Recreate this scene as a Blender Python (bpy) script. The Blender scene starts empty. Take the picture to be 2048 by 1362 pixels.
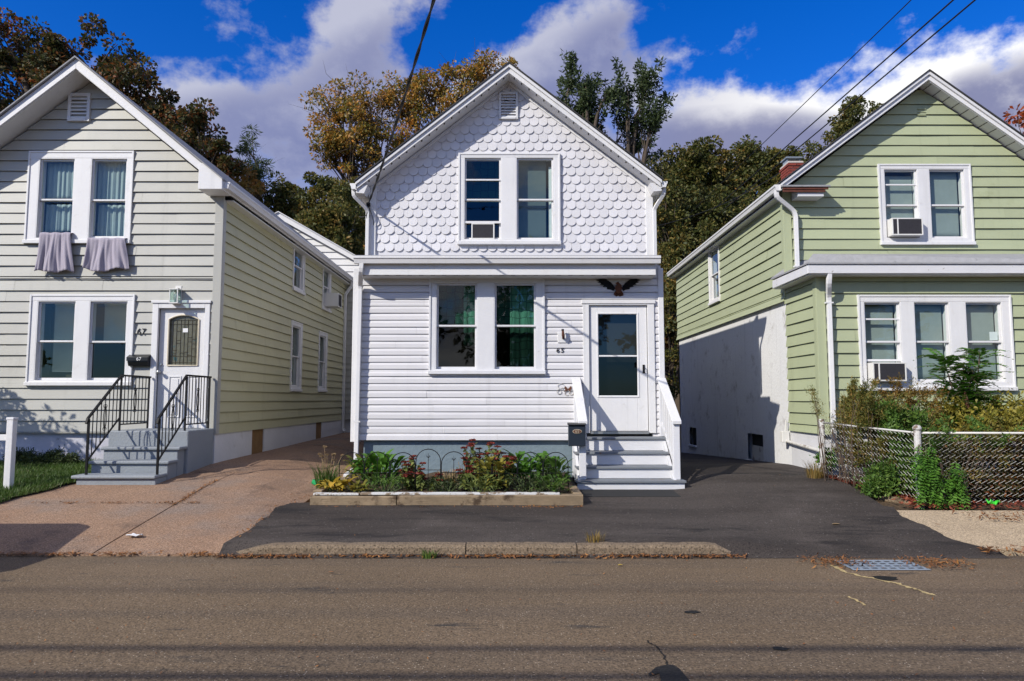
import bpy, bmesh, math, random
import numpy as np
from mathutils import Vector, Matrix
random.seed(7); RNG = np.random.default_rng(11)
S = bpy.context.scene
COL = S.collection
R = math.radians
S.cycles.max_bounces = 6; S.cycles.diffuse_bounces = 3; S.cycles.glossy_bounces = 3; S.cycles.caustics_reflective = False; S.cycles.caustics_refractive = False

# ------------------------------------------------------------------ camera
F = 1430.0; PITCH = math.atan(119 / F); CAMZ = 1.6
cam = bpy.data.objects.new('camera', bpy.data.cameras.new('camera')); COL.objects.link(cam)
cam.location = (0, 0, CAMZ); cam.rotation_euler = (math.pi / 2 + PITCH, 0, 0)
cam.data.sensor_width = 36; cam.data.lens = F / 2048 * 36
cam.data.clip_start = 0.05; cam.data.clip_end = 2000
S.camera = cam
S.render.resolution_x = 1024; S.render.resolution_y = 681
cp, sp = math.cos(PITCH), math.sin(PITCH)

def ray(px, py):
    u = (px - 1024) / F; v = (681 - py) / F
    return Vector((u, cp - v * sp, sp + v * cp))
def PX(px, py, Y):
    d = ray(px, py); t = Y / d.y
    return d.x * t
def PZ(py, Y, px=1024):
    d = ray(px, py); t = Y / d.y
    return CAMZ + d.z * t

# ------------------------------------------------------------------ light
SUN = Vector((-1.16, -1.0, 1.03)).normalized()          # towards the sun
EL = math.asin(SUN.z); AZ = math.atan2(SUN.x, SUN.y)
sun = bpy.data.objects.new('sun', bpy.data.lights.new('sun', 'SUN')); COL.objects.link(sun)
sun.data.energy = 5.0; sun.data.angle = R(0.5); sun.data.color = (1.0, 0.945, 0.85)
sun.rotation_euler = (-SUN).to_track_quat('-Z', 'Y').to_euler(); sun.location = (-20, -20, 30)
S.view_settings.view_transform = 'Standard'; S.view_settings.look = 'None'
S.view_settings.exposure = 0.06; S.view_settings.gamma = 1.0; S.view_settings.use_curve_mapping = False

W = bpy.data.worlds.new('World'); S.world = W; W.use_nodes = True
W.cycles.sampling_method = 'MANUAL'; W.cycles.sample_map_resolution = 256
wt = W.node_tree; wn = wt.nodes; wl_ = wt.links
for n in list(wn): wn.remove(n)
class NT:
    def __init__(s, t): s.t = t
    def n(s, typ, **k):
        nd = s.t.nodes.new(typ)
        for a, b in k.items(): setattr(nd, a, b)
        return nd
    def l(s, a, b): s.t.links.new(a, b)
    def put(s, sock, v):
        if hasattr(v, 'is_output'): s.l(v, sock)
        else: sock.default_value = v
    def math(s, op, a, b=0.0, c=0.0, clamp=False):
        nd = s.n('ShaderNodeMath', operation=op, use_clamp=clamp)
        s.put(nd.inputs[0], a); s.put(nd.inputs[1], b); s.put(nd.inputs[2], c)
        return nd.outputs[0]
    def sstep(s, v, lo, hi):
        nd = s.n('ShaderNodeMapRange', interpolation_type='SMOOTHSTEP')
        s.put(nd.inputs['Value'], v); nd.inputs['From Min'].default_value = lo; nd.inputs['From Max'].default_value = hi
        return nd.outputs['Result']
    def lin(s, v, lo, hi, a=0.0, b=1.0):
        nd = s.n('ShaderNodeMapRange')
        s.put(nd.inputs['Value'], v)
        for q, w in (('From Min', lo), ('From Max', hi), ('To Min', a), ('To Max', b)): nd.inputs[q].default_value = w
        return nd.outputs['Result']
    def mix(s, f, a, b, typ='MIX'):
        nd = s.n('ShaderNodeMix', data_type='RGBA', blend_type=typ)
        s.put(nd.inputs['Factor'], f)
        for q, v in ((6, a), (7, b)):
            s.put(nd.inputs[q], v if hasattr(v, 'is_output') else (tuple(v) + (1,) if len(v) == 3 else v))
        return nd.outputs[2]
    def noise(s, vec, scale, detail=4, rough=0.55, typ=None, lac=2.0, dist=0.0):
        nd = s.n('ShaderNodeTexNoise')
        nd.inputs['Scale'].default_value = scale; nd.inputs['Detail'].default_value = detail
        nd.inputs['Roughness'].default_value = rough; nd.inputs['Lacunarity'].default_value = lac
        nd.inputs['Distortion'].default_value = dist
        if vec is not None: s.l(vec, nd.inputs['Vector'])
        return nd.outputs['Fac']
    def vmath(s, op, a, b=None):
        nd = s.n('ShaderNodeVectorMath', operation=op)
        s.put(nd.inputs[0], a)
        if b is not None: s.put(nd.inputs[1], b)
        return nd.outputs['Value'] if op in ('LENGTH', 'DOT_PRODUCT', 'DISTANCE') else nd.outputs['Vector']
    def comb(s, x, y, z):
        nd = s.n('ShaderNodeCombineXYZ')
        for i, v in enumerate((x, y, z)): s.put(nd.inputs[i], v)
        return nd.outputs[0]
    def sep(s, v):
        nd = s.n('ShaderNodeSeparateXYZ'); s.l(v, nd.inputs[0]); return nd.outputs

w = NT(wt)
sky = w.n('ShaderNodeTexSky', sky_type='NISHITA', sun_disc=False, sun_elevation=EL, sun_rotation=AZ)
sky.air_density = 1.0; sky.dust_density = 0.3; sky.ozone_density = 2.5
hs = w.n('ShaderNodeHueSaturation'); w.l(sky.outputs[0], hs.inputs['Color'])
hs.inputs['Saturation'].default_value = 1.45; hs.inputs['Value'].default_value = 1.0
blue = w.mix(1.0, hs.outputs[0], (0.52, 0.92, 1.62), 'MULTIPLY')
tc = w.n('ShaderNodeTexCoord'); dvec = tc.outputs['Generated']
dx_, dy_, dz_ = w.sep(dvec)
az = w.math('ARCTAN2', dx_, dy_); el = w.math('ARCSINE', dz_)
def azel(px, py):
    d = ray(px, py).normalized(); return math.atan2(d.x, d.y), math.asin(d.z)
# cumulus: centre pixel, half sizes (pixels), tilt in degrees, weight
BLOBS = [(420, 200, 100, 38, 15, .45), (600, 150, 150, 100, 25, .62), (560, 300, 230, 100, 0, .8), (740, 60, 110, 55, 30, .6), (770, 200, 90, 90, 20, .5),
         (985, 180, 90, 50, 30, .65), (1120, 115, 115, 75, 35, .85), (1235, 45, 70, 50, 20, .6), (1180, 220, 110, 80, 10, .7),
         (1475, 240, 135, 45, -4, 1.0), (1370, 270, 100, 45, 0, .75), (1590, 255, 75, 42, 0, .6), (1450, 315, 260, 45, 0, .65),
         (1985, 165, 140, 58, 12, 1.25), (1800, 225, 85, 38, 22, .75), (1960, 270, 220, 60, 0, .85), (1505, 55, 40, 26, 40, .30), (900, 340, 300, 60, 0, .55), (150, 420, 320, 60, 0, .5)]
def density(azs, els):
    ac = w.comb(azs, els, 0.0)
    v3 = w.comb(azs, w.math('MULTIPLY', els, 1.35), 0.37)
    n1 = w.noise(v3, 7.5, 7, 0.6)
    n2 = w.noise(v3, 2.6, 1, 0.5)
    tot = None; hgt = None
    for (px, py, sx, sy, rot, wt_) in BLOBS:
        a0, e0 = azel(px, py)
        k = 1.0 / F
        mp = w.n('ShaderNodeMapping', vector_type='TEXTURE')
        w.l(ac, mp.inputs['Vector'])
        mp.inputs['Location'].default_value = (a0, e0, 0); mp.inputs['Rotation'].default_value = (0, 0, R(rot))
        mp.inputs['Scale'].default_value = (sx * k * 1.25, sy * k * 1.25, 1)
        r2 = w.vmath('DOT_PRODUCT', mp.outputs[0], mp.outputs[0])
        g = w.math('MULTIPLY', w.math('EXPONENT', w.math('MULTIPLY', r2, -1.0)), wt_)
        ty = w.math('MULTIPLY', g, w.sep(mp.outputs[0])[1])
        tot = g if tot is None else w.math('ADD', tot, g)
        hgt = ty if hgt is None else w.math('ADD', hgt, ty)
    # unseen cloud outside the view, added denser and brighter to lift the fill
    out = w.sstep(w.math('ABSOLUTE', azs), 0.72, 1.0)
    up = w.sstep(els, 0.62, 0.85)
    o = w.math('MAXIMUM', out, up)
    gen = w.math('MULTIPLY', w.math('SUBTRACT', n2, 0.40), 4.5)
    base = w.math('ADD', w.math('MULTIPLY', tot, w.math('SUBTRACT', 1.0, o)), w.math('MULTIPLY', gen, o))
    return w.math('ADD', base, w.math('MULTIPLY', w.math('SUBTRACT', n1, 0.5), 3.4)), n1, w.math('DIVIDE', hgt, w.math('ADD', tot, .15)), o
D0, n1, H0, out_ = density(az, el)
mask = w.math('MULTIPLY', w.sstep(D0, 0.30, 1.0), w.math('ADD', .86, w.math('MULTIPLY', w.math('MAXIMUM', w.sstep(az, .12, .3), out_), .13)))
lit = w.sstep(w.math('ADD', H0, w.math('MULTIPLY', w.math('SUBTRACT', n1, 0.5), 1.6)), -.15, .75)
thin = w.math('MULTIPLY', w.math('SUBTRACT', 1.0, w.sstep(D0, .6, 1.3)), .45)      # thin rims scatter more light
lit = w.math('ADD', lit, thin, clamp=True)
azb = w.sstep(az, 0.12, 0.5)           # the banks to the east catch more sun on their tops
lit = w.math('MULTIPLY', lit, w.math('MAXIMUM', w.math('ADD', 0.40, w.math('MULTIPLY', azb, 0.60)), out_), clamp=True)
lit = w.math('MAXIMUM', lit, w.math('MULTIPLY', out_, w.sstep(n1, .30, .62)))  # extra brightness on the unseen clouds, as fill light
ccol = w.mix(lit, (2.45, 2.6, 4.2), (10.8, 10.7, 10.6))
skycol = w.mix(mask, blue, ccol)
bg = w.n('ShaderNodeBackground'); w.l(skycol, bg.inputs['Color']); bg.inputs['Strength'].default_value = 0.10
wo = w.n('ShaderNodeOutputWorld'); w.l(bg.outputs[0], wo.inputs['Surface'])

# ------------------------------------------------------------------ mesh helpers
WL = {}
def wloc(o): return WL.get(o.name, Vector((0, 0, 0))) if o else Vector((0, 0, 0))
def tag(o, label=None, cat=None, group=None, kind=None):
    if label: o['label'] = label
    if cat: o['category'] = cat
    if group: o['group'] = group
    if kind: o['kind'] = kind
    return o
def thing(name, loc, label, cat, group=None):
    o = bpy.data.objects.new(name, None); COL.objects.link(o); o.location = loc
    o.empty_display_size = 0.2
    WL[o.name] = Vector(loc)
    return tag(o, label, cat, group)
def link_mesh(name, me, parent=None, loc=None):
    o = bpy.data.objects.new(name, me); COL.objects.link(o)
    if parent: o.parent = parent
    if loc is not None:
        o.location = Vector(loc) - wloc(parent)
        WL[o.name] = Vector(loc)
    else:
        WL[o.name] = wloc(parent).copy()
    return o
class MB:
    def __init__(s, fr=None): s.v = []; s.f = []; s.fr = fr
    def add(s, vs, fs):
        b = len(s.v)
        if s.fr: vs = [s.fr(*p) for p in vs]
        s.v += [tuple(p) for p in vs]; s.f += [tuple(b + i for i in f) for f in fs]
        return s
    def box(s, x0, x1, y0, y1, z0, z1):
        return s.add([(x0, y0, z0), (x1, y0, z0), (x1, y1, z0), (x0, y1, z0), (x0, y0, z1), (x1, y0, z1), (x1, y1, z1), (x0, y1, z1)],
                     [(0, 3, 2, 1), (4, 5, 6, 7), (0, 1, 5, 4), (1, 2, 6, 5), (2, 3, 7, 6), (3, 0, 4, 7)])
    def poly(s, pts): return s.add(pts, [tuple(range(len(pts)))])
    def prism(s, pts, vec):                      # polygon of 3-D points pushed along vec
        n = len(pts); vec = Vector(vec)
        vs = [Vector(p) for p in pts] + [Vector(p) + vec for p in pts]
        fs = [tuple(range(n))[::-1], tuple(range(n, 2 * n))] + [(i, (i + 1) % n, n + (i + 1) % n, n + i) for i in range(n)]
        return s.add([tuple(p) for p in vs], fs)
    def prism_xz(s, pts, y0, y1): return s.prism([(p[0], y0, p[1]) for p in pts], (0, y1 - y0, 0))
    def prism_yz(s, pts, x0, x1): return s.prism([(x0, p[0], p[1]) for p in pts], (x1 - x0, 0, 0))
    def prism_xy(s, pts, z0, z1): return s.prism([(p[0], p[1], z0) for p in pts], (0, 0, z1 - z0))
    def tube(s, pts, r, n=6, caps=True, square=False):
        pts = [Vector(p) for p in pts]; rr = r if isinstance(r, (list, tuple)) else [r] * len(pts)
        vs = []; fs = []; ref = None
        for i, p in enumerate(pts):
            t = (pts[min(i + 1, len(pts) - 1)] - pts[max(i - 1, 0)])
            t = t.normalized() if t.length > 1e-9 else Vector((0, 0, 1))
            if ref is None:
                ref = Vector((0, 0, 1)) if abs(t.z) < .9 else Vector((1, 0, 0))
            a = t.cross(ref)
            if a.length < 1e-4: a = t.cross(Vector((0, 1, 0)))
            a.normalize(); b = a.cross(t).normalized(); ref = b
            for k in range(n):
                an = 2 * math.pi * (k + (.5 if square else 0)) / n
                vs.append(p + (a * math.cos(an) + b * math.sin(an)) * rr[i])
        m = len(pts)
        for i in range(m - 1):
            for k in range(n):
                k2 = (k + 1) % n
                fs.append((i * n + k, i * n + k2, (i + 1) * n + k2, (i + 1) * n + k))
        if caps: fs += [tuple(range(n))[::-1], tuple((m - 1) * n + k for k in range(n))]
        return s.add([tuple(p) for p in vs], fs)
    def lathe(s, c, prof, n=12):                 # prof: (radius, z)
        vs = []; fs = []
        for r, z in prof:
            for k in range(n):
                an = 2 * math.pi * k / n
                vs.append((c[0] + r * math.cos(an), c[1] + r * math.sin(an), c[2] + z))
        for i in range(len(prof) - 1):
            for k in range(n):
                k2 = (k + 1) % n
                fs.append((i * n + k, i * n + k2, (i + 1) * n + k2, (i + 1) * n + k))
        fs += [tuple(range(n))[::-1], tuple((len(prof) - 1) * n + k for k in range(n))]
        return s.add(vs, fs)
    def mesh(s, name, mat, off=Vector((0, 0, 0)), smooth=False, recalc=True):
        me = bpy.data.meshes.new(name)
        me.from_pydata([(p[0] - off.x, p[1] - off.y, p[2] - off.z) for p in s.v], [], s.f)
        if recalc and len(s.f) < 20000:
            bm = bmesh.new(); bm.from_mesh(me); bmesh.ops.recalc_face_normals(bm, faces=bm.faces); bm.to_mesh(me); bm.free()
        if smooth: me.polygons.foreach_set('use_smooth', [True] * len(me.polygons))
        if mat: me.materials.append(mat)
        me.update(); return me
    def build(s, name, mat, parent=None, bevel=0, smooth=False, recalc=True, loc=None):
        off = Vector(loc) if loc is not None else wloc(parent)
        o = link_mesh(name, s.mesh(name, mat, off, smooth, recalc), parent, loc)
        if bevel:
            b = o.modifiers.new('bevel', 'BEVEL'); b.width = bevel; b.segments = 2; b.limit_method = 'ANGLE'; b.angle_limit = R(40)
        return o
def np_mesh(name, V, Fq, mat, parent=None, loc=None, smooth=False):
    """V (n,3), Fq (m,k) faces of equal size k"""
    off = np.array(Vector(loc) if loc is not None else wloc(parent))
    me = bpy.data.meshes.new(name); V = np.asarray(V, dtype=np.float32) - off.astype(np.float32); Fq = np.asarray(Fq, dtype=np.int32)
    k = Fq.shape[1]
    me.vertices.add(len(V)); me.vertices.foreach_set('co', V.ravel())
    me.loops.add(Fq.size); me.loops.foreach_set('vertex_index', Fq.ravel())
    me.polygons.add(len(Fq)); me.polygons.foreach_set('loop_start', np.arange(0, Fq.size, k, dtype=np.int32))
    if smooth: me.polygons.foreach_set('use_smooth', np.ones(len(Fq), dtype=bool))
    me.materials.append(mat); me.update(calc_edges=True)
    return link_mesh(name, me, parent, loc)
def text_mesh(txt, size, mat, name, parent, origin, facing='front', depth=.006, space=1.0):
    c = bpy.data.curves.new('t', 'FONT'); c.body = txt; c.size = size; c.extrude = depth; c.align_x = 'CENTER'; c.align_y = 'CENTER'; c.space_character = space
    t = bpy.data.objects.new('t', c); COL.objects.link(t)
    bpy.context.view_layer.update()
    me = bpy.data.meshes.new_from_object(t.evaluated_get(bpy.context.evaluated_depsgraph_get()))
    COL.objects.unlink(t); bpy.data.objects.remove(t)
    me.transform(Matrix.Rotation(math.pi / 2, 4, 'X')); me.materials.clear(); me.materials.append(mat)
    return link_mesh(name, me, parent, origin)
# wall frames: (u along the wall, w outwards, z)
def FR_front(Y): return lambda u, w_, z: (u, Y - w_, z)
def FR_right(X): return lambda u, w_, z: (X + w_, u, z)
def FR_left(X): return lambda u, w_, z: (X - w_, u, z)

# ------------------------------------------------------------------ materials
def newmat(name):
    m = bpy.data.materials.new(name); m.use_nodes = True
    t = m.node_tree; b = t.nodes['Principled BSDF']
    return m, NT(t), b
def paint(name, col, rough=.5, var=.10, scale=1.2, bump=.0, bscale=60, dirt=None, spec=.4, grain=None, streak=0.0, mott=0.0):
    m, t, b = newmat(name)
    co = t.n('ShaderNodeTexCoord').outputs['Object']
    n = t.noise(co, scale, 6, .6)
    c = t.mix(n, [k * (1 - var) for k in col], [min(1, k * (1 + var)) for k in col])
    if mott:
        nf = t.noise(co, 45, 4, .65)
        c = t.mix(t.math('MULTIPLY', nf, mott), c, [k * .72 for k in col])
    if streak:
        mp = t.n('ShaderNodeMapping'); t.l(co, mp.inputs['Vector']); mp.inputs['Scale'].default_value = (7, 7, .35)
        st = t.sstep(t.noise(mp.outputs[0], 1.0, 5, .6), .55, .8)
        c = t.mix(t.math('MULTIPLY', st, streak), c, [k * .55 for k in col])
    if dirt:
        d = t.sstep(t.noise(co, dirt[1], 8, .7), dirt[2], dirt[3])
        c = t.mix(d, c, dirt[0])
    # every object a touch different
    oi = t.n('ShaderNodeObjectInfo').outputs['Random']
    c = t.mix(1.0, c, t.comb(*[t.lin(oi, 0, 1, 1 - var * .45, 1 + var * .45)] * 3), 'MULTIPLY')
    t.l(c, b.inputs['Base Color'])
    b.inputs['Roughness'].default_value = rough; b.inputs['Specular IOR Level'].default_value = spec
    if bump:
        vec = co
        if grain:
            mp = t.n('ShaderNodeMapping'); t.l(co, mp.inputs['Vector']); mp.inputs['Scale'].default_value = grain; vec = mp.outputs[0]
        bn = t.n('ShaderNodeBump'); bn.inputs['Strength'].default_value = bump; bn.inputs['Distance'].default_value = .01
        t.l(t.noise(vec, bscale, 5, .65), bn.inputs['Height']); t.l(bn.outputs[0], b.inputs['Normal'])
    return m
M = {}
M['white'] = paint('white_paint', (.66, .655, .655), .5, .09, 2.0, .25, 30, ((.46, .43, .39), 4.5, .58, .86), streak=.30)
M['white_vinyl'] = paint('white_vinyl', (.61, .60, .61), .42, .09, 1.5, .12, 30, ((.52, .51, .50), 2.0, .62, .95), grain=(.4, 1, 6), streak=.26)
M['scallop'] = paint('scallop_vinyl', (.61, .60, .615), .45, .13, 2.5, .25, 14, grain=(6, 1, .5), streak=.12)
M['sage'] = paint('sage_siding', (.385, .381, .345), .5, .12, .9, .12, 20, ((.27, .265, .22), 1.6, .58, .90), grain=(.3, .3, 5), streak=.28)
M['sage_shade_tint'] = paint('sage_siding_shade_tint', (.46, .44, .275), .5, .13, .9, .12, 20, ((.30, .29, .17), 1.6, .58, .90), grain=(.3, .3, 5), streak=.28)  # same sage paint; the wall's look in shade is put into the colour
M['green'] = paint('green_siding', (.36, .395, .245), .5, .11, .8, .12, 20, ((.25, .27, .14), 1.3, .60, .90), grain=(.3, .3, 5), streak=.3)
M['cream'] = paint('light_siding', (.66, .66, .62), .5, .06, .8)
M['stucco'] = paint('white_stucco', (.70, .70, .70), .8, .16, 1.1, .9, 18, ((.33, .31, .29), 2.2, .52, .76), streak=.55, mott=.5)
M['found_grey'] = paint('foundation_blue_grey', (.155, .205, .235), .7, .12, 1.5, .9, 16, ((.25, .28, .29), 4, .66, .8))
M['found_white'] = paint('foundation_whitewash', (.58, .58, .60), .8, .12, 2, .9, 9, ((.30, .27, .22), 3.2, .58, .85))
M['stone_white'] = paint('whitewashed_rubble', (.50, .50, .56), .85, .22, 5, 1.0, 9, ((.2, .2, .2), 7, .62, .74))
M['stoop'] = paint('grey_painted_concrete', (.255, .280, .305), .65, .14, 3, .8, 35, ((.50, .50, .50), 9, .68, .82), mott=.5)
M['soffit'] = paint('soffit', (.60, .60, .61), .6, .06)
M['roof'] = paint('asphalt_roofing', (.045, .045, .048), .9, .4, 20, .8, 60)
M['roof_grey'] = paint('grey_roofing', (.26, .26, .27), .9, .25, 9, .8, 50, ((.12, .12, .12), 5, .6, .8))
M['roof_pale'] = paint('pale_roofing', (.62, .62, .63), .8, .12, 3, .4, 50)
M['iron'] = paint('black_iron', (.008, .008, .009), .55, .2, 8, spec=.2)
M['blackplastic'] = paint('black_metal', (.010, .011, .013), .35, .2, 8)
M['navybox'] = paint('dark_blue_metal', (.016, .023, .034), .4, .2, 6)
M['rust'] = paint('rusty_iron', (.10, .035, .018), .8, .5, 25, .4, 60)
M['brass'] = paint('worn_brass', (.35, .26, .12), .4, .2, 20)
M['steel'] = paint('satin_steel', (.45, .45, .44), .35, .1, 10); M['steel'].node_tree.nodes['Principled BSDF'].inputs['Metallic'].default_value = .8
M['galv'] = paint('galvanised_wire', (.52, .51, .48), .6, .2, 30, dirt=((.16, .11, .08), 5, .52, .70))
M['postwhite'] = paint('chipped_white_post', (.50, .49, .47), .7, .2, 5, .5, 30, ((.14, .095, .07), 8, .50, .58))
M['grate'] = paint('grey_cast_grate', (.22, .26, .31), .55, .2, 12, .3, 60)
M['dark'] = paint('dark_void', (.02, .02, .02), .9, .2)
M['room'] = paint('room_plaster', (.22, .21, .20), .9, .1)
M['acwhite'] = paint('aged_plastic', (.66, .65, .62), .45, .08, 5, dirt=((.42, .32, .2), 9, .68, .85))
M['acgrille'] = paint('grey_fins', (.09, .085, .095), .5, .3, 30)
M['lead'] = paint('lead_came', (.06, .05, .03), .5, .3, 20)
M['wood_grey'] = paint('weathered_timber', (.25, .185, .115), .9, .55, 4.5, 1.0, 14, ((.075, .048, .028), 4, .50, .66), grain=(.5, 6, 9))
M['tread'] = paint('grey_tread_paint', (.17, .185, .205), .6, .15, 5, .4, 30, ((.20, .115, .06), 4.5, .58, .68), grain=(.5, 5, 5))
M['chippedwhite'] = paint('peeling_white_paint', (.63, .63, .645), .6, .08, 4, .4, 20, ((.27, .24, .20), 9.5, .665, .70), grain=(.6, 6, 6))
M['flaked'] = paint('flaked_white_paint', (.60, .60, .59), .7, .15, 4, .6, 20, ((.22, .165, .11), 7, .50, .57), grain=(.6, 5, 5))
M['rotwood'] = paint('rotten_red_board', (.10, .032, .02), .85, .5, 14, .8, 25, ((.35, .30, .28), 22, .62, .70), grain=(.8, 4, 9))
M['brick'] = paint('red_brick', (.21, .042, .028), .85, .4, 8, .8, 45)
M['mortar'] = paint('mortar', (.46, .42, .38), .95, .15, 20)
M['cloth'] = paint('lavender_grey_cloth', (.335, .305, .355), .95, .15, 6, .5, 260)
M['rubber'] = paint('tyre_rubber', (.015, .015, .015), .8, .2, 9)
M['carpaint'] = paint('silver_car_paint', (.30, .31, .33), .25, .03, 2, spec=.6)
M['carglass'] = paint('dark_car_glass', (.01, .012, .014), .05, .05, 2, spec=.8)
M['chrome'] = paint('chrome', (.6, .6, .6), .15, .02); M['chrome'].node_tree.nodes['Principled BSDF'].inputs['Metallic'].default_value = 1
M['lens_red'] = paint('red_lens', (.3, .01, .01), .2, .05)
M['lens'] = paint('clear_lens', (.55, .55, .52), .1, .05)
M['hose'] = paint('green_hose', (.02, .30, .10), .4, .1)
M['litter_white'] = paint('white_litter', (.72, .72, .72), .6, .1)
M['bright_green'] = paint('lime_plastic', (.05, .55, .04), .4, .1)
M['pole'] = paint('creosote_pole', (.11, .08, .055), .9, .3, 6, .5, 30, grain=(5, 5, .3))
M['cable'] = paint('black_cable', (.012, .012, .013), .6, .1)
M['mat'] = paint('black_rubber_mat', (.02, .02, .02), .8, .2)
M['num'] = paint('dark_numerals', (.012, .010, .010), .4, .1)
M['oval'] = paint('cream_oval', (.45, .38, .28), .5, .1)

def glass_mat(name, tint=(.86, .93, .91), k=1.15, base=.0):
    m, t, b = newmat(name); t.t.nodes.remove(b)
    tr = t.n('ShaderNodeBsdfTransparent'); tr.inputs[0].default_value = tint + (1,)
    gl = t.n('ShaderNodeBsdfGlossy'); gl.inputs['Roughness'].default_value = .015; gl.inputs['Color'].default_value = (.92, .95, .97, 1)
    lw = t.n('ShaderNodeLayerWeight'); lw.inputs['Blend'].default_value = .5
    schlick = t.math('ADD', .04, t.math('MULTIPLY', t.math('POWER', lw.outputs['Facing'], 5.0), .96))
    # slightly wavy old panes
    co = t.n('ShaderNodeTexCoord').outputs['Object']
    bn = t.n('ShaderNodeBump'); bn.inputs['Strength'].default_value = .05; bn.inputs['Distance'].default_value = .02
    t.l(t.noise(co, 3.0, 2, .5), bn.inputs['Height']); t.l(bn.outputs[0], gl.inputs['Normal'])
    mx = t.n('ShaderNodeMixShader'); t.l(t.math('ADD', t.math('MULTIPLY', schlick, k), base, clamp=True), mx.inputs[0])
    t.l(tr.outputs[0], mx.inputs[1]); t.l(gl.outputs[0], mx.inputs[2]); t.l(mx.outputs[0], t.t.nodes['Material Output'].inputs[0])
    return m
M['glass'] = glass_mat('window_glass')
M['screen'] = glass_mat('screened_glass', (.26, .28, .28), .8, .0)

def curtain_mat(name, col, pattern=None):
    m, t, b = newmat(name)
    b.inputs['Roughness'].default_value = .9; b.inputs['Specular IOR Level'].default_value = .1
    co = t.n('ShaderNodeTexCoord').outputs['Object']
    c = t.mix(t.noise(co, 4, 4, .6), [k * .8 for k in col], [min(1, k * 1.15) for k in col])
    if pattern:                                          # printed honeycomb outline
        mp = t.n('ShaderNodeMapping'); t.l(co, mp.inputs['Vector']); mp.inputs['Scale'].default_value = (1, 0, 1)
        v = t.n('ShaderNodeTexVoronoi', feature='DISTANCE_TO_EDGE'); v.inputs['Scale'].default_value = 7.5; v.inputs['Randomness'].default_value = .25
        t.l(mp.outputs[0], v.inputs['Vector'])
        c = t.mix(t.math('SUBTRACT', 1.0, t.sstep(v.outputs[0], .02, .07)), c, pattern)
    t.l(c, b.inputs['Base Color'])
    b.inputs['Subsurface Weight'].default_value = 0
    return m
M['cur_aqua'] = curtain_mat('aqua_curtain', (.32, .375, .375))
M['cur_green'] = curtain_mat('green_curtain', (.055, .17, .115), (.02, .06, .045))
M['cur_dark'] = curtain_mat('dark_green_curtain', (.014, .055, .040), (.005, .020, .015))
M['shade'] = curtain_mat('pale_green_shade', (.27, .30, .285))
M['shade_w'] = curtain_mat('pale_shade', (.50, .54, .54))
M['blind'] = curtain_mat('pale_blind', (.55, .60, .58))

def ground_mat(name, lo, hi, speck=None, scale=.6, fine=90, bump=.5, rough=.9, stains=None, bands=None, big=None):
    m, t, b = newmat(name)
    co = t.n('ShaderNodeTexCoord').outputs['Object']
    c = t.mix(t.noise(co, scale, 7, .62), lo, hi)
    if big: c = t.mix(t.sstep(t.noise(co, big[1], 4, .6), big[2], big[3]), c, big[0])
    if bands:                                            # worn lanes running along the street
        mp = t.n('ShaderNodeMapping'); t.l(co, mp.inputs['Vector']); mp.inputs['Scale'].default_value = bands[2]
        nb = t.sstep(t.noise(mp.outputs[0], 1.0, 4, .6), .40, .66)
        c = t.mix(t.math('MULTIPLY', nb, bands[1]), c, bands[0])
    if stains:
        mp = t.n('ShaderNodeMapping'); t.l(co, mp.inputs['Vector']); mp.inputs['Scale'].default_value = stains[4]
        c = t.mix(t.sstep(t.noise(mp.outputs[0], stains[1], 6, .65), stains[2], stains[3]), c, stains[0])
    nf = t.noise(co, fine, 3, .6)
    c = t.mix(t.lin(nf, .30, .70, 0, 1), [k * .0 for k in lo], (1.9, 1.9, 1.9)) if False else t.mix(1.0, c, t.comb(*[t.lin(nf, .30, .70, .50, 1.50)] * 3), 'MULTIPLY')
    if speck:
        v = t.n('ShaderNodeTexVoronoi'); v.inputs['Scale'].default_value = speck[1]; t.l(co, v.inputs['Vector'])
        rnd = t.sep(v.outputs['Color'])[0]
        sm = t.math('MULTIPLY', t.math('LESS_THAN', v.outputs['Distance'], .28), t.math('GREATER_THAN', rnd, speck[2]))
        c = t.mix(t.math('MULTIPLY', sm, .8), c, speck[0])
        sm2 = t.math('MULTIPLY', t.math('LESS_THAN', v.outputs['Distance'], .36), t.math('LESS_THAN', rnd, .30))
        c = t.mix(t.math('MULTIPLY', sm2, .6), c, [k * .22 for k in lo])
    t.l(c, b.inputs['Base Color']); b.inputs['Roughness'].default_value = rough; b.inputs['Specular IOR Level'].default_value = .25
    bn = t.n('ShaderNodeBump'); bn.inputs['Strength'].default_value = bump; bn.inputs['Distance'].default_value = .008
    t.l(t.math('ADD', nf, t.noise(co, fine * .3, 3, .6)), bn.inputs['Height']); t.l(bn.outputs[0], b.inputs['Normal'])
    return m
M['road'] = ground_mat('worn_road_asphalt', (.105, .074, .046), (.180, .128, .078), ((.44, .37, .28), 62, .90), .5, 60, .9, .9,
                       ((.040, .036, .032), 1.0, .60, .72, (.8, 3.0, 1)), ((.080, .064, .050), .42, (.10, 1.7, 1)), ((.175, .125, .080), .35, .46, .72))
M['asphalt'] = ground_mat('fresh_driveway_asphalt', (.028, .023, .020), (.052, .042, .036), ((.20, .19, .17), 40, .95), .9, 85, .5, .8,
                          ((.020, .017, .016), 1.3, .52, .66, (.5, 1.8, 1)), ((.095, .080, .070), .40, (.22, 1.6, 1)), ((.080, .066, .058), .8, .52, .8))
M['concrete_red'] = ground_mat('reddish_aggregate_concrete', (.200, .122, .078), (.325, .212, .140), ((.52, .42, .33), 75, .88), 1.1, 62, .8, .9,
                               ((.15, .10, .072), 1.2, .54, .70, (1, 1, 1)), None, ((.21, .165, .135), .7, .48, .72))
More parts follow.
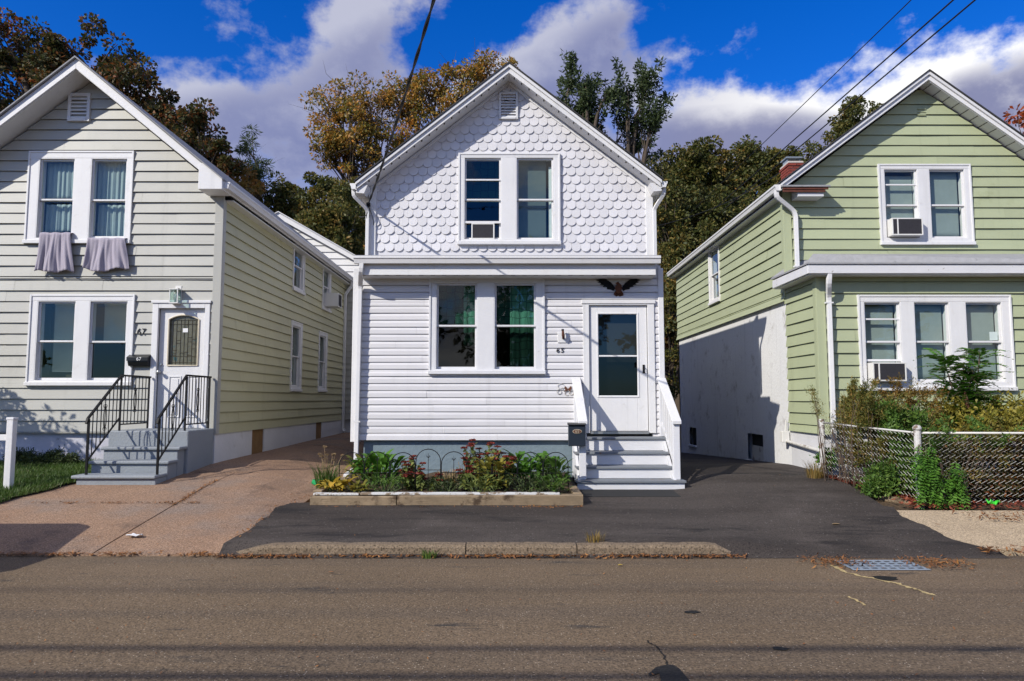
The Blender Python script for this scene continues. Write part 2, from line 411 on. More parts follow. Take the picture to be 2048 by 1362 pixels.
M['concrete_pale'] = ground_mat('pale_sandy_concrete', (.32, .245, .16), (.46, .36, .24), ((.25, .2, .15), 60, .9), 1.4, 60, .6)
M['kerb'] = ground_mat('pitted_kerb_concrete', (.125, .092, .060), (.235, .178, .122), ((.10, .085, .07), 38, .80), 2.5, 60, 1.0)
M['earth'] = ground_mat('leafy_earth', (.05, .035, .022), (.11, .075, .045), ((.25, .12, .05), 20, .85), 2, 30, 1)
M['turf'] = ground_mat('rough_turf', (.045, .055, .02), (.09, .09, .035), None, 2, 40, 1)
M['tar'] = ground_mat('tar_patch', (.006, .006, .006), (.014, .013, .013), None, 5, 60, .5, .6)
M['crackfill'] = ground_mat('yellowed_crack', (.34, .25, .11), (.46, .36, .18), None, 8, 60, .4)
M['crack'] = ground_mat('open_crack', (.012, .011, .010), (.02, .018, .016), None, 8, 60, .4)

def leaf_mat(name, cols, trans=.35, rough=.55):
    m, t, b = newmat(name)
    g = t.n('ShaderNodeNewGeometry'); rnd = g.outputs['Random Per Island']
    co = t.n('ShaderNodeTexCoord').outputs['Object']
    f = t.math('ADD', t.math('MULTIPLY', rnd, .55), t.math('MULTIPLY', t.lin(t.noise(co, .8, 3, .6), .3, .7, 0, 1), .45), clamp=True)
    cr = t.n('ShaderNodeValToRGB'); t.l(f, cr.inputs[0])
    while len(cr.color_ramp.elements) < len(cols): cr.color_ramp.elements.new(.5)
    for i, c in enumerate(cols):
        cr.color_ramp.elements[i].position = c[0]; cr.color_ramp.elements[i].color = tuple(c[1]) + (1,)
    t.l(cr.outputs[0], b.inputs['Base Color']); b.inputs['Roughness'].default_value = rough; b.inputs['Specular IOR Level'].default_value = .35
    tl = t.n('ShaderNodeBsdfTranslucent'); t.l(cr.outputs[0], tl.inputs[0])
    mx = t.n('ShaderNodeMixShader'); mx.inputs[0].default_value = trans
    t.l(b.outputs[0], mx.inputs[1]); t.l(tl.outputs[0], mx.inputs[2]); t.l(mx.outputs[0], t.t.nodes['Material Output'].inputs[0])
    return m
M['bark'] = paint('bark', (.07, .052, .038), .95, .3, 6, 1.0, 20, grain=(4, 4, .6))
M['twig'] = paint('twig', (.10, .07, .05), .9, .3, 6)
M['stemgreen'] = paint('green_stem', (.08, .11, .04), .7, .3, 6)
L = {}
L['oak'] = leaf_mat('oak_leaves', [(0, (.022, .032, .010)), (.40, (.055, .062, .018)), (.62, (.12, .075, .022)), (.84, (.27, .080, .024)), (1, (.36, .12, .03))])
L['maple'] = leaf_mat('turning_leaves', [(0, (.030, .044, .011)), (.35, (.070, .085, .020)), (.6, (.135, .125, .030)), (.82, (.24, .16, .04)), (1, (.36, .15, .035))])
L['gold'] = leaf_mat('gold_leaves', [(0, (.07, .085, .018)), (.3, (.16, .15, .03)), (.55, (.36, .21, .035)), (.85, (.52, .21, .028)), (1, (.60, .30, .05))])
L['dkgreen'] = leaf_mat('dark_pinnate_leaves', [(0, (.024, .042, .015)), (.5, (.055, .080, .028)), (1, (.115, .145, .06))])
L['pine'] = leaf_mat('pine_needles', [(0, (.03, .05, .02)), (1, (.09, .12, .05))])
L['rustbush'] = leaf_mat('rusty_leaves', [(0, (.06, .06, .015)), (.4, (.19, .13, .03)), (.75, (.30, .15, .035)), (1, (.38, .14, .035))])
L['red'] = leaf_mat('scarlet_leaves', [(0, (.12, .03, .012)), (.5, (.34, .06, .015)), (1, (.42, .14, .03))])
L['rusty_spray'] = leaf_mat('rusty_spray_leaves', [(0, (.05, .08, .018)), (.35, (.13, .15, .035)), (.65, (.26, .19, .045)), (1, (.40, .17, .045))])
L['midgreen'] = leaf_mat('mid_green_leaves', [(0, (.04, .09, .016)), (.5, (.09, .175, .03)), (.85, (.17, .25, .045)), (1, (.28, .27, .06))])
L['lime'] = leaf_mat('bright_green_leaves', [(0, (.035, .10, .012)), (.5, (.08, .20, .022)), (1, (.15, .30, .04))])
L['yellow'] = leaf_mat('yellowing_leaves', [(0, (.10, .12, .02)), (.5, (.27, .24, .04)), (1, (.42, .32, .05))])
L['yellowpure'] = leaf_mat('yellow_leaves', [(0, (.30, .22, .03)), (.5, (.52, .38, .05)), (1, (.60, .30, .04))])
L['sedum'] = leaf_mat('russet_flower_heads', [(0, (.10, .015, .012)), (.5, (.22, .035, .022)), (1, (.34, .07, .04))])
L['sedumleaf'] = leaf_mat('sedum_leaves', [(0, (.07, .12, .03)), (.5, (.16, .20, .05)), (1, (.30, .28, .07))])
L['dry'] = leaf_mat('dry_stalks', [(0, (.20, .13, .06)), (1, (.42, .30, .16))])
L['litter'] = leaf_mat('fallen_leaves', [(0, (.10, .045, .02)), (.5, (.24, .10, .035)), (.85, (.36, .17, .05)), (1, (.48, .34, .08))], .15)
L['litter_red'] = leaf_mat('fallen_red_leaves', [(0, (.10, .03, .02)), (.6, (.24, .06, .035)), (1, (.36, .12, .05))], .15)
L['grass'] = leaf_mat('grass_blades', [(0, (.03, .07, .012)), (.6, (.07, .13, .02)), (1, (.15, .19, .05))])
L['drygrass'] = leaf_mat('dry_grass_blades', [(0, (.15, .13, .03)), (.6, (.30, .20, .06)), (1, (.38, .22, .07))])

# ------------------------------------------------------------------ ground
LY = ([-50, 7.45, 7.6, 10.3, 12.2, 21.4, 40, 120], [0, 0, .03, .39, .53, .62, 1.0, 2.5])
MY = ([-50, 7.45, 7.6, 9.6, 10.7, 13, 22, 40, 120], [0, .0, .105, .20, .27, .34, .2, .8, 2.5])
RY = ([-50, 7.45, 7.6, 9.4, 11.5, 13.1, 22, 40, 120], [0, 0, .02, .25, .40, .41, .0, .6, 2.5])
def G(x, y):
    x = np.asarray(x, float); y = np.asarray(y, float)
    l = np.interp(y, *LY); m = np.interp(y, *MY); r = np.interp(y, *RY)
    s = np.clip((y - 9) / 3, 0, 1)
    a = np.clip((x - (-3.2 - 1.1 * s)) / (.3 + 1.1 * s), 0, 1); a = a * a * (3 - 2 * a)
    b = np.clip((x - 2.3) / .9, 0, 1); b = b * b * (3 - 2 * b)
    return l * (1 - a) + (m * (1 - b) + r * b) * a
def g(x, y): return float(G(x, y))
def sheet(name, xs_of_y, ys, nx, dz, mat, kind='structure', parent=None, rough=0.0):
    V = []; n = len(ys)
    for y in ys:
        x0, x1 = xs_of_y(y)
        xs = np.linspace(x0, x1, nx)
        zz = G(xs, y) + (dz(y) if callable(dz) else dz) + (RNG.normal(0, rough, nx) if rough else 0)
        V += list(zip(xs, [y] * nx, zz))
    Fq = [(j * nx + i, j * nx + i + 1, (j + 1) * nx + i + 1, (j + 1) * nx + i) for j in range(n - 1) for i in range(nx - 1)]
    o = np_mesh(name, V, Fq, mat, parent, smooth=True)
    if kind: tag(o, kind=kind)
    return o
# base terrain (earth and turf) reaching far behind the houses
def axis(lo, hi, near0, near1, fine, coarse):
    return np.concatenate([np.arange(lo, near0, coarse), np.arange(near0, near1, fine), np.arange(near1, hi + coarse, coarse)])
ys = axis(-120, 400, 6, 26, .25, 12); xs = axis(-240, 240, -14, 16, .3, 12)
XX, YY = np.meshgrid(xs, ys); ZZ = G(XX, YY) - .05 - .05 * (YY < 7.6)
V = np.stack([XX, YY, ZZ], -1).reshape(-1, 3); nx = len(xs)
Fq = [(j * nx + i, j * nx + i + 1, (j + 1) * nx + i + 1, (j + 1) * nx + i) for j in range(len(ys) - 1) for i in range(nx - 1)]
tag(np_mesh('ground', V, Fq, M['earth'], smooth=True), kind='structure')
# road, slight crown
ys = np.concatenate([np.linspace(-3.2, 7.3, 22), [7.42, 7.52]])
V = [(x, y, .0) for y in ys for x in np.linspace(-70, 70, 40)]
V = [(x, y, .012 * (7.5 - abs(y - 2.1) - 2.1) * .15) for x, y, z in V]
nx = 40
Fq = [(j * nx + i, j * nx + i + 1, (j + 1) * nx + i + 1, (j + 1) * nx + i) for j in range(len(ys) - 1) for i in range(nx - 1)]
tag(np_mesh('road', V, Fq, M['road'], smooth=True), kind='structure')
def RZ(y): return .012 * (7.5 - abs(y - 2.1) - 2.1) * .15
# asphalt driveway in front of and beside the white house
def wob(y, k): return .05 * math.sin(y * 3.1 + k) + .03 * math.sin(y * 7.7 + k * 2) + .008 * math.sin(y * 23 + k * 5) + .006 * math.sin(y * 51 + k)
def asph(y):
    x0 = -2.98 + wob(y, 1) * .6
    if y > 9.7: x0 = max(x0, -2.60)
    x1 = 4.80 + .5 * max(0, min(1, (7.9 - y) / .4)) * .4 + wob(y, 3)
    if y > 9.2: x1 = 4.72 + .16 * (y - 9.2) if y < 11.5 else 5.06
    return x0, x1
ys = np.concatenate([[7.40, 7.46, 7.54, 7.62, 7.70], np.arange(7.76, 12, .06), np.arange(12, 30, .3)])
sheet('driveway', asph, ys, 60, lambda y: .003 + .021 * max(0, min(1, (y - 7.42) / .16)), M['asphalt'])
# reddish concrete drive and walk by the grey-green house: slabs with open joints
drv = tag(MB().poly([(-12.5, 7.5, -.4), (-3.1, 7.5, -.4), (-3.1, 7.6, -.4), (-12.5, 7.6, -.4)]).build('concrete_drive', M['concrete_red']), kind='structure')
def slab(x0, x1, y0, y1, name, mat, parent, t=.10, jit=.004, nx=None, ny=None):
    nx = nx or max(3, int((x1 - x0) / .3)); ny = ny or max(3, int((y1 - y0) / .3))
    gx = np.linspace(x0 + .008, x1 - .008, nx); gy = np.linspace(y0 + .008, y1 - .008, ny)
    XX, YY = np.meshgrid(gx, gy); dz = random.uniform(-jit, jit); tx = random.uniform(-.002, .002)
    ZZ = G(XX, YY) + .012 + dz + tx * (XX - x0)
    v = [tuple(p) for p in np.stack([XX, YY, ZZ], -1).reshape(-1, 3)]
    f = [(j * nx + i, j * nx + i + 1, (j + 1) * nx + i + 1, (j + 1) * nx + i) for j in range(ny - 1) for i in range(nx - 1)]
    b = len(v)
    rim = [i for i in range(nx)] + [j * nx + nx - 1 for j in range(1, ny)] + [(ny - 1) * nx + i for i in range(nx - 2, -1, -1)] + [j * nx for j in range(ny - 2, 0, -1)]
    v += [(v[i][0], v[i][1], v[i][2] - t) for i in rim]
    n = len(rim)
    f += [(rim[k], b + k, b + (k + 1) % n, rim[(k + 1) % n]) for k in range(n)]
    mb = MB(); mb.v = v; mb.f = f
    o = mb.build(name, mat, parent, recalc=False); return o
XJ = [-12.5, -9.4, -6.9, -4.32, -2.80]
for i in range(4):
    for (y0, y1) in ((7.5, 9.35), (9.35, 11.3)):
        if i == 0 and y0 > 9: continue
        if i == 1 and y0 > 9: continue
        x1 = XJ[i + 1]
        slab(XJ[i], x1, y0, y1, 'slab', M['concrete_red'], drv)
for y0, y1 in ((11.3, 13.6), (13.6, 16.2), (16.2, 19.0), (19.0, 22.0), (22.0, 27.0)):
    slab(-5.02, -2.60, y0, y1, 'slab', M['concrete_red'], drv)
slab(-6.9, -5.02, 11.3, 12.1, 'slab', M['concrete_red'], drv)
# pale pavement on the green house side
pav = tag(MB().poly([(4.9, 7.5, -.4), (13, 7.5, -.4), (13, 7.6, -.4), (4.9, 7.6, -.4)]).build('pavement', M['concrete_pale']), kind='structure')
for x0, x1 in ((4.50, 6.6), (6.6, 8.3), (8.3, 10.0), (10.0, 13)):
    slab(x0, x1, 7.66, 9.12, 'slab', M['concrete_pale'], pav)
# kerb: three worn lengths with a sloped end beside the driveway mouth
kb = tag(MB().poly([(-2.9, 7.55, -.3), (2.3, 7.55, -.3), (2.3, 7.6, -.3), (-2.9, 7.6, -.3)]).build('kerb', M['kerb']), kind='structure')
def kerb_len(x0, x1, drop0=False, drop1=False):
    n = 16; mb = MB(); P = []
    for i in range(n + 1):
        x = x0 + (x1 - x0) * i / n; h = .118 + random.uniform(-.004, .004)
        if drop1 and x > x1 - .22: h = .118 - .10 * (x - (x1 - .22)) / .22
        if drop0 and x < x0 + .4: h = .03 + .088 * (x - x0) / .4
        P.append([(x, 7.47 + random.uniform(-.004, .004), -.05), (x, 7.478, max(.005, h - .03)), (x, 7.50, h), (x, 7.615 + random.uniform(-.006, .006), h + .004), (x, 7.62, -.05)])
    v = [q for p in P for q in p]; f = [(i * 5 + k, i * 5 + k + 1, (i + 1) * 5 + k + 1, (i + 1) * 5 + k) for i in range(n) for k in range(4)]
    f += [(0, 1, 2, 3, 4), tuple(n * 5 + k for k in range(5))[::-1]]
    mb.add(v, f); mb.build('kerb_stone', M['kerb'], kb)
kerb_len(-2.92, -.48, drop0=True); kerb_len(-.468, .66); kerb_len(.672, 2.32, drop1=True)

# ------------------------------------------------------------------ wall, siding and window builders
def subtract(a, b, holes):
    seg = [(a, b)]
    for h0, h1 in holes:
        new = []
        for s0, s1 in seg:
            if h1 <= s0 or h0 >= s1: new.append((s0, s1)); continue
            if h0 > s0: new.append((s0, h0))
            if h1 < s1: new.append((h1, s1))
        seg = new
    return [q for q in seg if q[1] - q[0] > .004]
def band_quads(ext, z0, z1, holes, zb):
    """split z0..z1 at every hole edge; yield (ua0,ub0,ua1,ub1,zlo,zhi)"""
    cuts = sorted(set([z0, z1] + [z for h in holes for z in (h[2], h[3]) if z0 < z < z1] + [z for z in zb if z0 < z < z1]))
    for lo, hi in zip(cuts[:-1], cuts[1:]):
        mid = (lo + hi) / 2
        hs_ = [(h[0], h[1]) for h in holes if h[2] < mid < h[3]]
        a0, b0 = ext(lo); a1, b1 = ext(hi); am, bm = ext(mid)
        segs = subtract(am, bm, hs_)
        for s0, s1 in segs:
            l0, l1 = (a0, a1) if abs(s0 - am) < 1e-6 else (s0, s0)
            r0, r1 = (b0, b1) if abs(s1 - bm) < 1e-6 else (s1, s1)
            yield l0, r0, l1, r1, lo, hi
def wall(parent, fr, ext, z0, z1, holes, mat, courses=None, zb=(), name='wall', board='siding_board', lap=.028, bmat=None, thick=.10, skip=None, curve=False, label=None, stand=.010, joints=True):
    mb = MB(fr)
    for l0, r0, l1, r1, lo, hi in band_quads(ext, z0, z1, holes, zb):
        mb.add([(l0, 0, lo), (r0, 0, lo), (r1, 0, hi), (l1, 0, hi)], [(0, 1, 2, 3)])
        mb.add([(l0, -thick, lo), (r0, -thick, lo), (r1, -thick, hi), (l1, -thick, hi)], [(0, 1, 2, 3)])
    w_ = mb.build(name, mat, parent, recalc=False)
    if label: w_['label'] = label
    if courses:
        zs = courses
        for c0, c1 in zip(zs[:-1], zs[1:]):
            pieces = []; am_, bm_ = ext((c0 + c1) / 2)
            jh = list(holes)                                # butt joints, staggered from course to course
            if joints and bm_ - am_ > 2.6:
                for _ in range(1 + int((bm_ - am_) / 4.5)):
                    uj = random.uniform(am_ + .5, bm_ - .5); jh.append((uj, uj + .0025, c0 - .01, c1 + .01))
            def wo(z):
                k = (z - c0) / (c1 - c0)
                return lap * (1 - k) + .003 + stand
            for l0, r0, l1, r1, lo, hi in band_quads(ext, c0, c1, jh, zb):
                if r0 - l0 < .01 and r1 - l1 < .01: continue
                hit = [pc for pc in pieces if any(abs(q[4] - lo) < 1e-6 and q[2] < r0 - .002 and q[3] > l0 + .002 for q in pc[1])]
                if hit:
                    pc = hit[0]
                    for other in hit[1:]:
                        pc[0].add(other[0].v and [], []) if False else None
                        base_ = len(pc[0].v); pc[0].v += other[0].v; pc[0].f += [tuple(base_ + i_ for i_ in f_) for f_ in other[0].f]; pc[1].extend(other[1]); pieces.remove(other)
                else:
                    pc = [MB(fr), []]; pieces.append(pc)
                    pc.append(random.uniform(-.0022, .0022))
                pc[1].append((l0, r0, l1, r1, hi)); b = pc[0]; dl = pc[2]
                hi_ = hi
                if stand and abs(hi - c1) < 1e-6 and hi - lo > .03: hi = hi - .009
                n = max(1, int((r0 - l0) / .6))
                for i in range(n):
                    a, c = i / n, (i + 1) / n
                    wa = dl + .0032 * math.sin(l0 * 3 + i * 2.1 + c0 * 9); wc = dl + .0032 * math.sin(l0 * 3 + (i + 1) * 2.1 + c0 * 9)
                    A0, C0 = l0 + (r0 - l0) * a, l0 + (r0 - l0) * c; A1, C1 = l1 + (r1 - l1) * a, l1 + (r1 - l1) * c
                    if curve:                       # Dutch-lap vinyl: a cove in the upper third
                        zm = lo + (hi - lo) * .62
                        f_ = .62
                        Am, Cm = A0 + (A1 - A0) * f_, C0 + (C1 - C0) * f_
                        wm0 = wo(lo) - .001; wm = wo(lo) * .93
                        b.add([(A0, wo(lo) + wa, lo), (C0, wo(lo) + wc, lo), (Cm, wm + wc, zm), (Am, wm + wa, zm), (C1, wo(hi) + wc, hi), (A1, wo(hi) + wa, hi)],
                              [(0, 1, 2, 3), (3, 2, 4, 5)])
                    else:
                        b.add([(A0, wo(lo) + wa, lo), (C0, wo(lo) + wc, lo), (C1, wo(hi) + wc, hi), (A1, wo(hi) + wa, hi)], [(0, 1, 2, 3)])
                    if abs(lo - c0) < 1e-6:
                        b.add([(A0, 0, lo + .004), (C0, 0, lo + .004), (C0, wo(lo) + wc, lo), (A0, wo(lo) + wa, lo)], [(0, 1, 2, 3)])
            for pc in pieces: pc[0].build(board, bmat or mat, w_, recalc=False)
    return w_
def window(parent, fr, cas, units, mat=None, depth=.045, pane_mats=None, rail=.03, glass='glass', sill=.05, hang=False, label=None):
    """cas=(u0,u1,z0,z1) outer casing; units=[(ua,ub,za,zb,zrail)]"""
    mat = mat or M['white']; u0, u1, z0, z1 = cas
    mb = MB(fr); us = sorted(units)
    lo = min(q[2] for q in us); hi = max(q[3] for q in us)
    mb.box(u0, u1, 0.0, depth, hi, z1); mb.box(u0, u1, 0.0, depth, z0, lo)
    edges = [u0] + [v for q in us for v in (q[0], q[1])] + [u1]
    for a, b in zip(edges[0::2], edges[1::2]): mb.box(a, b, 0.0, depth - .002, lo, hi)
    t = .02                                                  # back band moulding round the casing
    mb.box(u0 - .012, u0 + t, 0, depth + .014, z0, z1 + .012); mb.box(u1 - t, u1 + .012, 0, depth + .014, z0, z1 + .012)
    mb.box(u0 + t, u1 - t, 0, depth + .012, z1 - t, z1 + .012)
    o = mb.build('window', mat, parent, bevel=.004)
    if label: o['label'] = label
    s = MB(fr).box(u0 - .02, u1 + .02, 0, depth + .04, z0 - .012, z0 + sill); s.build('sill', mat, o, bevel=.006)
    for k, (a, b, za, zb, zr) in enumerate(us):
        j = MB(fr)
        for (p, q, r, t_) in ((a - .01, a + .012, za, zb), (b - .012, b + .01, za, zb)): j.box(p, q, -.14, depth - .004, r, t_)
        j.box(a + .012, b - .012, -.14, depth - .004, zb - .012, zb + .01); j.box(a + .012, b - .012, -.14, depth - .004, za - .01, za + .014)
        j.build('jamb', mat, o)
        ai, bi, zi0, zi1 = a + .012, b - .012, za + .014, zb - .012
        for up in (1, 0):
            y1 = .012 if up else -.022; y0 = y1 - .03
            A, B = (zr - .012, zi1) if up else (zi0, zr + .012)
            sb = MB(fr); sw = rail
            bot = sw if up else sw * 1.35
            sb.box(ai, ai + sw, y0, y1, A, B); sb.box(bi - sw, bi, y0, y1, A, B)
            sb.box(ai + sw, bi - sw, y0, y1, A, A + bot); sb.box(ai + sw, bi - sw, y0, y1, B - sw, B)
            so = sb.build('sash', mat, o, bevel=.003)
            pm = M[(pane_mats[k][0] if up else pane_mats[k][1]) if pane_mats else glass]
            MB(fr).poly([(ai + sw * .7, y0 + .013, A + bot * .7), (bi - sw * .7, y0 + .013, A + bot * .7), (bi - sw * .7, y0 + .013, B - sw * .7), (ai + sw * .7, y0 + .013, B - sw * .7)]).build('pane', pm, o, recalc=False)
    return o
def hole(cas, m=.03): return (cas[0] + m, cas[1] - m, cas[2] + m, cas[3] - m)
def curtain(name, fr, u0, u1, z0, z1, w_, mat, label, amp=.018, k=55, gather=.0, hem=0.0, group=None, parent=None):
    n = 48; mz = 10; v = []; f = []
    ph = random.uniform(0, 6)
    for j in range(mz + 1):
        tz = j / mz; z = z1 + (z0 - z1) * tz
        for i in range(n + 1):
            tu = i / n; u = u0 + (u1 - u0) * tu
            d = amp * (math.sin(k * u + ph + .5 * math.sin(3 * u + tz * 1.3)) + .4 * math.sin(k * 2.3 * u + ph * 2)) * (.6 + .4 * tz)
            zz = z + (hem * math.sin(u * 9 + ph) if j == mz else 0)
            v.append((u, w_ + d, zz))
    f = [(j * (n + 1) + i, j * (n + 1) + i + 1, (j + 1) * (n + 1) + i + 1, (j + 1) * (n + 1) + i) for j in range(mz) for i in range(n)]
    p = fr((u0 + u1) / 2, w_, z0)
    o = MB(fr).add(v, f).build(name, mat, None, smooth=True, recalc=False, loc=p)
    s = o.modifiers.new('thick', 'SOLIDIFY'); s.thickness = .002
    if parent is not None: o.parent = parent; o.location = Vector(p) - wloc(parent); return o
    tag(o, label, 'curtain', group); return o
def blind(fr, u0, u1, z0, z1, w_, mat, label):
    p = fr((u0 + u1) / 2, w_, z0)
    o = thing('window_blind', p, label, 'blind')
    mb = MB(fr); z = z0
    while z < z1 - .03:
        mb.add([(u0, w_ - .008, z), (u1, w_ - .008, z), (u1, w_ + .008, z + .013), (u0, w_ + .008, z + .013)], [(0, 1, 2, 3)]); z += .0175
    s = mb.build('slat', mat, o, recalc=False); tag(s, kind='stuff')
    MB(fr).box(u0 - .005, u1 + .005, w_ - .015, w_ + .015, z1 - .03, z1).build('headrail', mat, o)
    return o
def ac_unit(fr, u0, u1, z0, z1, out, label, side_panels=True, deep=.25):
    p = fr((u0 + u1) / 2, 0, z0); o = thing('air_conditioner', p, label, 'air conditioner', 'window air conditioners')
    h = z1 - z0; wd = u1 - u0; c = .022
    sh = MB(fr)
    # housing: top, bottom, sides, back, front bezel
    sh.box(u0, u1, -deep, out - .012, z1 - .012, z1); sh.box(u0, u1, -deep, out - .012, z0, z0 + .012)
    sh.box(u0, u0 + .012, -deep, out - .012, z0 + .012, z1 - .012); sh.box(u1 - .012, u1, -deep, out - .012, z0 + .012, z1 - .012)
    sh.box(u0, u1, -deep - .01, -deep, z0, z1)
    sh.box(u0, u1, out - .012, out, z1 - c, z1); sh.box(u0, u1, out - .012, out, z0, z0 + c)
    lv = u0 + wd * (.17 if side_panels else .05)
    sh.box(u0, u0 + c, out - .012, out, z0 + c, z1 - c); sh.box(u1 - c, u1, out - .012, out, z0 + c, z1 - c)
    if side_panels: sh.box(lv, lv + c, out - .012, out, z0 + c, z1 - c)
    sh.build('housing', M['acwhite'], o, bevel=.003)
    MB(fr).box(u0 + c * .8, u1 - c * .8, out - .03, out - .022, z0 + c * .8, z1 - c * .8).build('coil', M['acgrille'], o)
    gr = MB(fr); z = z0 + c + .006
    while z < z1 - c - .004:
        gr.box(lv + (c if side_panels else 0), u1 - c, out - .018, out - .006, z, z + .005)
        if side_panels: gr.box(u0 + c, lv, out - .018, out - .006, z, z + .005)
        z += .0155
    tag(gr.build('fin', M['acgrille'], o), kind='stuff')
    return o
def louvre_vent(parent, fr, u0, u1, z0, z1, n, mat, fw=.045, dep=.05):
    mb = MB(fr)
    mb.box(u0, u0 + fw, 0, dep, z0, z1); mb.box(u1 - fw, u1, 0, dep, z0, z1); mb.box(u0 + fw, u1 - fw, 0, dep, z1 - fw, z1); mb.box(u0 + fw, u1 - fw, 0, dep + .01, z0, z0 + fw)
    o = mb.build('gable_vent', mat, parent, bevel=.004)
    MB(fr).box(u0 + fw * .6, u1 - fw * .6, .001, .006, z0 + fw * .6, z1 - fw * .6).build('backing', M['dark'], o)
    hh = (z1 - z0 - 2 * fw) / n
    for i in range(n):
        z = z0 + fw + i * hh
        MB(fr).add([(u0 + fw, dep - .006, z + .003), (u1 - fw, dep - .006, z + .003), (u1 - fw, dep - .016, z + hh * .50), (u0 + fw, dep - .016, z + hh * .50),
                    (u0 + fw, dep - .014, z), (u1 - fw, dep - .014, z), (u1 - fw, dep - .024, z + hh * .48), (u0 + fw, dep - .024, z + hh * .48)],
                   [(0, 1, 2, 3), (4, 7, 6, 5), (0, 4, 5, 1), (3, 2, 6, 7)]).build('slat', mat, o)
    return o
def gable_roof(parent, xl, zl, xr, zr, xp, zp, y0, y1, mat, t=.13, rake=.17, trim=None, rake_t=.03, crown=True, strips=True, soffit=True, seams=0):
    """eave points (xl,zl),(xr,zr) and peak (xp,zp) are the TOP of the roof at its edges"""
    trim = trim or M['white']
    mb = MB()
    mb.prism_xz([(xl, zl), (xp, zp), (xr, zr), (xr, zr - t), (xp, zp - t * 1.25), (xl, zl - t)], y0 + .004, y1)
    ro = mb.build('roof', mat, parent)
    for sx, ex, ez in ((-1, xl, zl), (1, xr, zr)):
        dxz = Vector((xp - ex, zp - ez)); sl = dxz.y / dxz.x
        lo = .018
        MB().prism_xz([(ex, ez - lo), (xp, zp - lo), (xp, zp - lo - rake * 1.25), (ex, ez - lo - rake)], y0 - rake_t, y0).build('rake_board', trim, ro, bevel=.004)
        if crown:
            MB().prism_xz([(ex, ez - lo + .004), (xp, zp - lo + .004), (xp, zp - lo - rake * .5), (ex, ez - lo - rake * .42)], y0 - rake_t - .03, y0 - rake_t - .001).build('crown_strip', trim, ro, bevel=.006)
        # thin metal drip edge and shingle ends
        MB().prism_xz([(ex - sx * -.02, ez + .012), (xp, zp + .016), (xp, zp - .012), (ex - sx * -.02, ez - .012)], y0 - rake_t - .045, y1).build('shingle_edge', mat, ro)
        MB().box(*sorted((ex - sx * .02, ex + sx * .004)), y0 - rake_t, y1, ez - rake - .02, ez - .02).build('fascia', trim, ro)
    return ro
def gutter(parent, p0, p1, out, mat, size=.11):
    """K-profile trough from p0 to p1 (top back edge); out = unit vector pointing away from the wall"""
    p0 = Vector(p0); d = Vector(p1) - p0; o = Vector(out); u = Vector((0, 0, 1))
    prof = [(0, 0), (0, -size), (size * .72, -size), (size * .86, -size * .45), (size, -size * .3), (size, 0), (size * .9, 0), (size * .9, -size * .25), (size * .75, -size * .42), (size * .64, -size * .92), (.008, -size * .92), (.008, 0)]
    mb = MB().prism([tuple(p0 + o * a + u * b) for a, b in prof], tuple(d))
    # end caps
    cap = [tuple(p0 + o * a + u * b) for a, b in prof[:6]]
    n = d.normalized() * .004
    mb.prism(cap, tuple(-n)); mb.prism([tuple(Vector(c) + d) for c in cap], tuple(n))
    return mb.build('gutter', mat, parent)
def downspout(parent, pts, mat, r=.05, straps=()):
    # ease the corners
    P = [Vector(p) for p in pts]; Q = [P[0]]
    for a, b, c in zip(P[:-2], P[1:-1], P[2:]):
        k = min(.06, (b - a).length * .4, (c - b).length * .4)
        Q += [b + (a - b).normalized() * k, b, b + (c - b).normalized() * k]
        Q[-2] = (Q[-3] + Q[-1]) / 4 + b / 2
    Q.append(P[-1])
    o = MB().tube(Q, r, 4, square=True).build('downspout', mat, parent, bevel=.006)
    for s in straps: MB().box(s[0] - r - .012, s[0] + r + .012, s[1] - r * .74, s[1] + r * .6, s[2] - .012, s[2] + .012).build('strap', mat, o)
    return o

# ================================================================== white house (number 65)
YL, YU = 11.8, 12.5
h65 = thing('house', (0, YL, .3), 'narrow white house numbered 65 with scalloped gable shingles and an enclosed porch', 'house')
x0, x1 = PX(722, 700, YL), PX(1317, 700, YL)
zs0, zs1 = PZ(880, YL), PZ(543, YL)
fl = FR_front(YL); fu = FR_front(YU)
win_l = (PX(860, 640, YL), PX(1088, 640, YL), PZ(747, YL), PZ(550, YL))
ul = [(PX(872, 640, YL), PX(955, 640, YL), PZ(740, YL), PZ(566, YL), PZ(652, YL)), (PX(988, 640, YL), PX(1073, 640, YL), PZ(740, YL), PZ(566, YL), PZ(652, YL))]
door_c = (PX(1166, 730, YL), PX(1309, 730, YL), PZ(866, YL), PZ(602, YL))
hl = [hole(win_l), (door_c[0] + .05, door_c[1] - .05, zs0 - .1, door_c[3] - .04)]
nc = 24
crs = [zs0 + (zs1 - zs0) * i / nc for i in range(nc + 1)]
wall(h65, fl, lambda z: (x0, x1), zs0, zs1 + .2, hl, M['white_vinyl'], crs, curve=True, lap=.017)
# foundation
MB().box(x0 + .06, x1 - .04, YL + .05, 21.9, -.1, zs0 + .02).build('foundation', M['found_grey'], h65)
# corner boards (deep boxed posts at both ends of the porch)
for a, b in ((PX(705, 700, YL), x0 + .0), (x1 - .0, x1 + .09)):
    MB().box(a, b, YL - .045, YL + .12, zs0 - .03, zs1 + .05).build('corner_board', M['white'], h65, bevel=.008)
xl65, xr65 = -2.50, 2.46
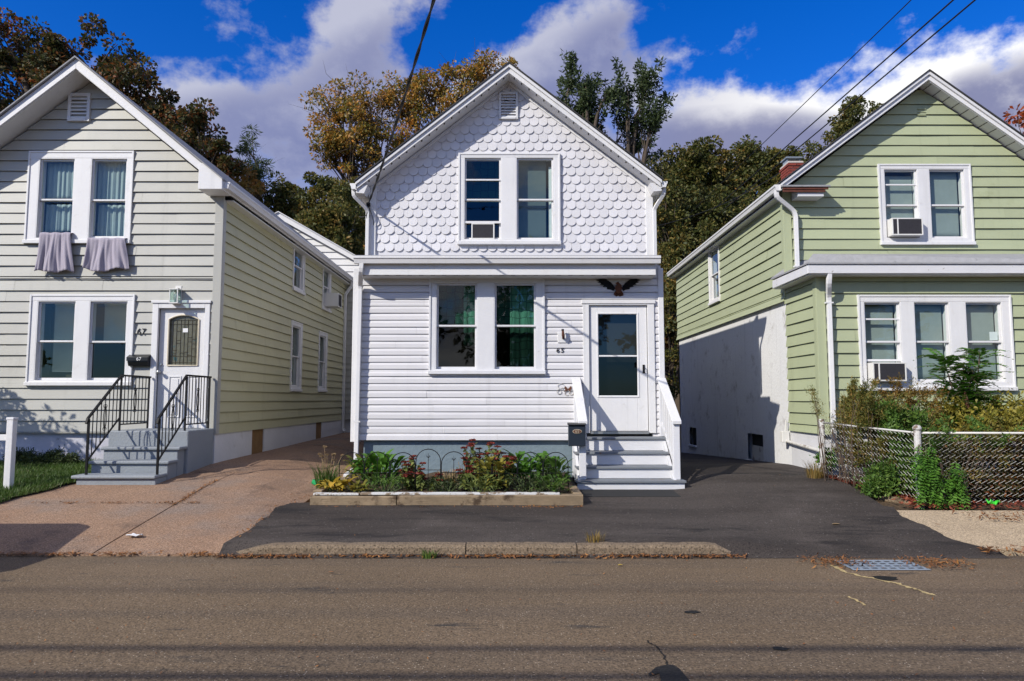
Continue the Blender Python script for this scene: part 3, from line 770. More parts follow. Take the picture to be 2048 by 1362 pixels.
# porch and main side walls
for X, fr in ((xl65, FR_left(xl65)), (xr65, FR_right(xr65))):
    zc = list(np.arange(zs0, 3.95, .118)) + [4.0]
    wall(h65, fr, lambda z: (YL + .10, YU), zs0, 4.0, [], M['white_vinyl'], zc, curve=True, lap=.016)
    zc = list(np.arange(zs0, 5.25, .118)) + [5.3]
    wall(h65, fr, lambda z: (YU, 22.0), zs0, 5.3, [], M['white_vinyl'], zc, curve=True, lap=.016)
MB().box(xl65, xr65, 21.9, 22.0, zs0, 5.2).build('rear_wall', M['white_vinyl'], h65)
MB().box(xl65 + .1, xr65 - .1, YL + .12, 21.85, 1.0, 1.06).build('floor', M['room'], h65)
MB().box(xl65 + .1, xr65 - .1, YU + .12, 21.85, 3.75, 3.82).build('floor', M['room'], h65)
MB().box(xl65 + .1, xr65 - .1, 15.2, 15.3, 1.06, 5.3).build('inner_wall', M['room'], h65)
# window
window(h65, fl, win_l, ul, M['chippedwhite'], depth=.05, pane_mats=[('glass', 'screen')] * 2)
# porch eave: frieze, soffit, fascia, gutter and thin roof
zE = PZ(520, 11.45)
MB().box(x0 - .05, PX(858, 560, YL), YL - .03, YL - .001, PZ(562, YL), PZ(546, YL) + .12).build('frieze_board', M['white'], h65)
MB().box(PX(1091, 560, YL), x1 + .05, YL - .03, YL - .001, PZ(556, YL), PZ(546, YL) + .12).build('frieze_board', M['white'], h65)
gz = PZ(512, 11.35); ex0, ex1 = PX(708, 520, 11.35), PX(1321, 520, 11.35)
sof = MB().box(ex0 + .06, ex1 - .06, 11.47, YL + .05, gz - .30, gz - .285).build('soffit', M['soffit'], h65)
n = 26
for i in range(n):
    x = ex0 + .14 + (ex1 - ex0 - .28) * i / (n - 1)
    MB().box(x - .035, x + .035, 11.462, 11.474, gz - .296, gz - .284).build('soffit_joint', M['dark'], sof)
MB().box(ex0 + .06, ex1 - .06, 11.44, 11.47, gz - .292, gz - .02).build('fascia', M['white'], h65, bevel=.004)
gutter(h65, (ex0, 11.44, gz), (ex1, 11.44, gz), (0, -1, 0), M['white'], .115)
MB().prism_yz([(11.34, gz + .012), (YU + .02, gz + .15), (YU + .02, gz + .12), (11.34, gz - .004)], ex0, ex1).build('porch_roof', M['roof_grey'], h65)
MB().box(xl65 - .02, xr65 + .02, YU - .05, YU - .001, gz + .10, gz + .19).build('flashing', M['white'], h65)
# gable wall with scalloped shingles
zpk = PZ(150, YU); xpk = PX(1018, 150, YU)
zeave = PZ(352, YU)
def ext_u(z):
    if z <= zeave: return xl65, xr65
    k = (z - zeave) / (zpk - zeave)
    return xl65 + (xpk - xl65) * k, xr65 + (xpk - xr65) * k
win_u = (PX(918, 400, YU), PX(1119, 400, YU), PZ(489, YU), PZ(309, YU))
uu = [(PX(928, 400, YU), PX(1003, 400, YU), PZ(481, YU), PZ(316, YU), PZ(400, YU)), (PX(1032, 400, YU), PX(1108, 400, YU), PZ(481, YU), PZ(316, YU), PZ(400, YU))]
gw = wall(h65, fu, ext_u, gz - .1, zpk - .02, [hole(win_u)], M['scallop'], zb=(zeave,))
sh_w, sh_e = .1655, .1525
mb = MB(); ns = 10; pts = []
hw = sh_w / 2 - .0015; th = .010
arc = [(hw * math.cos(math.pi + math.pi * i / ns), .0 + hw * .92 * math.sin(math.pi + math.pi * i / ns) + hw * .92) for i in range(ns + 1)]
ol = arc + [(hw, .20), (-hw, .20)]
def wtl(z): return -(.020 - .10 * z)                      # tilt: butt proud, head tucked in
mb.add([(a, wtl(b), b) for a, b in ol], [tuple(range(len(ol)))])
m_ = len(ol)
mb.add([(a, wtl(b), b) for a, b in ol] + [(a, wtl(b) + th, b) for a, b in ol], [(i, (i + 1) % m_, m_ + (i + 1) % m_, m_ + i) for i in range(m_)])
shme = mb.mesh('shingle', M['scallop'], recalc=True)
zrow = PZ(503, YU); row = 0; cnt = 0; rest = []
while zrow < zpk - .12:
    a, b = ext_u(zrow + .06)
    x = -3 + (sh_w / 2 if row % 2 else 0)
    while x < 3:
        if a + .07 < x < b - .07:
            inw = win_u[0] + .06 < x < win_u[1] - .06 and win_u[2] < zrow + .02 and zrow + .15 < win_u[3]
            if not inw:
                rest.append((x, zrow))
        x += sh_w
    zrow += sh_e; row += 1
rest.sort(key=lambda p: p[1])
for i, (x, z) in enumerate(rest[:300]):
    o = link_mesh('shingle', shme, gw, (x + random.uniform(-.0015, .0015), YU - .001 - random.uniform(0, .004), z + random.uniform(-.004, .004)))
    o.rotation_euler = (random.uniform(-.03, .02), random.uniform(-.012, .012), random.uniform(-.02, .02))
if len(rest) > 300:
    mb = MB()
    pv = [v.co.copy() for v in shme.vertices]; pf = [tuple(p.vertices) for p in shme.polygons]
    for x, z in rest[300:]:
        mb.add([(x + v.x, YU - .0015 + v.y, z + v.z) for v in pv], pf)
    tag(mb.build('shingles', M['scallop'], gw), kind='stuff')
for a, b in ((xl65 - .045, xl65 + .085), (xr65 - .085, xr65 + .045)):
    MB().box(a, b, YU - .045, YU + .1, gz - .05, zeave + .06).build('corner_board', M['white'], h65, bevel=.006)
window(h65, fu, win_u, uu, M['white'], depth=.05)
louvre_vent(h65, fu, PX(998, 210, YU), PX(1036, 210, YU), PZ(240, YU), PZ(186, YU), 8, M['soffit'], .04, .05)
yr = 12.17
MB().prism_xz([(xl65, 5.19), (xr65, 5.19), (xpk, zpk - .05)], 21.9, 22.0).build('rear_gable', M['white_vinyl'], h65)
r65 = gable_roof(h65, PX(712, 364, yr), PZ(364, yr), PX(1323, 360, yr), PZ(360, yr), PX(1018, 128, yr), PZ(128, yr), yr, 22.3, M['roof'], t=.12, rake=.125)
# soffit slope under the rake with vent slots, frieze on the wall
for ex, ez in ((PX(712, 364, yr), PZ(364, yr)), (PX(1323, 360, yr), PZ(360, yr))):
    px_, pz_ = PX(1018, 128, yr), PZ(128, yr); t = .135
    s = MB().prism_xz([(ex, ez - t), (px_, pz_ - t * 1.25), (px_, pz_ - t * 1.25 - .012), (ex, ez - t - .012)], yr - .0, YU + .04).build('soffit', M['soffit'], r65)
    MB().prism_xz([(ex * .985, ez - t - .014), (px_, pz_ - t * 1.25 - .014), (px_, pz_ - t * 1.25 - .075), (ex * .985, ez - t - .066)], YU - .035, YU - .001).build('frieze_board', M['white'], r65)
    n = 20
    for i in range(n):
        k = (i + .7) / (n + .4); xx = ex + (px_ - ex) * k; zz = ez - t - .010 + (pz_ - t * 1.25 - ez + t) * k
        dx = (px_ - ex) * .0035; dz = (pz_ - ez) * .0035
        MB().prism_xz([(xx - dx, zz - dz - .008), (xx + dx, zz + dz - .008), (xx + dx, zz + dz + .004), (xx - dx, zz - dz + .004)], yr - .004, yr + .05).build('vent_slot', M['dark'], s)
# eave returns, side gutters, downspouts of the main roof
for sx in (-1, 1):
    ex = PX(712, 364, yr) if sx < 0 else PX(1323, 360, yr); ez = PZ(364 if sx < 0 else 360, yr)
    MB().prism_xz([(ex, ez - .05), (ex, ez - .19), (ex - sx * .14, ez - .20), (ex - sx * .20, ez - .05)], yr + .002, YU + .03).build('eave_return', M['white'], h65)
    MB().box(*sorted((ex, (xl65 if sx < 0 else xr65))), YU + .03, 22.2, ez - .20, ez - .185).build('soffit', M['soffit'], h65)
    gutter(h65, (ex, yr - .02, ez - .03), (ex, 22.2, ez - .03), (sx, 0, 0), M['white'], .10)
    xs_ = (xl65 - .03) if sx < 0 else (xr65 + .035)
    downspout(h65, [(ex + sx * .055, yr + .07, ez - .12), (ex + sx * .055, yr + .07, ez - .22), (xs_ + sx * .05, yr + .2, ez - .40), (xs_ + sx * .02, YU - .09, ez - .46), (xs_ + sx * .02, YU - .09, gz + .1)], M['white'], .043)
# lower downspout on the left corner
dx_l = PX(716, 700, YL - .1)
downspout(h65, [(PX(724, 530, 11.4), 11.39, gz - .10), (PX(722, 545, 11.4), 11.40, gz - .24), (dx_l + .02, YL - .10, gz - .42), (dx_l, YL - .10, .62), (dx_l - .02, YL - .16, .47), (dx_l - .10, YL - .42, .40)], M['white'], .048,
          straps=[(dx_l, YL - .10, 1.25)])
# storm door in its frame
dd = MB(fl); u0, u1, z0, z1 = door_c
dz0 = PZ(862, YL)
dd.box(u0, PX(1178, 700, YL), 0, .05, z0, z1); dd.box(PX(1295, 700, YL), u1, 0, .05, z0, z1); dd.box(PX(1178, 700, YL), PX(1295, 700, YL), 0, .05, PZ(611, YL), z1)
dd.box(u0 - .02, u1 + .02, 0, .065, z1 - .05, z1 + .015)
fo = dd.build('door_frame', M['white'], h65, bevel=.005)
a, b, c, d = PX(1179, 700, YL), PX(1294, 700, YL), dz0, PZ(612, YL)
ga, gb, gc, gd, gm = PX(1197, 700, YL), PX(1274, 700, YL), PZ(791, YL), PZ(629, YL), PZ(712, YL)
sd = MB(fl)
sd.box(a, ga, -.02, .012, c, d); sd.box(gb, b, -.02, .012, c, d); sd.box(ga, gb, -.02, .012, gd, d); sd.box(ga, gb, -.02, .012, c, gc); sd.box(ga, gb, -.018, .010, gm - .014, gm + .014)
so = sd.build('storm_door', M['white'], h65, bevel=.006)
for lo, hi, m in ((gc, gm - .014, 'screen'), (gm + .014, gd, 'glass')):
    MB(fl).poly([(ga, -.006, lo), (gb, -.006, lo), (gb, -.006, hi), (ga, -.006, hi)]).build('pane', M[m], so, recalc=False)
mo = MB(fl)
for q in ((ga - .028, ga - .006, gc - .03, gd + .03), (gb + .006, gb + .028, gc - .03, gd + .03)): mo.box(q[0], q[1], .012, .020, q[2], q[3])
mo.box(ga - .006, gb + .006, .012, .020, gd + .008, gd + .03); mo.box(ga - .006, gb + .006, .012, .022, gc - .032, gc - .008)
mo.build('glass_moulding', M['white'], so, bevel=.003)
hd = MB(fl); ux, uz = PX(1287, 738, YL), PZ(738, YL)
hd.box(ux - .018, ux + .018, .012, .022, uz - .07, uz + .07); hd.tube([(ux, .022, uz + .04), (ux, .06, uz + .035), (ux, .065, uz - .03), (ux, .03, uz - .055)], .010, 6)
hd.build('handle', M['iron'], so)
MB(fl).box(a, b, -.02, .06, c - .045, c - .004).build('threshold', M['steel'], fo)
# inner door and its curtain seen through the glass
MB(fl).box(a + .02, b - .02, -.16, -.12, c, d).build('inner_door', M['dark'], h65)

# ---- things on and beside the white house
# eagle plaque
ec = (PX(1236, 574, YL), PZ(574, YL)); eg = thing('eagle_plaque', (ec[0], YL - .03, ec[1]), 'dark cast eagle plaque with spread wings above the white storm door', 'wall ornament')
s_ = 1 / 121.
def epoly(pts, y0, y1, sx): return MB().prism_xz([(ec[0] + sx * p[0] * s_, ec[1] + p[1] * s_) for p in pts], YL - y1, YL - y0)
for sx in (-1, 1):
    wg = epoly([(6, -3), (14, 8), (24, 15), (36, 16), (45, 13.5), (38, 11), (42, 9), (34, 7), (37, 4.5), (29, 3), (31, 0), (23, -1), (23, -5), (15, -6), (10, -9)], .020, .045, sx).build('wing', M['iron'], eg, bevel=.004)
    for q in ((12, 4, 40, 13), (12, 1, 36, 8.5), (12, -2, 30, 4), (11, -5, 24, 0)):
        MB().tube([(ec[0] + sx * q[0] * s_, YL - .047, ec[1] + q[1] * s_), (ec[0] + sx * q[2] * s_, YL - .045, ec[1] + q[3] * s_)], [.012, .004], 5).build('feather', M['iron'], wg)
    MB().tube([(ec[0] + sx * 4 * s_, YL - .05, ec[1] - 9 * s_), (ec[0] + sx * 9 * s_, YL - .06, ec[1] - 16 * s_)], [.02, .012], 6).build('leg', M['rust'], eg)
MB().lathe((ec[0], YL - .055, ec[1] - 14 * s_), [(.012, 0), (.045, .03), (.06, .09), (.05, .14), (.02, .17)], 8).build('body', M['rust'], eg, smooth=True)
MB().tube([(ec[0], YL - .07, ec[1] + 2 * s_), (ec[0] - .02, YL - .08, ec[1] + 7 * s_), (ec[0] - .05, YL - .085, ec[1] + 6 * s_)], [.03, .028, .006], 8).build('head', M['rust'], eg, smooth=True)
epoly([(-7, -10), (7, -10), (10, -18), (3, -20), (0, -18), (-4, -20), (-9, -17)], .018, .038, 1).build('tail', M['rust'], eg)
# wall light without its shade on a white mounting block
lc = (PX(1126, 675, YL), PZ(675, YL)); wlx = thing('wall_light', (lc[0], YL - .02, lc[1]), 'bare rusty wall light stub on a white mounting block', 'wall light')
MB(fl).box(lc[0] - .09, lc[0] + .09, .012, .042, lc[1] - .09, lc[1] + .085).build('mounting_block', M['white'], wlx, bevel=.006)
MB().tube([(lc[0], YL - .04, lc[1] - .01), (lc[0], YL - .10, lc[1] - .015), (lc[0] - .005, YL - .12, lc[1] + .03), (lc[0] - .01, YL - .115, lc[1] + .10)], [.022, .020, .026, .018], 8).build('arm', M['rust'], wlx, smooth=True)
MB().lathe((lc[0] - .012, YL - .112, lc[1] + .10), [(.018, 0), (.024, .01), (.020, .03)], 8).build('socket', M['iron'], wlx)
nn = thing('house_number', (PX(1120, 701, YL), YL - .03, PZ(701, YL)), 'black house number 65 on the white siding', 'house number')
text_mesh('6', .115, M['num'], 'numeral', nn, (PX(1115.5, 701, YL), YL - .034, PZ(701, YL)), space=1)
text_mesh('5', .115, M['num'], 'numeral', nn, (PX(1124.5, 701, YL), YL - .034, PZ(701, YL)), space=1)
# pale wire scroll ornament with a butterfly
oc = (PX(1132, 779, YL), PZ(779, YL)); orn = thing('scroll_ornament', (oc[0], YL - .03, oc[1]), 'white wire scroll ornament with a small butterfly beside the stair rail', 'wall ornament')
sc = MB()
for cx_, cz_, r_, t0, t1 in ((-.09, .05, .055, 30, 330), (-.11, -.04, .045, 90, 400), (.02, -.065, .05, 0, 300), (-.03, .0, .03, 60, 360), (.09, -.05, .045, 180, 480)):
    sc.tube([(oc[0] + cx_ + r_ * (1 - .4 * i / 14) * math.cos(R(t0 + (t1 - t0) * i / 14)), YL - .035, oc[1] + cz_ + r_ * (1 - .4 * i / 14) * math.sin(R(t0 + (t1 - t0) * i / 14))) for i in range(15)], .0055, 5)
sc.build('scroll', M['postwhite'], orn)
for sx in (-1, 1):
    MB().prism_xz([(oc[0] + .03, oc[1] + .01), (oc[0] + .03 + sx * .05, oc[1] + .06), (oc[0] + .03 + sx * .06, oc[1] + .02), (oc[0] + .03 + sx * .04, oc[1] - .01), (oc[0] + .03 + sx * .045, oc[1] - .035), (oc[0] + .03 + sx * .01, oc[1] - .015)], YL - .045, YL - .040).build('wing', M['rust'], orn)
# curtains of the white house
q = ul[0]; curtain('curtain', fl, PX(926, 640, YL), PX(952, 640, YL), PZ(690, YL), PZ(560, YL), -.16, M['cur_green'], 'green honeycomb curtain at the edge of the pane beside the white porch corner', .012, 30)
curtain('curtain', fl, PX(1020, 640, YL), PX(1070, 640, YL), PZ(740, YL), PZ(560, YL), -.16, M['cur_green'], 'green honeycomb curtain in the white porch pane beside the door', .012, 30)
curtain('curtain', fl, PX(874, 640, YL), PX(953, 640, YL), PZ(655, YL), PZ(560, YL), -.20, M['cur_dark'], 'dark green lace panel in the white porch pane by the corner post', .010, 30)
curtain('curtain', fl, PX(990, 640, YL), PX(1071, 640, YL), PZ(655, YL), PZ(560, YL), -.20, M['cur_dark'], 'dark green lace panel in the white porch pane by the doorway', .010, 30)
curtain('window_shade', fu, PX(1034, 400, YU), PX(1093, 400, YU), PZ(482, YU), PZ(312, YU), -.13, paint('slate_shade', (.075, .105, .11), .8), 'dark roller shade in the scalloped gable', .001, 6, parent=h65)
curtain('curtain', fu, PX(1098, 400, YU), PX(1107, 400, YU), PZ(482, YU), PZ(330, YU), -.11, M['shade_w'], 'narrow pale curtain beside the roller shade in the scalloped gable', .006, 60)
blind(fu, PX(930, 400, YU), PX(1001, 400, YU), PZ(400, YU), PZ(318, YU), -.16, M['cur_dark'], 'dark slatted blind above the air conditioner in the scalloped gable')
ac_unit(fu, PX(943, 460, YU), PX(989, 460, YU), PZ(479, YU), PZ(447, YU), .03, 'small air conditioner almost flush in the scalloped gable window', False)
MB(fu).box(uu[0][0] + .012, uu[0][1] - .012, -.02, .03, PZ(447, YU), PZ(443, YU)).build('sash_rail', M['white'], h65)
MB(fu).box(uu[0][0] + .012, uu[0][1] - .012, .0, .03, PZ(362, YU), PZ(359, YU)).build('sash_rail', M['white'], h65)

# ---- wooden stairs
sx0, sx1 = 1.0, 2.42
st = thing('wooden_steps', (1.7, 10.7, .27), 'white wooden front steps with grey treads and slanted railings', 'steps')
tz = [(.42, 10.62), (.60, 10.90), (.80, 11.16), (1.01, 11.42)]
gz0 = .2
for i, (z, y) in enumerate(tz):
    wx0, wx1 = (sx0 - .06, sx1 + .14) if i == 0 else (sx0 - .03, sx1 + .03)
    yb = tz[i + 1][1] + .04 if i < 3 else YL - .05
    zb_ = gz0 if i == 0 else tz[i - 1][0]
    MB().box(wx0 + .02, wx1 - .02, y + .03, y + .05, zb_ + .002, z - .036).build('riser', M['chippedwhite'], st, bevel=.003)
    nb = 2
    for k in range(nb):
        a = y + (yb - y) * k / nb; b = y + (yb - y) * (k + 1) / nb - .006
        MB().box(wx0, wx1, a, b, z - .035 - .001 * k, z - .001 * k).build('tread', M['tread'], st, bevel=.006)
MB().box(sx0 - .02, sx1 + .09, tz[0][1] + .05, YL - .06, .1, tz[0][0] - .036).build('base', M['chippedwhite'], st)
for x in (sx0 - .02, sx1 - .02):                       # stringers
    MB().prism_yz([(tz[0][1] + .06, gz0), (tz[0][1] + .06, tz[0][0] - .037), (tz[1][1] + .05, tz[1][0] - .037), (tz[2][1] + .05, tz[2][0] - .037), (tz[3][1] + .05, tz[3][0] - .037), (YL - .06, tz[3][0] - .037), (YL - .06, gz0)], x, x + .04).build('stringer', M['chippedwhite'], st)
for side, xc in ((-1, 1.055), (1, 2.455)):
    yt, zt, ybm, zbm = YL - .06, 1.96, 10.80, 1.27
    MB().box(xc - .05, xc + .05, ybm - .05, ybm + .05, tz[0][0], zbm + (.0 if side > 0 else -.02)).build('newel_post', M['chippedwhite'], st, bevel=.006)
    MB().box(xc - .045, xc + .045, yt - .04, yt + .045, tz[3][0], zt - .03).build('newel_post', M['chippedwhite'], st, bevel=.006)
    MB().prism_yz([(yt + .05, zt + .02), (yt + .05, zt - .03), (ybm - .09, zbm - .03), (ybm - .09, zbm + .02)], xc - .07, xc + .07).build('handrail', M['white'], st, bevel=.006)
    MB().prism_yz([(yt - .04, zt - .035), (yt - .04, zt - .11), (ybm + .05, zbm - .07), (ybm + .05, zbm + .005)], xc - .018, xc + .018).build('rail', M['chippedwhite'], st)
    MB().prism_yz([(yt - .04, zt - .72), (yt - .04, zt - .79), (ybm + .05, zbm - .70), (ybm + .05, zbm - .63)], xc - .018, xc + .018).build('rail', M['chippedwhite'], st)
    nbal = 6
    for i in range(nbal):
        k = (i + 1) / (nbal + 1); y = yt + (ybm - yt) * k; zt_ = zt + (zbm - zt) * k - .08; zb_ = (zt - .76) + (zbm - .67 - zt + .76) * k
        MB().box(xc - .019, xc + .019, y - .019, y + .019, zb_, zt_).build('baluster', M['white'], st, bevel=.003)
mt = MB().box(1.0, 2.35, 10.10, 10.58, .246, .262)
mt.v = [(x, y, g(x, y) + (.016 if z < .25 else .030)) for x, y, z in mt.v]
tag(mt.build('door_mat', M['mat'], None, loc=(1.65, 10.3, g(1.65, 10.3))), 'thin black rubber mat on the asphalt below the white steps', 'mat')
# mailbox hung on the newel
mx_, mz_ = PX(1153, 868, 10.72), PZ(868, 10.72)
mbx = thing('mailbox', (mx_, 10.72, mz_ - .17), 'dark upright mailbox with an oval 65 plate on the white stair post', 'mailbox')
MB().box(mx_ - .125, mx_ + .125, 10.64, 10.74, mz_ - .175, mz_ + .13).build('box', M['navybox'], mbx, bevel=.008)
MB().prism_yz([(10.745, mz_ + .17), (10.745, mz_ + .132), (10.615, mz_ + .132), (10.615, mz_ + .145)], mx_ - .135, mx_ + .135).build('lid', M['blackplastic'], mbx, bevel=.004)
ov = MB().prism_xz([(mx_ + .003 + .068 * math.cos(R(a)), mz_ + .042 + .033 * math.sin(R(a))) for a in range(0, 360, 15)], 10.632, 10.639).build('plate', M['oval'], mbx)
ov2 = MB().prism_xz([(mx_ + .003 + .060 * math.cos(R(a)), mz_ + .042 + .027 * math.sin(R(a))) for a in range(0, 360, 15)], 10.629, 10.6315).build('plate_face', M['rust'], ov)
text_mesh('65', .062, M['oval'], 'numeral', ov, (mx_ + .003, 10.626, mz_ + .042), depth=.002)

# ================================================================== grey-green house (number 67)
Y7 = 12.2; f7 = FR_front(Y7)
h67 = thing('house', (-7.2, Y7, .5), 'pale sage clapboard house numbered 67 with a long side wall along the concrete drive', 'house')
X7 = PX(438, 600, Y7); xp7 = PX(155, 160, Y7); X7l = 2 * xp7 - X7
yr7 = 11.78
e7x, e7z, p7x, p7z = PX(446, 368, yr7), PZ(360, yr7), PX(155, 118, yr7), PZ(117, yr7)
zpk7 = p7z - .22; sl7 = (p7z - e7z) / (e7x - p7x)
ze7 = zpk7 - sl7 * (X7 - p7x)
xp7 = p7x; X7l = 2 * p7x - X7
def ext7(z):
    if z <= ze7: return X7l, X7
    k = (z - ze7) / (zpk7 - ze7)
    return X7l + (xp7 - X7l) * k, X7 + (xp7 - X7) * k
z70 = PZ(866, Y7)
wu7 = (PX(58, 400, Y7), PX(266, 400, Y7), PZ(487, Y7), PZ(305, Y7))
uu7 = [(PX(78, 400, Y7), PX(150, 400, Y7), PZ(478, Y7), PZ(318, Y7), PZ(400, Y7)), (PX(182, 400, Y7), PX(255, 400, Y7), PZ(478, Y7), PZ(318, Y7), PZ(401, Y7))]
wl7 = (PX(61, 680, Y7), PX(268, 680, Y7), PZ(770, Y7), PZ(591, Y7))
ul7 = [(PX(75, 680, Y7), PX(152, 680, Y7), PZ(762, Y7), PZ(602, Y7), PZ(683, Y7)), (PX(179, 680, Y7), PX(256, 680, Y7), PZ(762, Y7), PZ(602, Y7), PZ(684, Y7))]
dc7 = (PX(304, 720, Y7), PX(419, 720, Y7), PZ(858, Y7), PZ(603, Y7))
hol7 = [hole(wu7), hole(wl7), (dc7[0] + .04, dc7[1] - .04, z70 - .1, dc7[3] - .03)]
zbelt = PZ(560, Y7); c7 = .1855
crs7 = [zbelt - c7 * i for i in range(int((zbelt - z70) / c7), -1, -1)]
if crs7[0] - z70 > .02: crs7 = [z70] + crs7
crs7u = [zbelt + .02] + [zbelt + .06 + c7 * i for i in range(0, 30) if zbelt + .06 + c7 * i < zpk7]
wall(h67, f7, ext7, z70, zpk7 - .03, hol7, M['sage'], crs7, zb=(ze7,))
wall(h67, f7, ext7, zbelt + .001, zbelt + .002, [], M['sage'], crs7u + [zpk7 - .02], zb=(ze7,), name='upper_wall') if False else None
# the upper storey's boards
up = MB(f7).box(X7l, X7, .004, .03, zbelt - .004, zbelt + .05).build('belt_course', M['sage'], h67, bevel=.004)
wu_ = wall(h67, FR_front(Y7 - .006), ext7, zbelt + .05, zpk7 - .03, hol7, M['sage'], crs7u, zb=(ze7,))
yw7 = 21.4
# side wall: boards run the whole length, windows along it
fs7 = FR_right(X7)
def side_win(pa, pb, pt, pbm, X=X7, mid=None):
    Ya = X * F / (pa - 1024); Yb = X * F / (pb - 1024)
    ym = (Ya + Yb) / 2; zt, zb_ = PZ(pt, ym, (pa + pb) / 2), PZ(pbm, ym, (pa + pb) / 2)
    return (Ya, Yb, zb_, zt)
sw = [side_win(578, 601, 483, 585), side_win(639, 655, 527, 622), side_win(578, 599, 645, 782), side_win(634, 650, 665, 783)]
SW = []
for a in sw:
    c_ = .085; mid = a[2] + (a[3] - a[2]) * .5
    wd = a[1] - a[0]; ctr = (a[0] + a[1]) / 2; wd = min(wd, .98); a = (ctr - wd / 2, ctr + wd / 2, a[2], a[3])
    SW.append((a, [(a[0] + c_, a[1] - c_, a[2] + .09, a[3] - c_, mid)]))
zside = e7z - .222
cs = [z70 - .02 + c7 * i for i in range(0, 40) if z70 - .02 + c7 * i < zside - .05] + [zside]
wall(h67, fs7, lambda z: (Y7, yw7), z70 - .02, zside, [hole(a) for a, _ in SW], M['sage_shade_tint'], cs, label='long shaded side wall of sage boards')
for a, u in SW: window(h67, fs7, a, u, M['white'], depth=.04, rail=.028)
MB().box(X7 - .10, X7 + .045, Y7 - .048, Y7 - .002, z70 - .02, ze7 + .1).build('corner_board', M['sage'], h67, bevel=.004)
MB().box(X7 + .003, X7 + .045, Y7 - .002, Y7 + .09, z70 - .02, zside).build('corner_board', M['sage'], h67, bevel=.004)
MB().box(X7l, X7l + .1, Y7, yw7, z70, ze7).build('side_wall', M['sage'], h67)
MB().box(X7l, X7, 26.9, 27, z70, 5).build('rear_wall', M['sage'], h67)
MB().box(X7l + .1, X7 - .11, Y7 + .11, 26.8, 1.08, 1.13).build('floor', M['room'], h67)
MB().box(X7l + .1, X7 - .11, Y7 + .11, 26.8, 3.55, 3.62).build('floor', M['room'], h67)
MB().box(X7l + .1, X7 - .11, 15.0, 15.1, 1.13, 5.2).build('inner_wall', M['room'], h67)
# foundation: whitewashed, basement openings on the side
MB().box(X7l + .05, X7 - .03, Y7 + .04, 26.9, -.1, z70 + .03).build('foundation', M['stone_white'], h67)
fside = MB(fs7)
wv = [side_win(506, 530, 866, 905), side_win(633, 645, 850, 880)]
fz = z70 + .02
prev = Y7 - .03
for a in wv:
    a = (min(a[0], a[1]), max(a[0], a[1]))
    fside.box(prev, a[0], -.02, .02, .2, fz - .015)
    prev = a[1]
fside.box(prev, yw7, -.02, .02, .2, fz - .015)
fside.build('foundation_facing', M['found_white'], h67)
for a in wv:
    MB(fs7).box(min(a[0], a[1]), max(a[0], a[1]), -.01, -.004, .3, fz - .02).build('basement_hatch', paint('plywood', (.22, .125, .05), .8, .3, 6), h67)
window(h67, f7, wu7, uu7, M['white'], depth=.05)
window(h67, f7, wl7, ul7, M['white'], depth=.05, pane_mats=[('glass', 'glass'), ('glass', 'screen')])
louvre_vent(h67, f7, PX(140, 215, Y7), PX(184, 215, Y7), PZ(245, Y7), PZ(189, Y7), 6, M['white'], .055, .07)
# front roof
r67 = gable_roof(h67, 2 * p7x - e7x, e7z, e7x, e7z, p7x, p7z, yr7, yw7 + .3, M['roof_grey'], t=.11, rake=.14, crown=False, rake_t=.035)
for ex in (2 * p7x - e7x, e7x):
    t = .150
    MB().prism_xz([(ex, e7z - t), (p7x, p7z - t * 1.25), (p7x, p7z - t * 1.25 - .015), (ex, e7z - t - .015)], yr7 - .002, Y7 + .04).build('soffit', M['white'], r67)
# boxed eave return at the right corner
MB().prism_xz([(e7x + .005, e7z + .005), (e7x + .005, e7z - .17), (e7x - .40, e7z - .17), (e7x - .40, e7z + .26), (e7x - .34, e7z + .285)], yr7 - .045, Y7 - .045).build('eave_return', M['white'], h67, bevel=.008)
MB().box(X7 - .02, e7x, Y7 + .05, yw7, e7z - .235, e7z - .215).build('soffit', M['cream'], h67)
gutter(h67, (e7x, yr7 + .02, e7z - .03), (e7x, yw7 + .1, e7z - .03), (1, 0, 0), M['white'], .11)
downspout(h67, [(e7x + .06, yw7 - .15, e7z - .14), (e7x + .06, yw7 - .15, e7z - .28), (X7 + .07, yw7 - .25, e7z - .55), (X7 + .07, yw7 - .25, .75), (X7 + .16, yw7 - .35, .68)], M['white'], .05)
# taller rear wing whose pale gable shows above the eave
rx, rz = PX(515, 400, yw7), PZ(400, yw7); ex, ez = PX(694, 517, yw7), PZ(517, yw7)
slr = (rz - ez) / (ex - rx); xr7 = -4.62; xl7 = X7l + .3
pkx = (xr7 + xl7) / 2; pkz = ez + slr * (ex - pkx)
def extr(z):
    if z <= ez - .05: return xl7, xr7
    k = (z - ez + .05) / (pkz - ez)
    return xl7 + (pkx - xl7) * min(k, .99), xr7 + (pkx - xr7) * min(k, .99)
fr7 = FR_front(yw7 + .02)
MB().prism_xz([(xl7, 4.99), (xr7 - .1, 4.99), (xr7 - .1, ez - .15), (pkx, pkz - .1), (xl7, ez - .15)], 26.9, 27.0).build('rear_gable', M['sage'], h67)
wall(h67, fr7, extr, ez - .6, pkz - .12, [], M['white'], [ez - .6 + .2 * i for i in range(20) if ez - .6 + .2 * i < pkz - .14], zb=(ez - .05,), lap=.03)
wall(h67, fr7, lambda z: (X7 + .03, xr7), z70 - .02, ez - .6, [], M['sage'], [z for z in cs if z < ez - .62])
wr = [(22.0, 22.9, sw[0][2] - .1, sw[0][3] + .1), (22.0, 22.9, sw[2][2] - .1, sw[2][3])]
wall(h67, FR_right(xr7), lambda z: (yw7 + .02, 27), z70 - .02, ez - .1, [hole(a) for a in wr], M['sage'], cs)
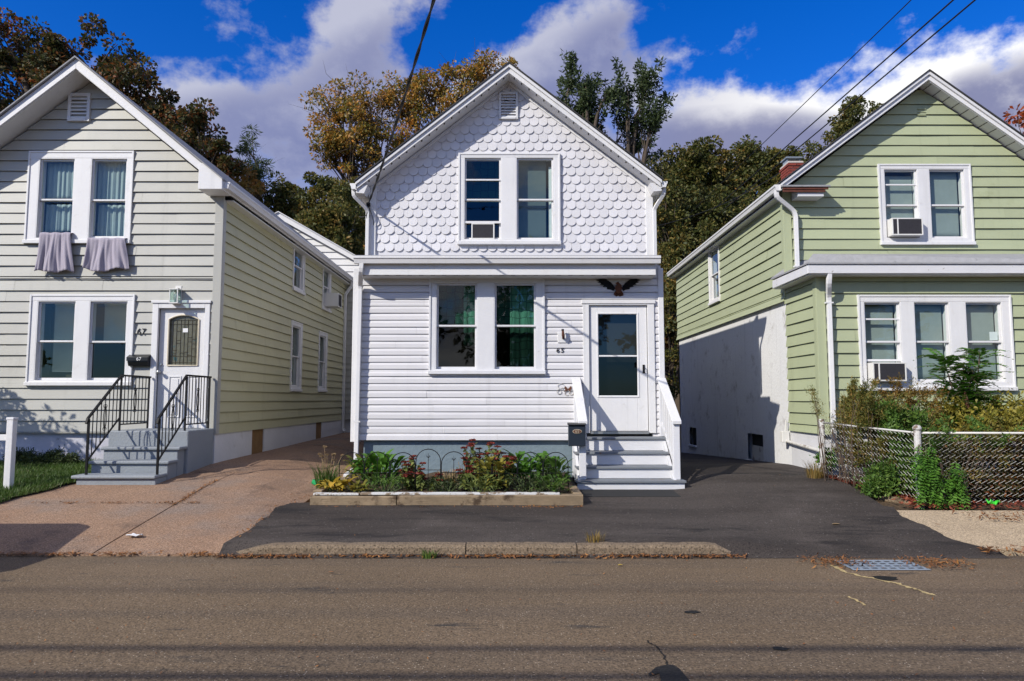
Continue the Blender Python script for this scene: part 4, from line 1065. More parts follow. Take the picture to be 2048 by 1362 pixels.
for a in wr: window(h67, FR_right(xr7), a, [(a[0] + .09, a[1] - .09, a[2] + .09, a[3] - .09, (a[2] + a[3]) / 2)], M['white'], depth=.04)
MB().box(X7, xr7 - .12, yw7 + .14, 26.9, -.1, z70).build('foundation', M['found_white'], h67)
rw = gable_roof(h67, xl7 - .2, ez - slr * .15, xr7 + .2, ez - slr * .15 - .02, pkx, pkz + .05, yw7 - .12, 27.2, M['roof_pale'], t=.12, rake=.14, crown=False)
gutter(h67, (xr7 + .2, yw7 - .1, ez - .25), (xr7 + .2, 27, ez - .25), (1, 0, 0), M['white'], .11)
MB().box(xr7 - .0, xr7 + .2, yw7 - .1, 27, ez - .42, ez - .40).build('soffit', M['white'], h67)
# front door with arched leaded light
df = MB(f7); u0, u1, z0, z1 = dc7
da, db, dtop = PX(316, 720, Y7), PX(409, 720, Y7), PZ(617, Y7)
df.box(u0, da, 0, .055, z0, z1); df.box(db, u1, 0, .055, z0, z1); df.box(da, db, 0, .055, dtop, z1)
df.box(u0 - .02, u1 + .02, 0, .075, z1 - .035, z1 + .012)
dfo = df.build('door_frame', M['white'], h67, bevel=.006)
dz = PZ(856, Y7)
gx0, gx1, gzb, gzt = PX(336, 680, Y7), PX(396, 680, Y7), PZ(731, Y7), PZ(630, Y7)
NA = 12
arch = [(gx0 + (gx1 - gx0) * i / NA, gzt - .075 * (abs(2 * i / NA - 1) ** 2.2)) for i in range(NA + 1)]
dl = MB(f7); dep = -.02
dl.box(da, gx0, -.06, dep, dz, dtop); dl.box(gx1, db, -.06, dep, dz, dtop); dl.box(gx0, gx1, -.06, dep, dz, gzb)
for (xa, za), (xb, zb_) in zip(arch[:-1], arch[1:]):
    dl.prism([(xa, -.06, za), (xb, -.06, zb_), (xb, -.06, dtop), (xa, -.06, dtop)], (0, .04, 0))
do = dl.build('door', M['white'], h67)
tr = [(gx0, gzb)] + arch + [(gx1, gzb)]
fm = MB(f7); tp = [(x, -.012, z) for x, z in tr] + [(gx0, -.012, gzb)]
fm.tube(tp, .014, 6); fm.build('glass_moulding', paint('cream_moulding', (.62, .55, .42), .5), do)
MB(f7).poly([(x, -.045, z) for x, z in tr]).build('pane', paint('obscure_glass', (.13, .125, .085), .15, .5, 14, .5, 20, ((.02, .08, .09), 6, .60, .66), spec=.7), do)
lead = MB(f7); gw_ = gx1 - gx0; gh = gzt - gzb
def ld(x0, z0, x1, z1): lead.tube([(gx0 + x0 * gw_, -.041, gzb + z0 * gh), (gx0 + x1 * gw_, -.041, gzb + z1 * gh)], .0042, 4)
for x in (.12, .24, .38, .5, .62, .76, .88): ld(x, .02, x, .93 - .12 * abs(x - .5))
for z in (.06, .18, .82, .90): ld(.02, z, .98, z)
for k in range(15):
    x = random.choice((.12, .24, .38, .5, .62, .76)); z = random.uniform(.1, .85); ld(x, z, x + random.choice((.12, .14)), z)
lead.build('lead_came', M['lead'], do)
MB(f7).box(gx0 + gw_ * .45, gx0 + gw_ * .62, -.04, -.036, gzb + gh * .66, gzb + gh * .74).build('sticker', M['litter_white'], do)
for cxp in (338, 374):                                      # lower panels
    pa, pb = PX(cxp - 3, 800, Y7), PX(cxp + 22, 800, Y7); za, zb_ = PZ(835, Y7), PZ(752, Y7)
    pm = MB(f7)
    pm.box(pa, pa + .02, -.02, -.008, za, zb_); pm.box(pb - .02, pb, -.02, -.008, za, zb_); pm.box(pa + .02, pb - .02, -.02, -.008, zb_ - .02, zb_); pm.box(pa + .02, pb - .02, -.02, -.008, za, za + .02)
    pm.box(pa + .045, pb - .045, -.02, -.010, za + .045, zb_ - .045)
    pm.build('panel', M['white'], do, bevel=.004)
kn = MB(); kx, kz = PX(320, 745, Y7), PZ(744, Y7)
kn.tube([(kx, Y7 + .02, kz), (kx, Y7 - .03, kz), (kx, Y7 - .045, kz), (kx, Y7 - .075, kz), (kx, Y7 - .085, kz)], [.016, .014, .032, .030, .012], 10)
kn.build('knob', M['steel'], do, smooth=True)
MB().tube([(kx, Y7 + .02, kz + .13), (kx, Y7 - .008, kz + .13)], .024, 10).build('deadbolt', M['steel'], do)
# lantern, number, mailbox
lx, lz = PX(358, 590, Y7), PZ(592, Y7)
la = thing('wall_lantern', (lx, Y7 - .03, lz - .15), 'white framed glass lantern above the leaded front door', 'wall light')
MB(f7).box(lx - .045, lx + .06, .02, .045, lz - .05, lz + .17).build('back_plate', M['acwhite'], la, bevel=.004)
MB(f7).box(lx - .015, lx + .03, .045, .12, lz + .10, lz + .125).build('arm', M['acwhite'], la)
lf = MB(f7); a_, b_ = lx - .075, lx + .07
for u in (a_, b_ - .014):
    for w_ in (.05, .18): lf.box(u, u + .014, w_, w_ + .014, lz - .135, lz + .085)
for z in (lz - .15, lz + .085): lf.box(a_ - .004, b_ + .004, .046, .198, z, z + .016)
lf.build('cage', M['acwhite'], la)
gl_ = MB(f7); gl_.box(a_ + .014, b_ - .014, .186, .188, lz - .135, lz + .085); gl_.box(a_ + .006, a_ + .008, .064, .18, lz - .135, lz + .085); gl_.box(b_ - .008, b_ - .006, .064, .18, lz - .135, lz + .085)
gl_.build('pane', M['glass'], la)
MB().lathe((lx, Y7 - .12, lz - .13), [(.018, 0), (.018, .06), (.030, .09), (.026, .13), (.01, .15)], 10).build('bulb', M['litter_white'], la, smooth=True)
nn = thing('house_number', (PX(285, 664, Y7), Y7 - .03, PZ(664, Y7)), 'black house number 67 on the sage boards', 'house number')
text_mesh('6', .145, M['num'], 'numeral', nn, (PX(280.5, 664, Y7), Y7 - .040, PZ(664, Y7)))
text_mesh('7', .145, M['num'], 'numeral', nn, (PX(290, 664, Y7), Y7 - .040, PZ(664, Y7)))
mx_, mz_ = PX(283, 722, Y7), PZ(722, Y7)
m7 = thing('mailbox', (mx_, Y7 - .03, mz_ - .1), 'wide black wall mailbox beside the leaded front door', 'mailbox')
MB().prism_yz([(Y7 - .022, mz_ + .10), (Y7 - .022, mz_ - .09), (Y7 - .10, mz_ - .09), (Y7 - .13, mz_ - .02), (Y7 - .13, mz_ + .05)], mx_ - .175, mx_ + .175).build('box', M['blackplastic'], m7, bevel=.01)
MB().prism_yz([(Y7 - .022, mz_ + .118), (Y7 - .022, mz_ + .104), (Y7 - .142, mz_ + .052), (Y7 - .142, mz_ - .005), (Y7 - .148, mz_ - .005), (Y7 - .148, mz_ + .06)], mx_ - .182, mx_ + .182).build('lid', M['blackplastic'], m7, bevel=.004)
text_mesh('67', .085, M['litter_white'], 'numeral', m7, (mx_ + .03, Y7 - .151, mz_ + .025), depth=.001)
# curtains, blinds, cloths
for k, (q, nm) in enumerate(zip(uu7, ('above the longer hanging cloth', 'above the shorter hanging cloth'))):
    curtain('curtain', f7, q[0] + .03, q[1] - .03, q[4] - .005 + (.06 if k == 0 else 0), q[3] - .03, -.13, M['cur_aqua'], 'pale aqua gathered curtain across the top sash ' + nm, .016, 75, hem=.004)
    curtain('curtain', f7, q[0] + .05, q[1] - .03, q[2] + (.16 if k == 0 else .03), q[4] - .04, -.15, M['cur_aqua'], 'pale aqua gathered curtain behind the bottom sash ' + nm, .022, 60, hem=.01)
q = ul7[0]; blind(f7, q[0] + .2, q[1] - .03, q[2] + .16, q[3] - .03, -.12, M['blind'], 'pale half-lowered blind far from the door in the sage house')
q = ul7[1]; blind(f7, q[0] + .17, q[1] - .03, q[4], q[3] - .03, -.12, M['blind'], 'pale blind in the upper sash beside the number 67')
MB(f7).box(ul7[0][0] + .30, ul7[0][1] - .04, -.40, -.35, ul7[0][2] + .02, ul7[0][2] + .12).build('inner_ledge', M['brass'], h67)
def hung_cloth(u0, u1, z_top, z_bot, label, lean=0.0, fold=None, z_in=None, shape=1.0):
    n, m_ = 60, 26; v = []; ph = random.uniform(0, 6)
    Ls = .20; dep = .11
    for j in range(m_ + 1):
        t = j / m_
        for i in range(n + 1):
            s = i / n
            u = u0 + (u1 - u0) * s
            if t < .22:
                w_ = -.06 + (dep + .06) * t / .22; z = z_top + .012 - .02 * (t / .22) ** 2
                u += (0.03 if s < .5 else -.03) * (1 - t / .22) * shape
            else:
                k = (t - .22) / .78
                zb_ = z_bot + .05 * math.sin(s * math.pi * .9 + .4) * lean + .02 * math.sin(s * 9 + ph)
                z = z_top - .008 + (zb_ - z_top) * k
                amp = .045 * k ** .5
                w_ = dep + .012 + amp * (math.sin(s * 15 + ph + k * 1.5) + .55 * math.sin(s * 34 + ph * 2 - k * 3) + .3 * math.sin(s * 61 + ph)) * .55 + .01 * k
                u += (s - .5) * .10 * k * shape + .02 * math.sin(k * 3 + s * 5)
            v.append((u, w_, z + .006 * math.sin(s * 17 + ph)))
    f = [(j * (n + 1) + i, j * (n + 1) + i + 1, (j + 1) * (n + 1) + i + 1, (j + 1) * (n + 1) + i) for j in range(m_) for i in range(n)]
    p = f7((u0 + u1) / 2, .1, z_bot)
    o = MB(f7).add(v, f).build('cloth', M['cloth'], None, smooth=True, recalc=False, loc=p)
    s_ = o.modifiers.new('thick', 'SOLIDIFY'); s_.thickness = .006
    return tag(o, label, 'cloth')
hung_cloth(PX(80, 500, Y7 - .1), PX(143, 500, Y7 - .1), wu7[2] + .17, PZ(543, Y7 - .15), 'longer lavender-grey cloth hanging from the part-open sash of the sage house', .3)
hung_cloth(PX(176, 500, Y7 - .1), PX(252, 500, Y7 - .1), wu7[2] + .075, PZ(535, Y7 - .15), 'shorter lavender-grey cloth hanging over the shut sash sill of the sage house', -.9, shape=1.2)
# AC hanging from the side wall
a = SW[1][0]; ac_unit(fs7, a[0] + .18, a[1] - .18, a[2] + .10, a[2] + .46, .40, 'white air conditioner jutting from the sage side wall')
# concrete stoop with painted steps
sx0, sx1 = -6.28, -5.03
sp_ = thing('concrete_stoop', (-5.65, 11.2, .5), 'grey painted concrete stoop with three worn steps', 'stoop')
def rough_block(x0, x1, y0, y1, z0, z1, name, bv=.02):
    o = MB().box(x0, x1, y0, y1, z0, z1).build(name, M['stoop'], sp_, bevel=bv); return o
rough_block(sx0, sx1, 11.2, Y7 - .045, .2, 1.125, 'landing')
for i, (zt, yf) in enumerate(((.89, 10.93), (.705, 10.63), (.53, 10.28))):
    yb = (11.198, 10.955, 10.655)[i]
    rough_block(sx0 + .07 - .0 * i, sx1 - .05, yf + .04, yb, .15, zt - .05, 'riser', .01)
    o = rough_block(sx0 + .04 - .03 * (i == 2), sx1 - .0 - .02 * i, yf, yb - .003, zt - .048, zt, 'tread', .016)
def iron_railing(xb, label, side):
    o = thing('iron_railing', (xb, 10.4, .53), label, 'railing', 'wrought iron railings')
    yn, zn = 10.40, 1.33; yl, zl = 11.22, 1.975; ye = Y7 - .12
    MB().tube([(xb, yn, .53), (xb, yn, zn)], .020, 4, square=True).build('post', M['iron'], o)
    MB().tube([(xb, yl, 1.125), (xb, yl, zl)], .017, 4, square=True).build('post', M['iron'], o)
    MB().tube([(xb, ye, 1.125), (xb, ye, zl)], .017, 4, square=True).build('post', M['iron'], o)
    MB().tube([(xb, yn - .06, zn - .07), (xb, yn - .03, zn), (xb, yl, zl + .01), (xb, ye + .04, zl + .01)], .021, 4, square=True).build('handrail', M['iron'], o)
    MB().tube([(xb, yn, .72), (xb, yl, 1.33)], .014, 4, square=True).build('lower_rail', M['iron'], o)
    MB().tube([(xb, yl, 1.22), (xb, ye, 1.22)], .014, 4, square=True).build('lower_rail', M['iron'], o)
    def scroll(y, z, h):
        mb = MB()
        for s in (-1, 1):
            mb.tube([(xb, y + s * (.012 + .035 * math.sin(math.pi * k / 8) * (1 - .25 * k / 8)), z - h / 2 + h * k / 8) for k in range(9)], .006, 5)
            for e in (-1, 1):
                mb.tube([(xb, y + s * (.022 - .022 * math.cos(R(40 * k))), z + e * (h / 2 + .0) + e * .022 * math.sin(R(40 * k))) for k in range(8)], .005, 5)
        mb.build('scroll', M['iron'], o)
    n = 8
    for i in range(1, n):
        k = i / n; y = yn + (yl - yn) * k; zb_ = .72 + (1.33 - .72) * k; zt = zn + (zl - zn) * k
        if i == 4: scroll(y, (zb_ + zt) / 2, .34)
        MB().tube([(xb, y, zb_), (xb, y, zt)], .0075, 4, square=True).build('picket', M['iron'], o)
    for i in range(1, 8):
        y = yl + (ye - yl) * i / 8
        if i == 4: scroll(y, 1.6, .34)
        MB().tube([(xb, y, 1.22), (xb, y, zl)], .0075, 4, square=True).build('picket', M['iron'], o)
iron_railing(-6.12, 'black iron railing on the grassy side of the grey stoop', -1)
iron_railing(-5.10, 'black iron railing on the concrete drive side of the grey stoop', 1)

# ================================================================== green house
YP, YM = 11.8, 13.1; XG = 5.09
hg = thing('house', (7.6, YP, .4), 'green clapboard house with a red brick chimney, white stucco side and a low front porch', 'house')
fp, fm_ = FR_front(YP), FR_front(YM)
xgR = 2 * PX(1855, 300, YM) - XG
zp0, zp1 = PZ(868, YP), PZ(548, YP)
wt3 = (PX(1717, 690, YP), PX(2021, 690, YP), PZ(780, YP), PZ(592, YP))
zr_ = (PZ(765, YP), PZ(604, YP), PZ(684, YP))
u3 = [(PX(a, 690, YP), PX(b, 690, YP), zr_[0], zr_[1], zr_[2]) for a, b in ((1727, 1801), (1827, 1899), (1930, 2004))]
cg = .1985
def courses(z0, z1, c, off=0.0):
    z = [z1]
    while z[-1] - c > z0 + .03: z.append(z[-1] - c)
    z.append(z0); return z[::-1]
wall(hg, fp, lambda z: (XG, xgR), zp0, zp1 + .1, [hole(wt3)], M['green'], courses(zp0, zp1 - .13, cg) + [zp1 + .05])
wall(hg, FR_left(XG), lambda z: (YP, YM + .05), zp0, zp1 + .05, [], M['green'], courses(zp0, zp1 - .13, cg) + [zp1 + .05])
MB().box(XG - .045, XG + .10, YP - .046, YP - .002, zp0 - .01, zp1 + .03).build('corner_board', M['green'], hg, bevel=.004)
MB().box(XG - .045, XG - .003, YP - .002, YP + .10, zp0 - .01, zp1 + .03).build('corner_board', M['green'], hg, bevel=.004)
MB().box(XG + .004, xgR, YP + .04, YM + .03, -.1, zp0 + .02).build('foundation', M['found_white'], hg)
window(hg, fp, wt3, u3, M['white'], depth=.055)
# porch roof and eave
xe = XG - .27; ye_ = YP - .30; ze = PZ(529, ye_)
MB().box(xe, xgR + .2, ye_, ye_ + .03, ze - .145, ze).build('fascia', M['chippedwhite'], hg, bevel=.006)
MB().box(xe - .002, xe + .03, ye_ + .03, YM + .0, ze - .145, ze).build('fascia', M['chippedwhite'], hg, bevel=.006)
MB().box(xe + .03, xgR + .2, ye_ + .03, YP + .02, ze - .16, ze - .145).build('soffit', M['soffit'], hg)
MB().box(xe + .03, XG + .02, YP + .02, YM, ze - .16, ze - .145).build('soffit', M['soffit'], hg)
pr = MB()
zt = PZ(510, YM)
pr.add([(xe - .02, ye_ - .02, ze + .005), (xgR + .2, ye_ - .02, ze + .005), (xgR + .2, YM + .02, zt), (XG + .35, YM + .02, zt), (xe - .02, YM + .02, ze + .02),
        (xe - .02, ye_ - .02, ze + .03), (xgR + .2, ye_ - .02, ze + .03), (xgR + .2, YM + .02, zt + .03), (XG + .35, YM + .02, zt + .03), (xe - .02, YM + .02, ze + .05)],
       [(0, 1, 2, 3, 4), (5, 9, 8, 7, 6), (0, 5, 6, 1), (1, 6, 7, 2), (3, 8, 9, 4), (4, 9, 5, 0)])
pr.build('porch_roof', M['roof_grey'], hg)
# main walls
yrg = 12.82
egx, egz, pgx, pgz = PX(1560, 366, yrg), PZ(366, yrg), PX(1855, 143, yrg), PZ(143, yrg)
slg = (pgz - egz) / (pgx - egx); zpg = pgz - .20; zeg = zpg - slg * (pgx - XG); xgR = 2 * pgx - XG
def extg(z):
    if z <= zeg: return XG, xgR
    k = (z - zeg) / (zpg - zeg)
    return XG + (pgx - XG) * k, xgR + (pgx - xgR) * k
wg2 = (PX(1757, 410, YM), PX(1940, 410, YM), PZ(490, YM), PZ(331, YM))
ug2 = [(PX(1767, 410, YM), PX(1835, 410, YM), PZ(478, YM), PZ(339, YM), PZ(411, YM)), (PX(1857, 410, YM), PX(1929, 410, YM), PZ(478, YM), PZ(339, YM), PZ(411, YM))]
wall(hg, fm_, extg, zp0, zpg - .03, [hole(wg2)], M['green'], courses(ze - .1, zpg - .12, cg), zb=(zeg,))
zst = 3.50; yB = 21.8
ws = side_win(1447, 1425, 490, 606, XG); ws = ((ws[0] + ws[1]) / 2 - .45, (ws[0] + ws[1]) / 2 + .45, ws[2], ws[3])
zsg = egz - .192
fsg = FR_left(XG)
wall(hg, fsg, lambda z: (YM, yB), zst, zsg, [hole(ws)], M['green'], courses(zst + .05, zsg, cg), label='shaded and sunlit green boards above the stucco')
# flared skirt over the stucco
MB().prism([(XG - .004, YM + .05, zst + .16), (XG - .03, YM + .05, zst + .05), (XG - .07, YM + .05, zst - .08), (XG - .0, YM + .05, zst - .06)], (0, yB - YM - .05, 0)).build('skirt_board', M['green'], hg)
window(hg, fsg, ws, [(ws[0] + .09, ws[1] - .09, ws[2] + .09, ws[3] - .09, (ws[2] + ws[3]) / 2)], M['white'], depth=.04)
# stucco with its basement openings
bo = [side_win(1522, 1492, 868, 922, XG), side_win(1390, 1377, 855, 890, XG)]
bo = [(min(q[0], q[1]), max(q[0], q[1]), q[2], q[3]) for q in bo]
wall(hg, FR_left(XG + .0), lambda z: (YM + .02, yB), -.3, zst, bo, M['stucco'], name='stucco_wall')
for q in bo:
    MB(fsg).box(q[0] - .02, q[1] + .02, -.12, -.10, q[2] - .02, q[3] + .02).build('opening_back', M['dark'], hg)
    so_ = MB(fsg).box(q[0] - .05, q[1] + .05, -.03, .05, q[2] - .05, q[2]).build('opening_sill', M['stucco'], hg, bevel=.008)
MB(fsg).box(bo[0][0], bo[0][1], -.09, -.085, bo[0][2], bo[0][2] + (bo[0][3] - bo[0][2]) * .55).build('vent_screen', M['galv'], hg)
MB().box(XG, xgR, yB - .1, yB, -.2, 5.2).build('rear_wall', M['green'], hg)
MB().box(xgR - .1, xgR, YM, yB, -.2, zeg).build('side_wall', M['green'], hg)
MB().box(xgR - .1, xgR, YP + .1, YM, -.2, zp1).build('side_wall', M['green'], hg)
MB().box(XG + .11, xgR - .1, YP + .11, yB - .1, 1.0, 1.06).build('floor', M['room'], hg)
MB().box(XG + .11, xgR - .1, YM + .11, yB - .1, 3.5, 3.56).build('floor', M['room'], hg)
MB().box(XG + .11, xgR - .1, 15.2, 15.3, 1.06, 5.4).build('inner_wall', M['room'], hg)
window(hg, fm_, wg2, ug2, M['white'], depth=.055)
MB().box(XG - .045, XG + .10, YM - .046, YM - .002, ze, zeg + .06).build('corner_board', M['green'], hg, bevel=.004)
MB().box(XG - .045, XG - .003, YM - .002, YM + .10, zst - .02, zeg + .0).build('corner_board', M['green'], hg, bevel=.004)
vb = thing('siding_vent', (PX(1841, 227, YM), YM - .02, PZ(227, YM)), 'small green slotted vent high in the green gable', 'vent')
for i, yy in enumerate((220, 226, 232)):
    MB(fm_).box(PX(1833, yy, YM), PX(1849, yy, YM), .022, .048, PZ(yy, YM) - .006, PZ(yy, YM) + .010).build('slot', M['green'], vb)
MB().prism_xz([(XG + .02, 5.19), (xgR - .02, 5.19), (pgx, zpg - .05)], yB - .1, yB).build('rear_gable', M['green'], hg)
rg = gable_roof(hg, egx, egz, 2 * pgx - egx, egz, pgx, pgz, yrg, yB + .3, M['roof'], t=.12, rake=.12, rake_t=.03)
for ex in (egx, 2 * pgx - egx):
    t = .132
    s = MB().prism_xz([(ex, egz - t), (pgx, pgz - t * 1.25), (pgx, pgz - t * 1.25 - .012), (ex, egz - t - .012)], yrg, YM + .04).build('soffit', M['soffit'], rg)
    for i in range(17):
        k = (i + .6) / 17; xx = ex + (pgx - ex) * k; zz = egz - t - .013 + (pgz - egz - .0425) * k
        dx = (pgx - ex) * .0013; dz = (pgz - egz) * .0013
        MB().prism_xz([(xx - dx, zz - dz), (xx + dx, zz + dz), (xx + dx, zz + dz - .003), (xx - dx, zz - dz - .003)], yrg, YM).build('soffit_joint', M['dark'], s)
# side eave: soffit, gutter, upper downspout
MB().box(egx, XG, YM - .02, yB + .2, egz - .20, egz - .185).build('soffit', M['soffit'], hg)
gutter(hg, (egx + .01, yrg + .0, egz - .03), (egx + .01, yB + .2, egz - .03), (-1, 0, 0), M['white'], .11)
xd = PX(1592, 460, YM - .1)
downspout(hg, [(egx - .05, yrg + .06, egz - .13), (egx - .05, yrg + .06, egz - .24), (xd - .05, YM - .11, egz - .46), (xd, YM - .10, egz - .56), (xd, YM - .10, ze + .12), (xd - .03, YM - .16, ze + .06)], M['white'], .052, straps=[(xd, YM - .1, ze + .25)])
xd = PX(1660, 650, YP - .1)
downspout(hg, [(PX(1661, 545, ye_), ye_ + .04, ze - .12), (PX(1660, 560, ye_), ye_ + .05, ze - .30), (xd, YP - .09, ze - .50), (xd, YP - .09, .9)], M['white'], .05, straps=[(xd, YP - .09, ze - .6)])
# small pent return, its boards rotten
pt = thing('pent_roof', (PX(1606, 380, yrg), YM - .2, PZ(380, yrg)), 'little pent roof with rotten red edge boards on the green gable corner', 'pent roof')
qx0, qx1 = egx + .0, PX(1658, 378, yrg - .05); qz = PZ(372, yrg - .05)
MB().prism_yz([(yrg - .12, qz + .0), (YM - .02, qz + .09), (YM - .02, qz + .06), (yrg - .12, qz - .03)], qx0, qx1).build('roofing', M['roof_grey'], pt)
MB().box(qx0 + .02, qx1 - .03, yrg - .10, yrg - .075, qz - .075, qz - .032).build('edge_board', M['rotwood'], pt, bevel=.004)
MB().box(qx0 + .02, qx1 - .08, yrg - .085, yrg - .06, qz - .12, qz - .077).build('edge_board', M['rotwood'], pt, bevel=.004)
MB().prism_yz([(yrg - .05, qz - .19), (yrg - .05, qz - .122), (YM - .02, qz - .03), (YM - .02, qz - .19)], qx0 + .3, qx1 - .10).build('box', M['soffit'], pt)
# chimney of single bricks
cy0, cy1 = 17.0, 17.55; cx0, cx1 = PX(1560, 330, cy1), PX(1607, 330, cy0); czt = PZ(322, cy0); czb = czt - 1.3
ch = thing('chimney', ((cx0 + cx1) / 2, 17.2, czb), 'red brick chimney with a grey metal cap on the green house roof', 'chimney')
MB().box(cx0 + .012, cx1 - .012, cy0 + .012, cy1 - .012, czb, czt - .01).build('mortar_core', M['mortar'], ch)
bh, bl = .066, .205; z = czb; r_ = 0
bme = {}
while z + bh < czt + .01:
    gx = .02 if z > czt - .16 else .0
    for (A, B, ax) in ((cx0 - gx, cx1 + gx, 'x'), (cy0 - gx, cy1 + gx, 'y')):
        p = A - (bl / 2 if r_ % 2 else 0)
        while p < B - .02:
            a, b = max(p, A) + .007, min(p + bl, B) - .007
            if b - a > .03:
                key = (round(b - a, 3), ax)
                dims = (b - a, .05) if ax == 'x' else (.05, b - a)
                if key not in bme: bme[key] = MB().box(-dims[0] / 2, dims[0] / 2, -dims[1] / 2, dims[1] / 2, 0, bh - .014).mesh('brick', M['brick'])
                if ax == 'x': link_mesh('brick', bme[key], ch, ((a + b) / 2, cy0 - gx + .025 - random.uniform(0, .004), z))
                else: link_mesh('brick', bme[key], ch, (cx0 - gx + .025 - random.uniform(0, .004), (a + b) / 2 + (.0), z))
            p += bl
    z += bh; r_ += 1
cc = (cx0 + cx1) / 2; cyc = (cy0 + cy1) / 2
MB().box(cx0 - .005, cx1 + .005, cy0 - .005, cy1 + .005, z, z + .05).build('crown', M['mortar'], ch, bevel=.01)
for x in (cc - .15, cc + .15): MB().box(x - .012, x + .012, cyc - .14, cyc + .14, z + .05, z + .15).build('cap_leg', M['grate'], ch)
MB().box(cc - .20, cc + .20, cyc - .2, cyc + .2, z + .15, z + .185).build('cap', M['grate'], ch, bevel=.006)
# shades and air conditioners
q = ug2[0]
curtain('window_shade', fm_, q[0] + .03, q[1] - .03, q[2] + .06, q[3] - .10, -.10, M['shade'], 'pale grey-green shade above the air conditioner in the green gable', .001, 5, parent=hg)
q = ug2[1]
curtain('window_shade', fm_, q[0] + .03, q[1] - .06, q[2] + .03, q[3] - .02, -.10, M['shade'], 'full pale grey-green shade without air conditioner in the green gable', .001, 5, parent=hg)
for q, nm in zip(u3, ('behind the porch air conditioner', 'in the middle porch sash behind the tall shoot', 'with a white note, far side of the green porch')):
    curtain('window_shade', fp, q[0] + .03, q[1] - .05, q[2] + .03, q[3] - .05, -.10, M['shade'], 'pale grey-green shade ' + nm, .001, 5, parent=hg)
q = u3[2]; MB(fp).box(q[1] - .19, q[1] - .055, -.014, -.012, q[4] + .03, q[4] + .17).build('window_note', M['litter_white'], hg)
ac_unit(fm_, PX(1773, 455, YM), PX(1834, 455, YM), PZ(475, YM), PZ(441, YM), .20, 'air conditioner jutting from the upper gable of the green house')
ac_unit(fp, PX(1734, 743, YP), PX(1800, 743, YP), PZ(763, YP), PZ(726, YP), .20, 'air conditioner jutting from the green porch above the bushes')
for q in (ug2[0], u3[0]):
    fr_ = fm_ if q is ug2[0] else fp
    MB(fr_).box(q[0] + .012, q[1] - .012, -.03, .02, q[2] + (q[4] - q[2]) * .52, q[2] + (q[4] - q[2]) * .52 + .035).build('sash_rail', M['white'], hg)
    MB(fr_).box(q[0] + .012, q[1] - .012, -.01, .02, q[4] + (q[3] - q[4]) * .55, q[4] + (q[3] - q[4]) * .55 + .025).build('sash_rail', M['white'], hg)
# electric conduit and meter socket at the stucco corner
cd = thing('conduit', (XG - .1, YM - .1, .75), 'grey electric conduit with a small meter socket at the stucco corner', 'conduit')
zz_ = PZ(885, YM)
MB().tube([(XG - .06, YM + .1, zz_ + .02), (XG - .06, YP - .05, zz_ - .06), (XG + .3, YP - .06, zz_ - .07)], .028, 8).build('pipe', M['galv'], cd)
MB().box(XG - .16, XG - .02, YM + .05, YM + .16, zz_ + .0, zz_ + .2).build('socket_box', M['acwhite'], cd, bevel=.01)
MB().tube([(XG - .08, YM + .1, zz_ + .2), (XG - .05, YM + .12, zz_ + .4)], .015, 8).build('pipe', M['galv'], cd)

# ------------------------------------------------------------------ foliage helpers
def unit(v): return v / np.maximum(np.linalg.norm(v, axis=-1, keepdims=True), 1e-9)
def leaf_quads(P, size, aspect=.5, up=0.0, dirs=None, var=.35, fold=.0):
    n = len(P); a = RNG.normal(size=(n, 3)) if dirs is None else dirs + RNG.normal(size=(n, 3)) * .35
    a[:, 2] -= up; a = unit(a)
    b = unit(np.cross(a, RNG.normal(size=(n, 3)))); s = (size * (1 + RNG.uniform(-var, var, n)))[:, None]
    m = P + a * s * .12; nrm = np.cross(a, b) * s * .08
    V = np.stack([P - a * s * .5, m + b * s * aspect * .5 + nrm, P + a * s * .5, m - b * s * aspect * .5 + nrm], 1).reshape(-1, 3)
    return V
def quads_obj(name, V, mat, parent=None, loc=None):
    return np_mesh(name, V, np.arange(len(V), dtype=np.int32).reshape(-1, 4), mat, parent, loc)
def limb(p0, p1, bend=.12, n=5):
    p0 = np.array(p0, float); p1 = np.array(p1, float); d = np.linalg.norm(p1 - p0)
    off = RNG.normal(size=3) * d * bend; off[2] += d * .10
    return [tuple(p0 + (p1 - p0) * t + off * math.sin(math.pi * t) * .7) for t in np.linspace(0, 1, n)]
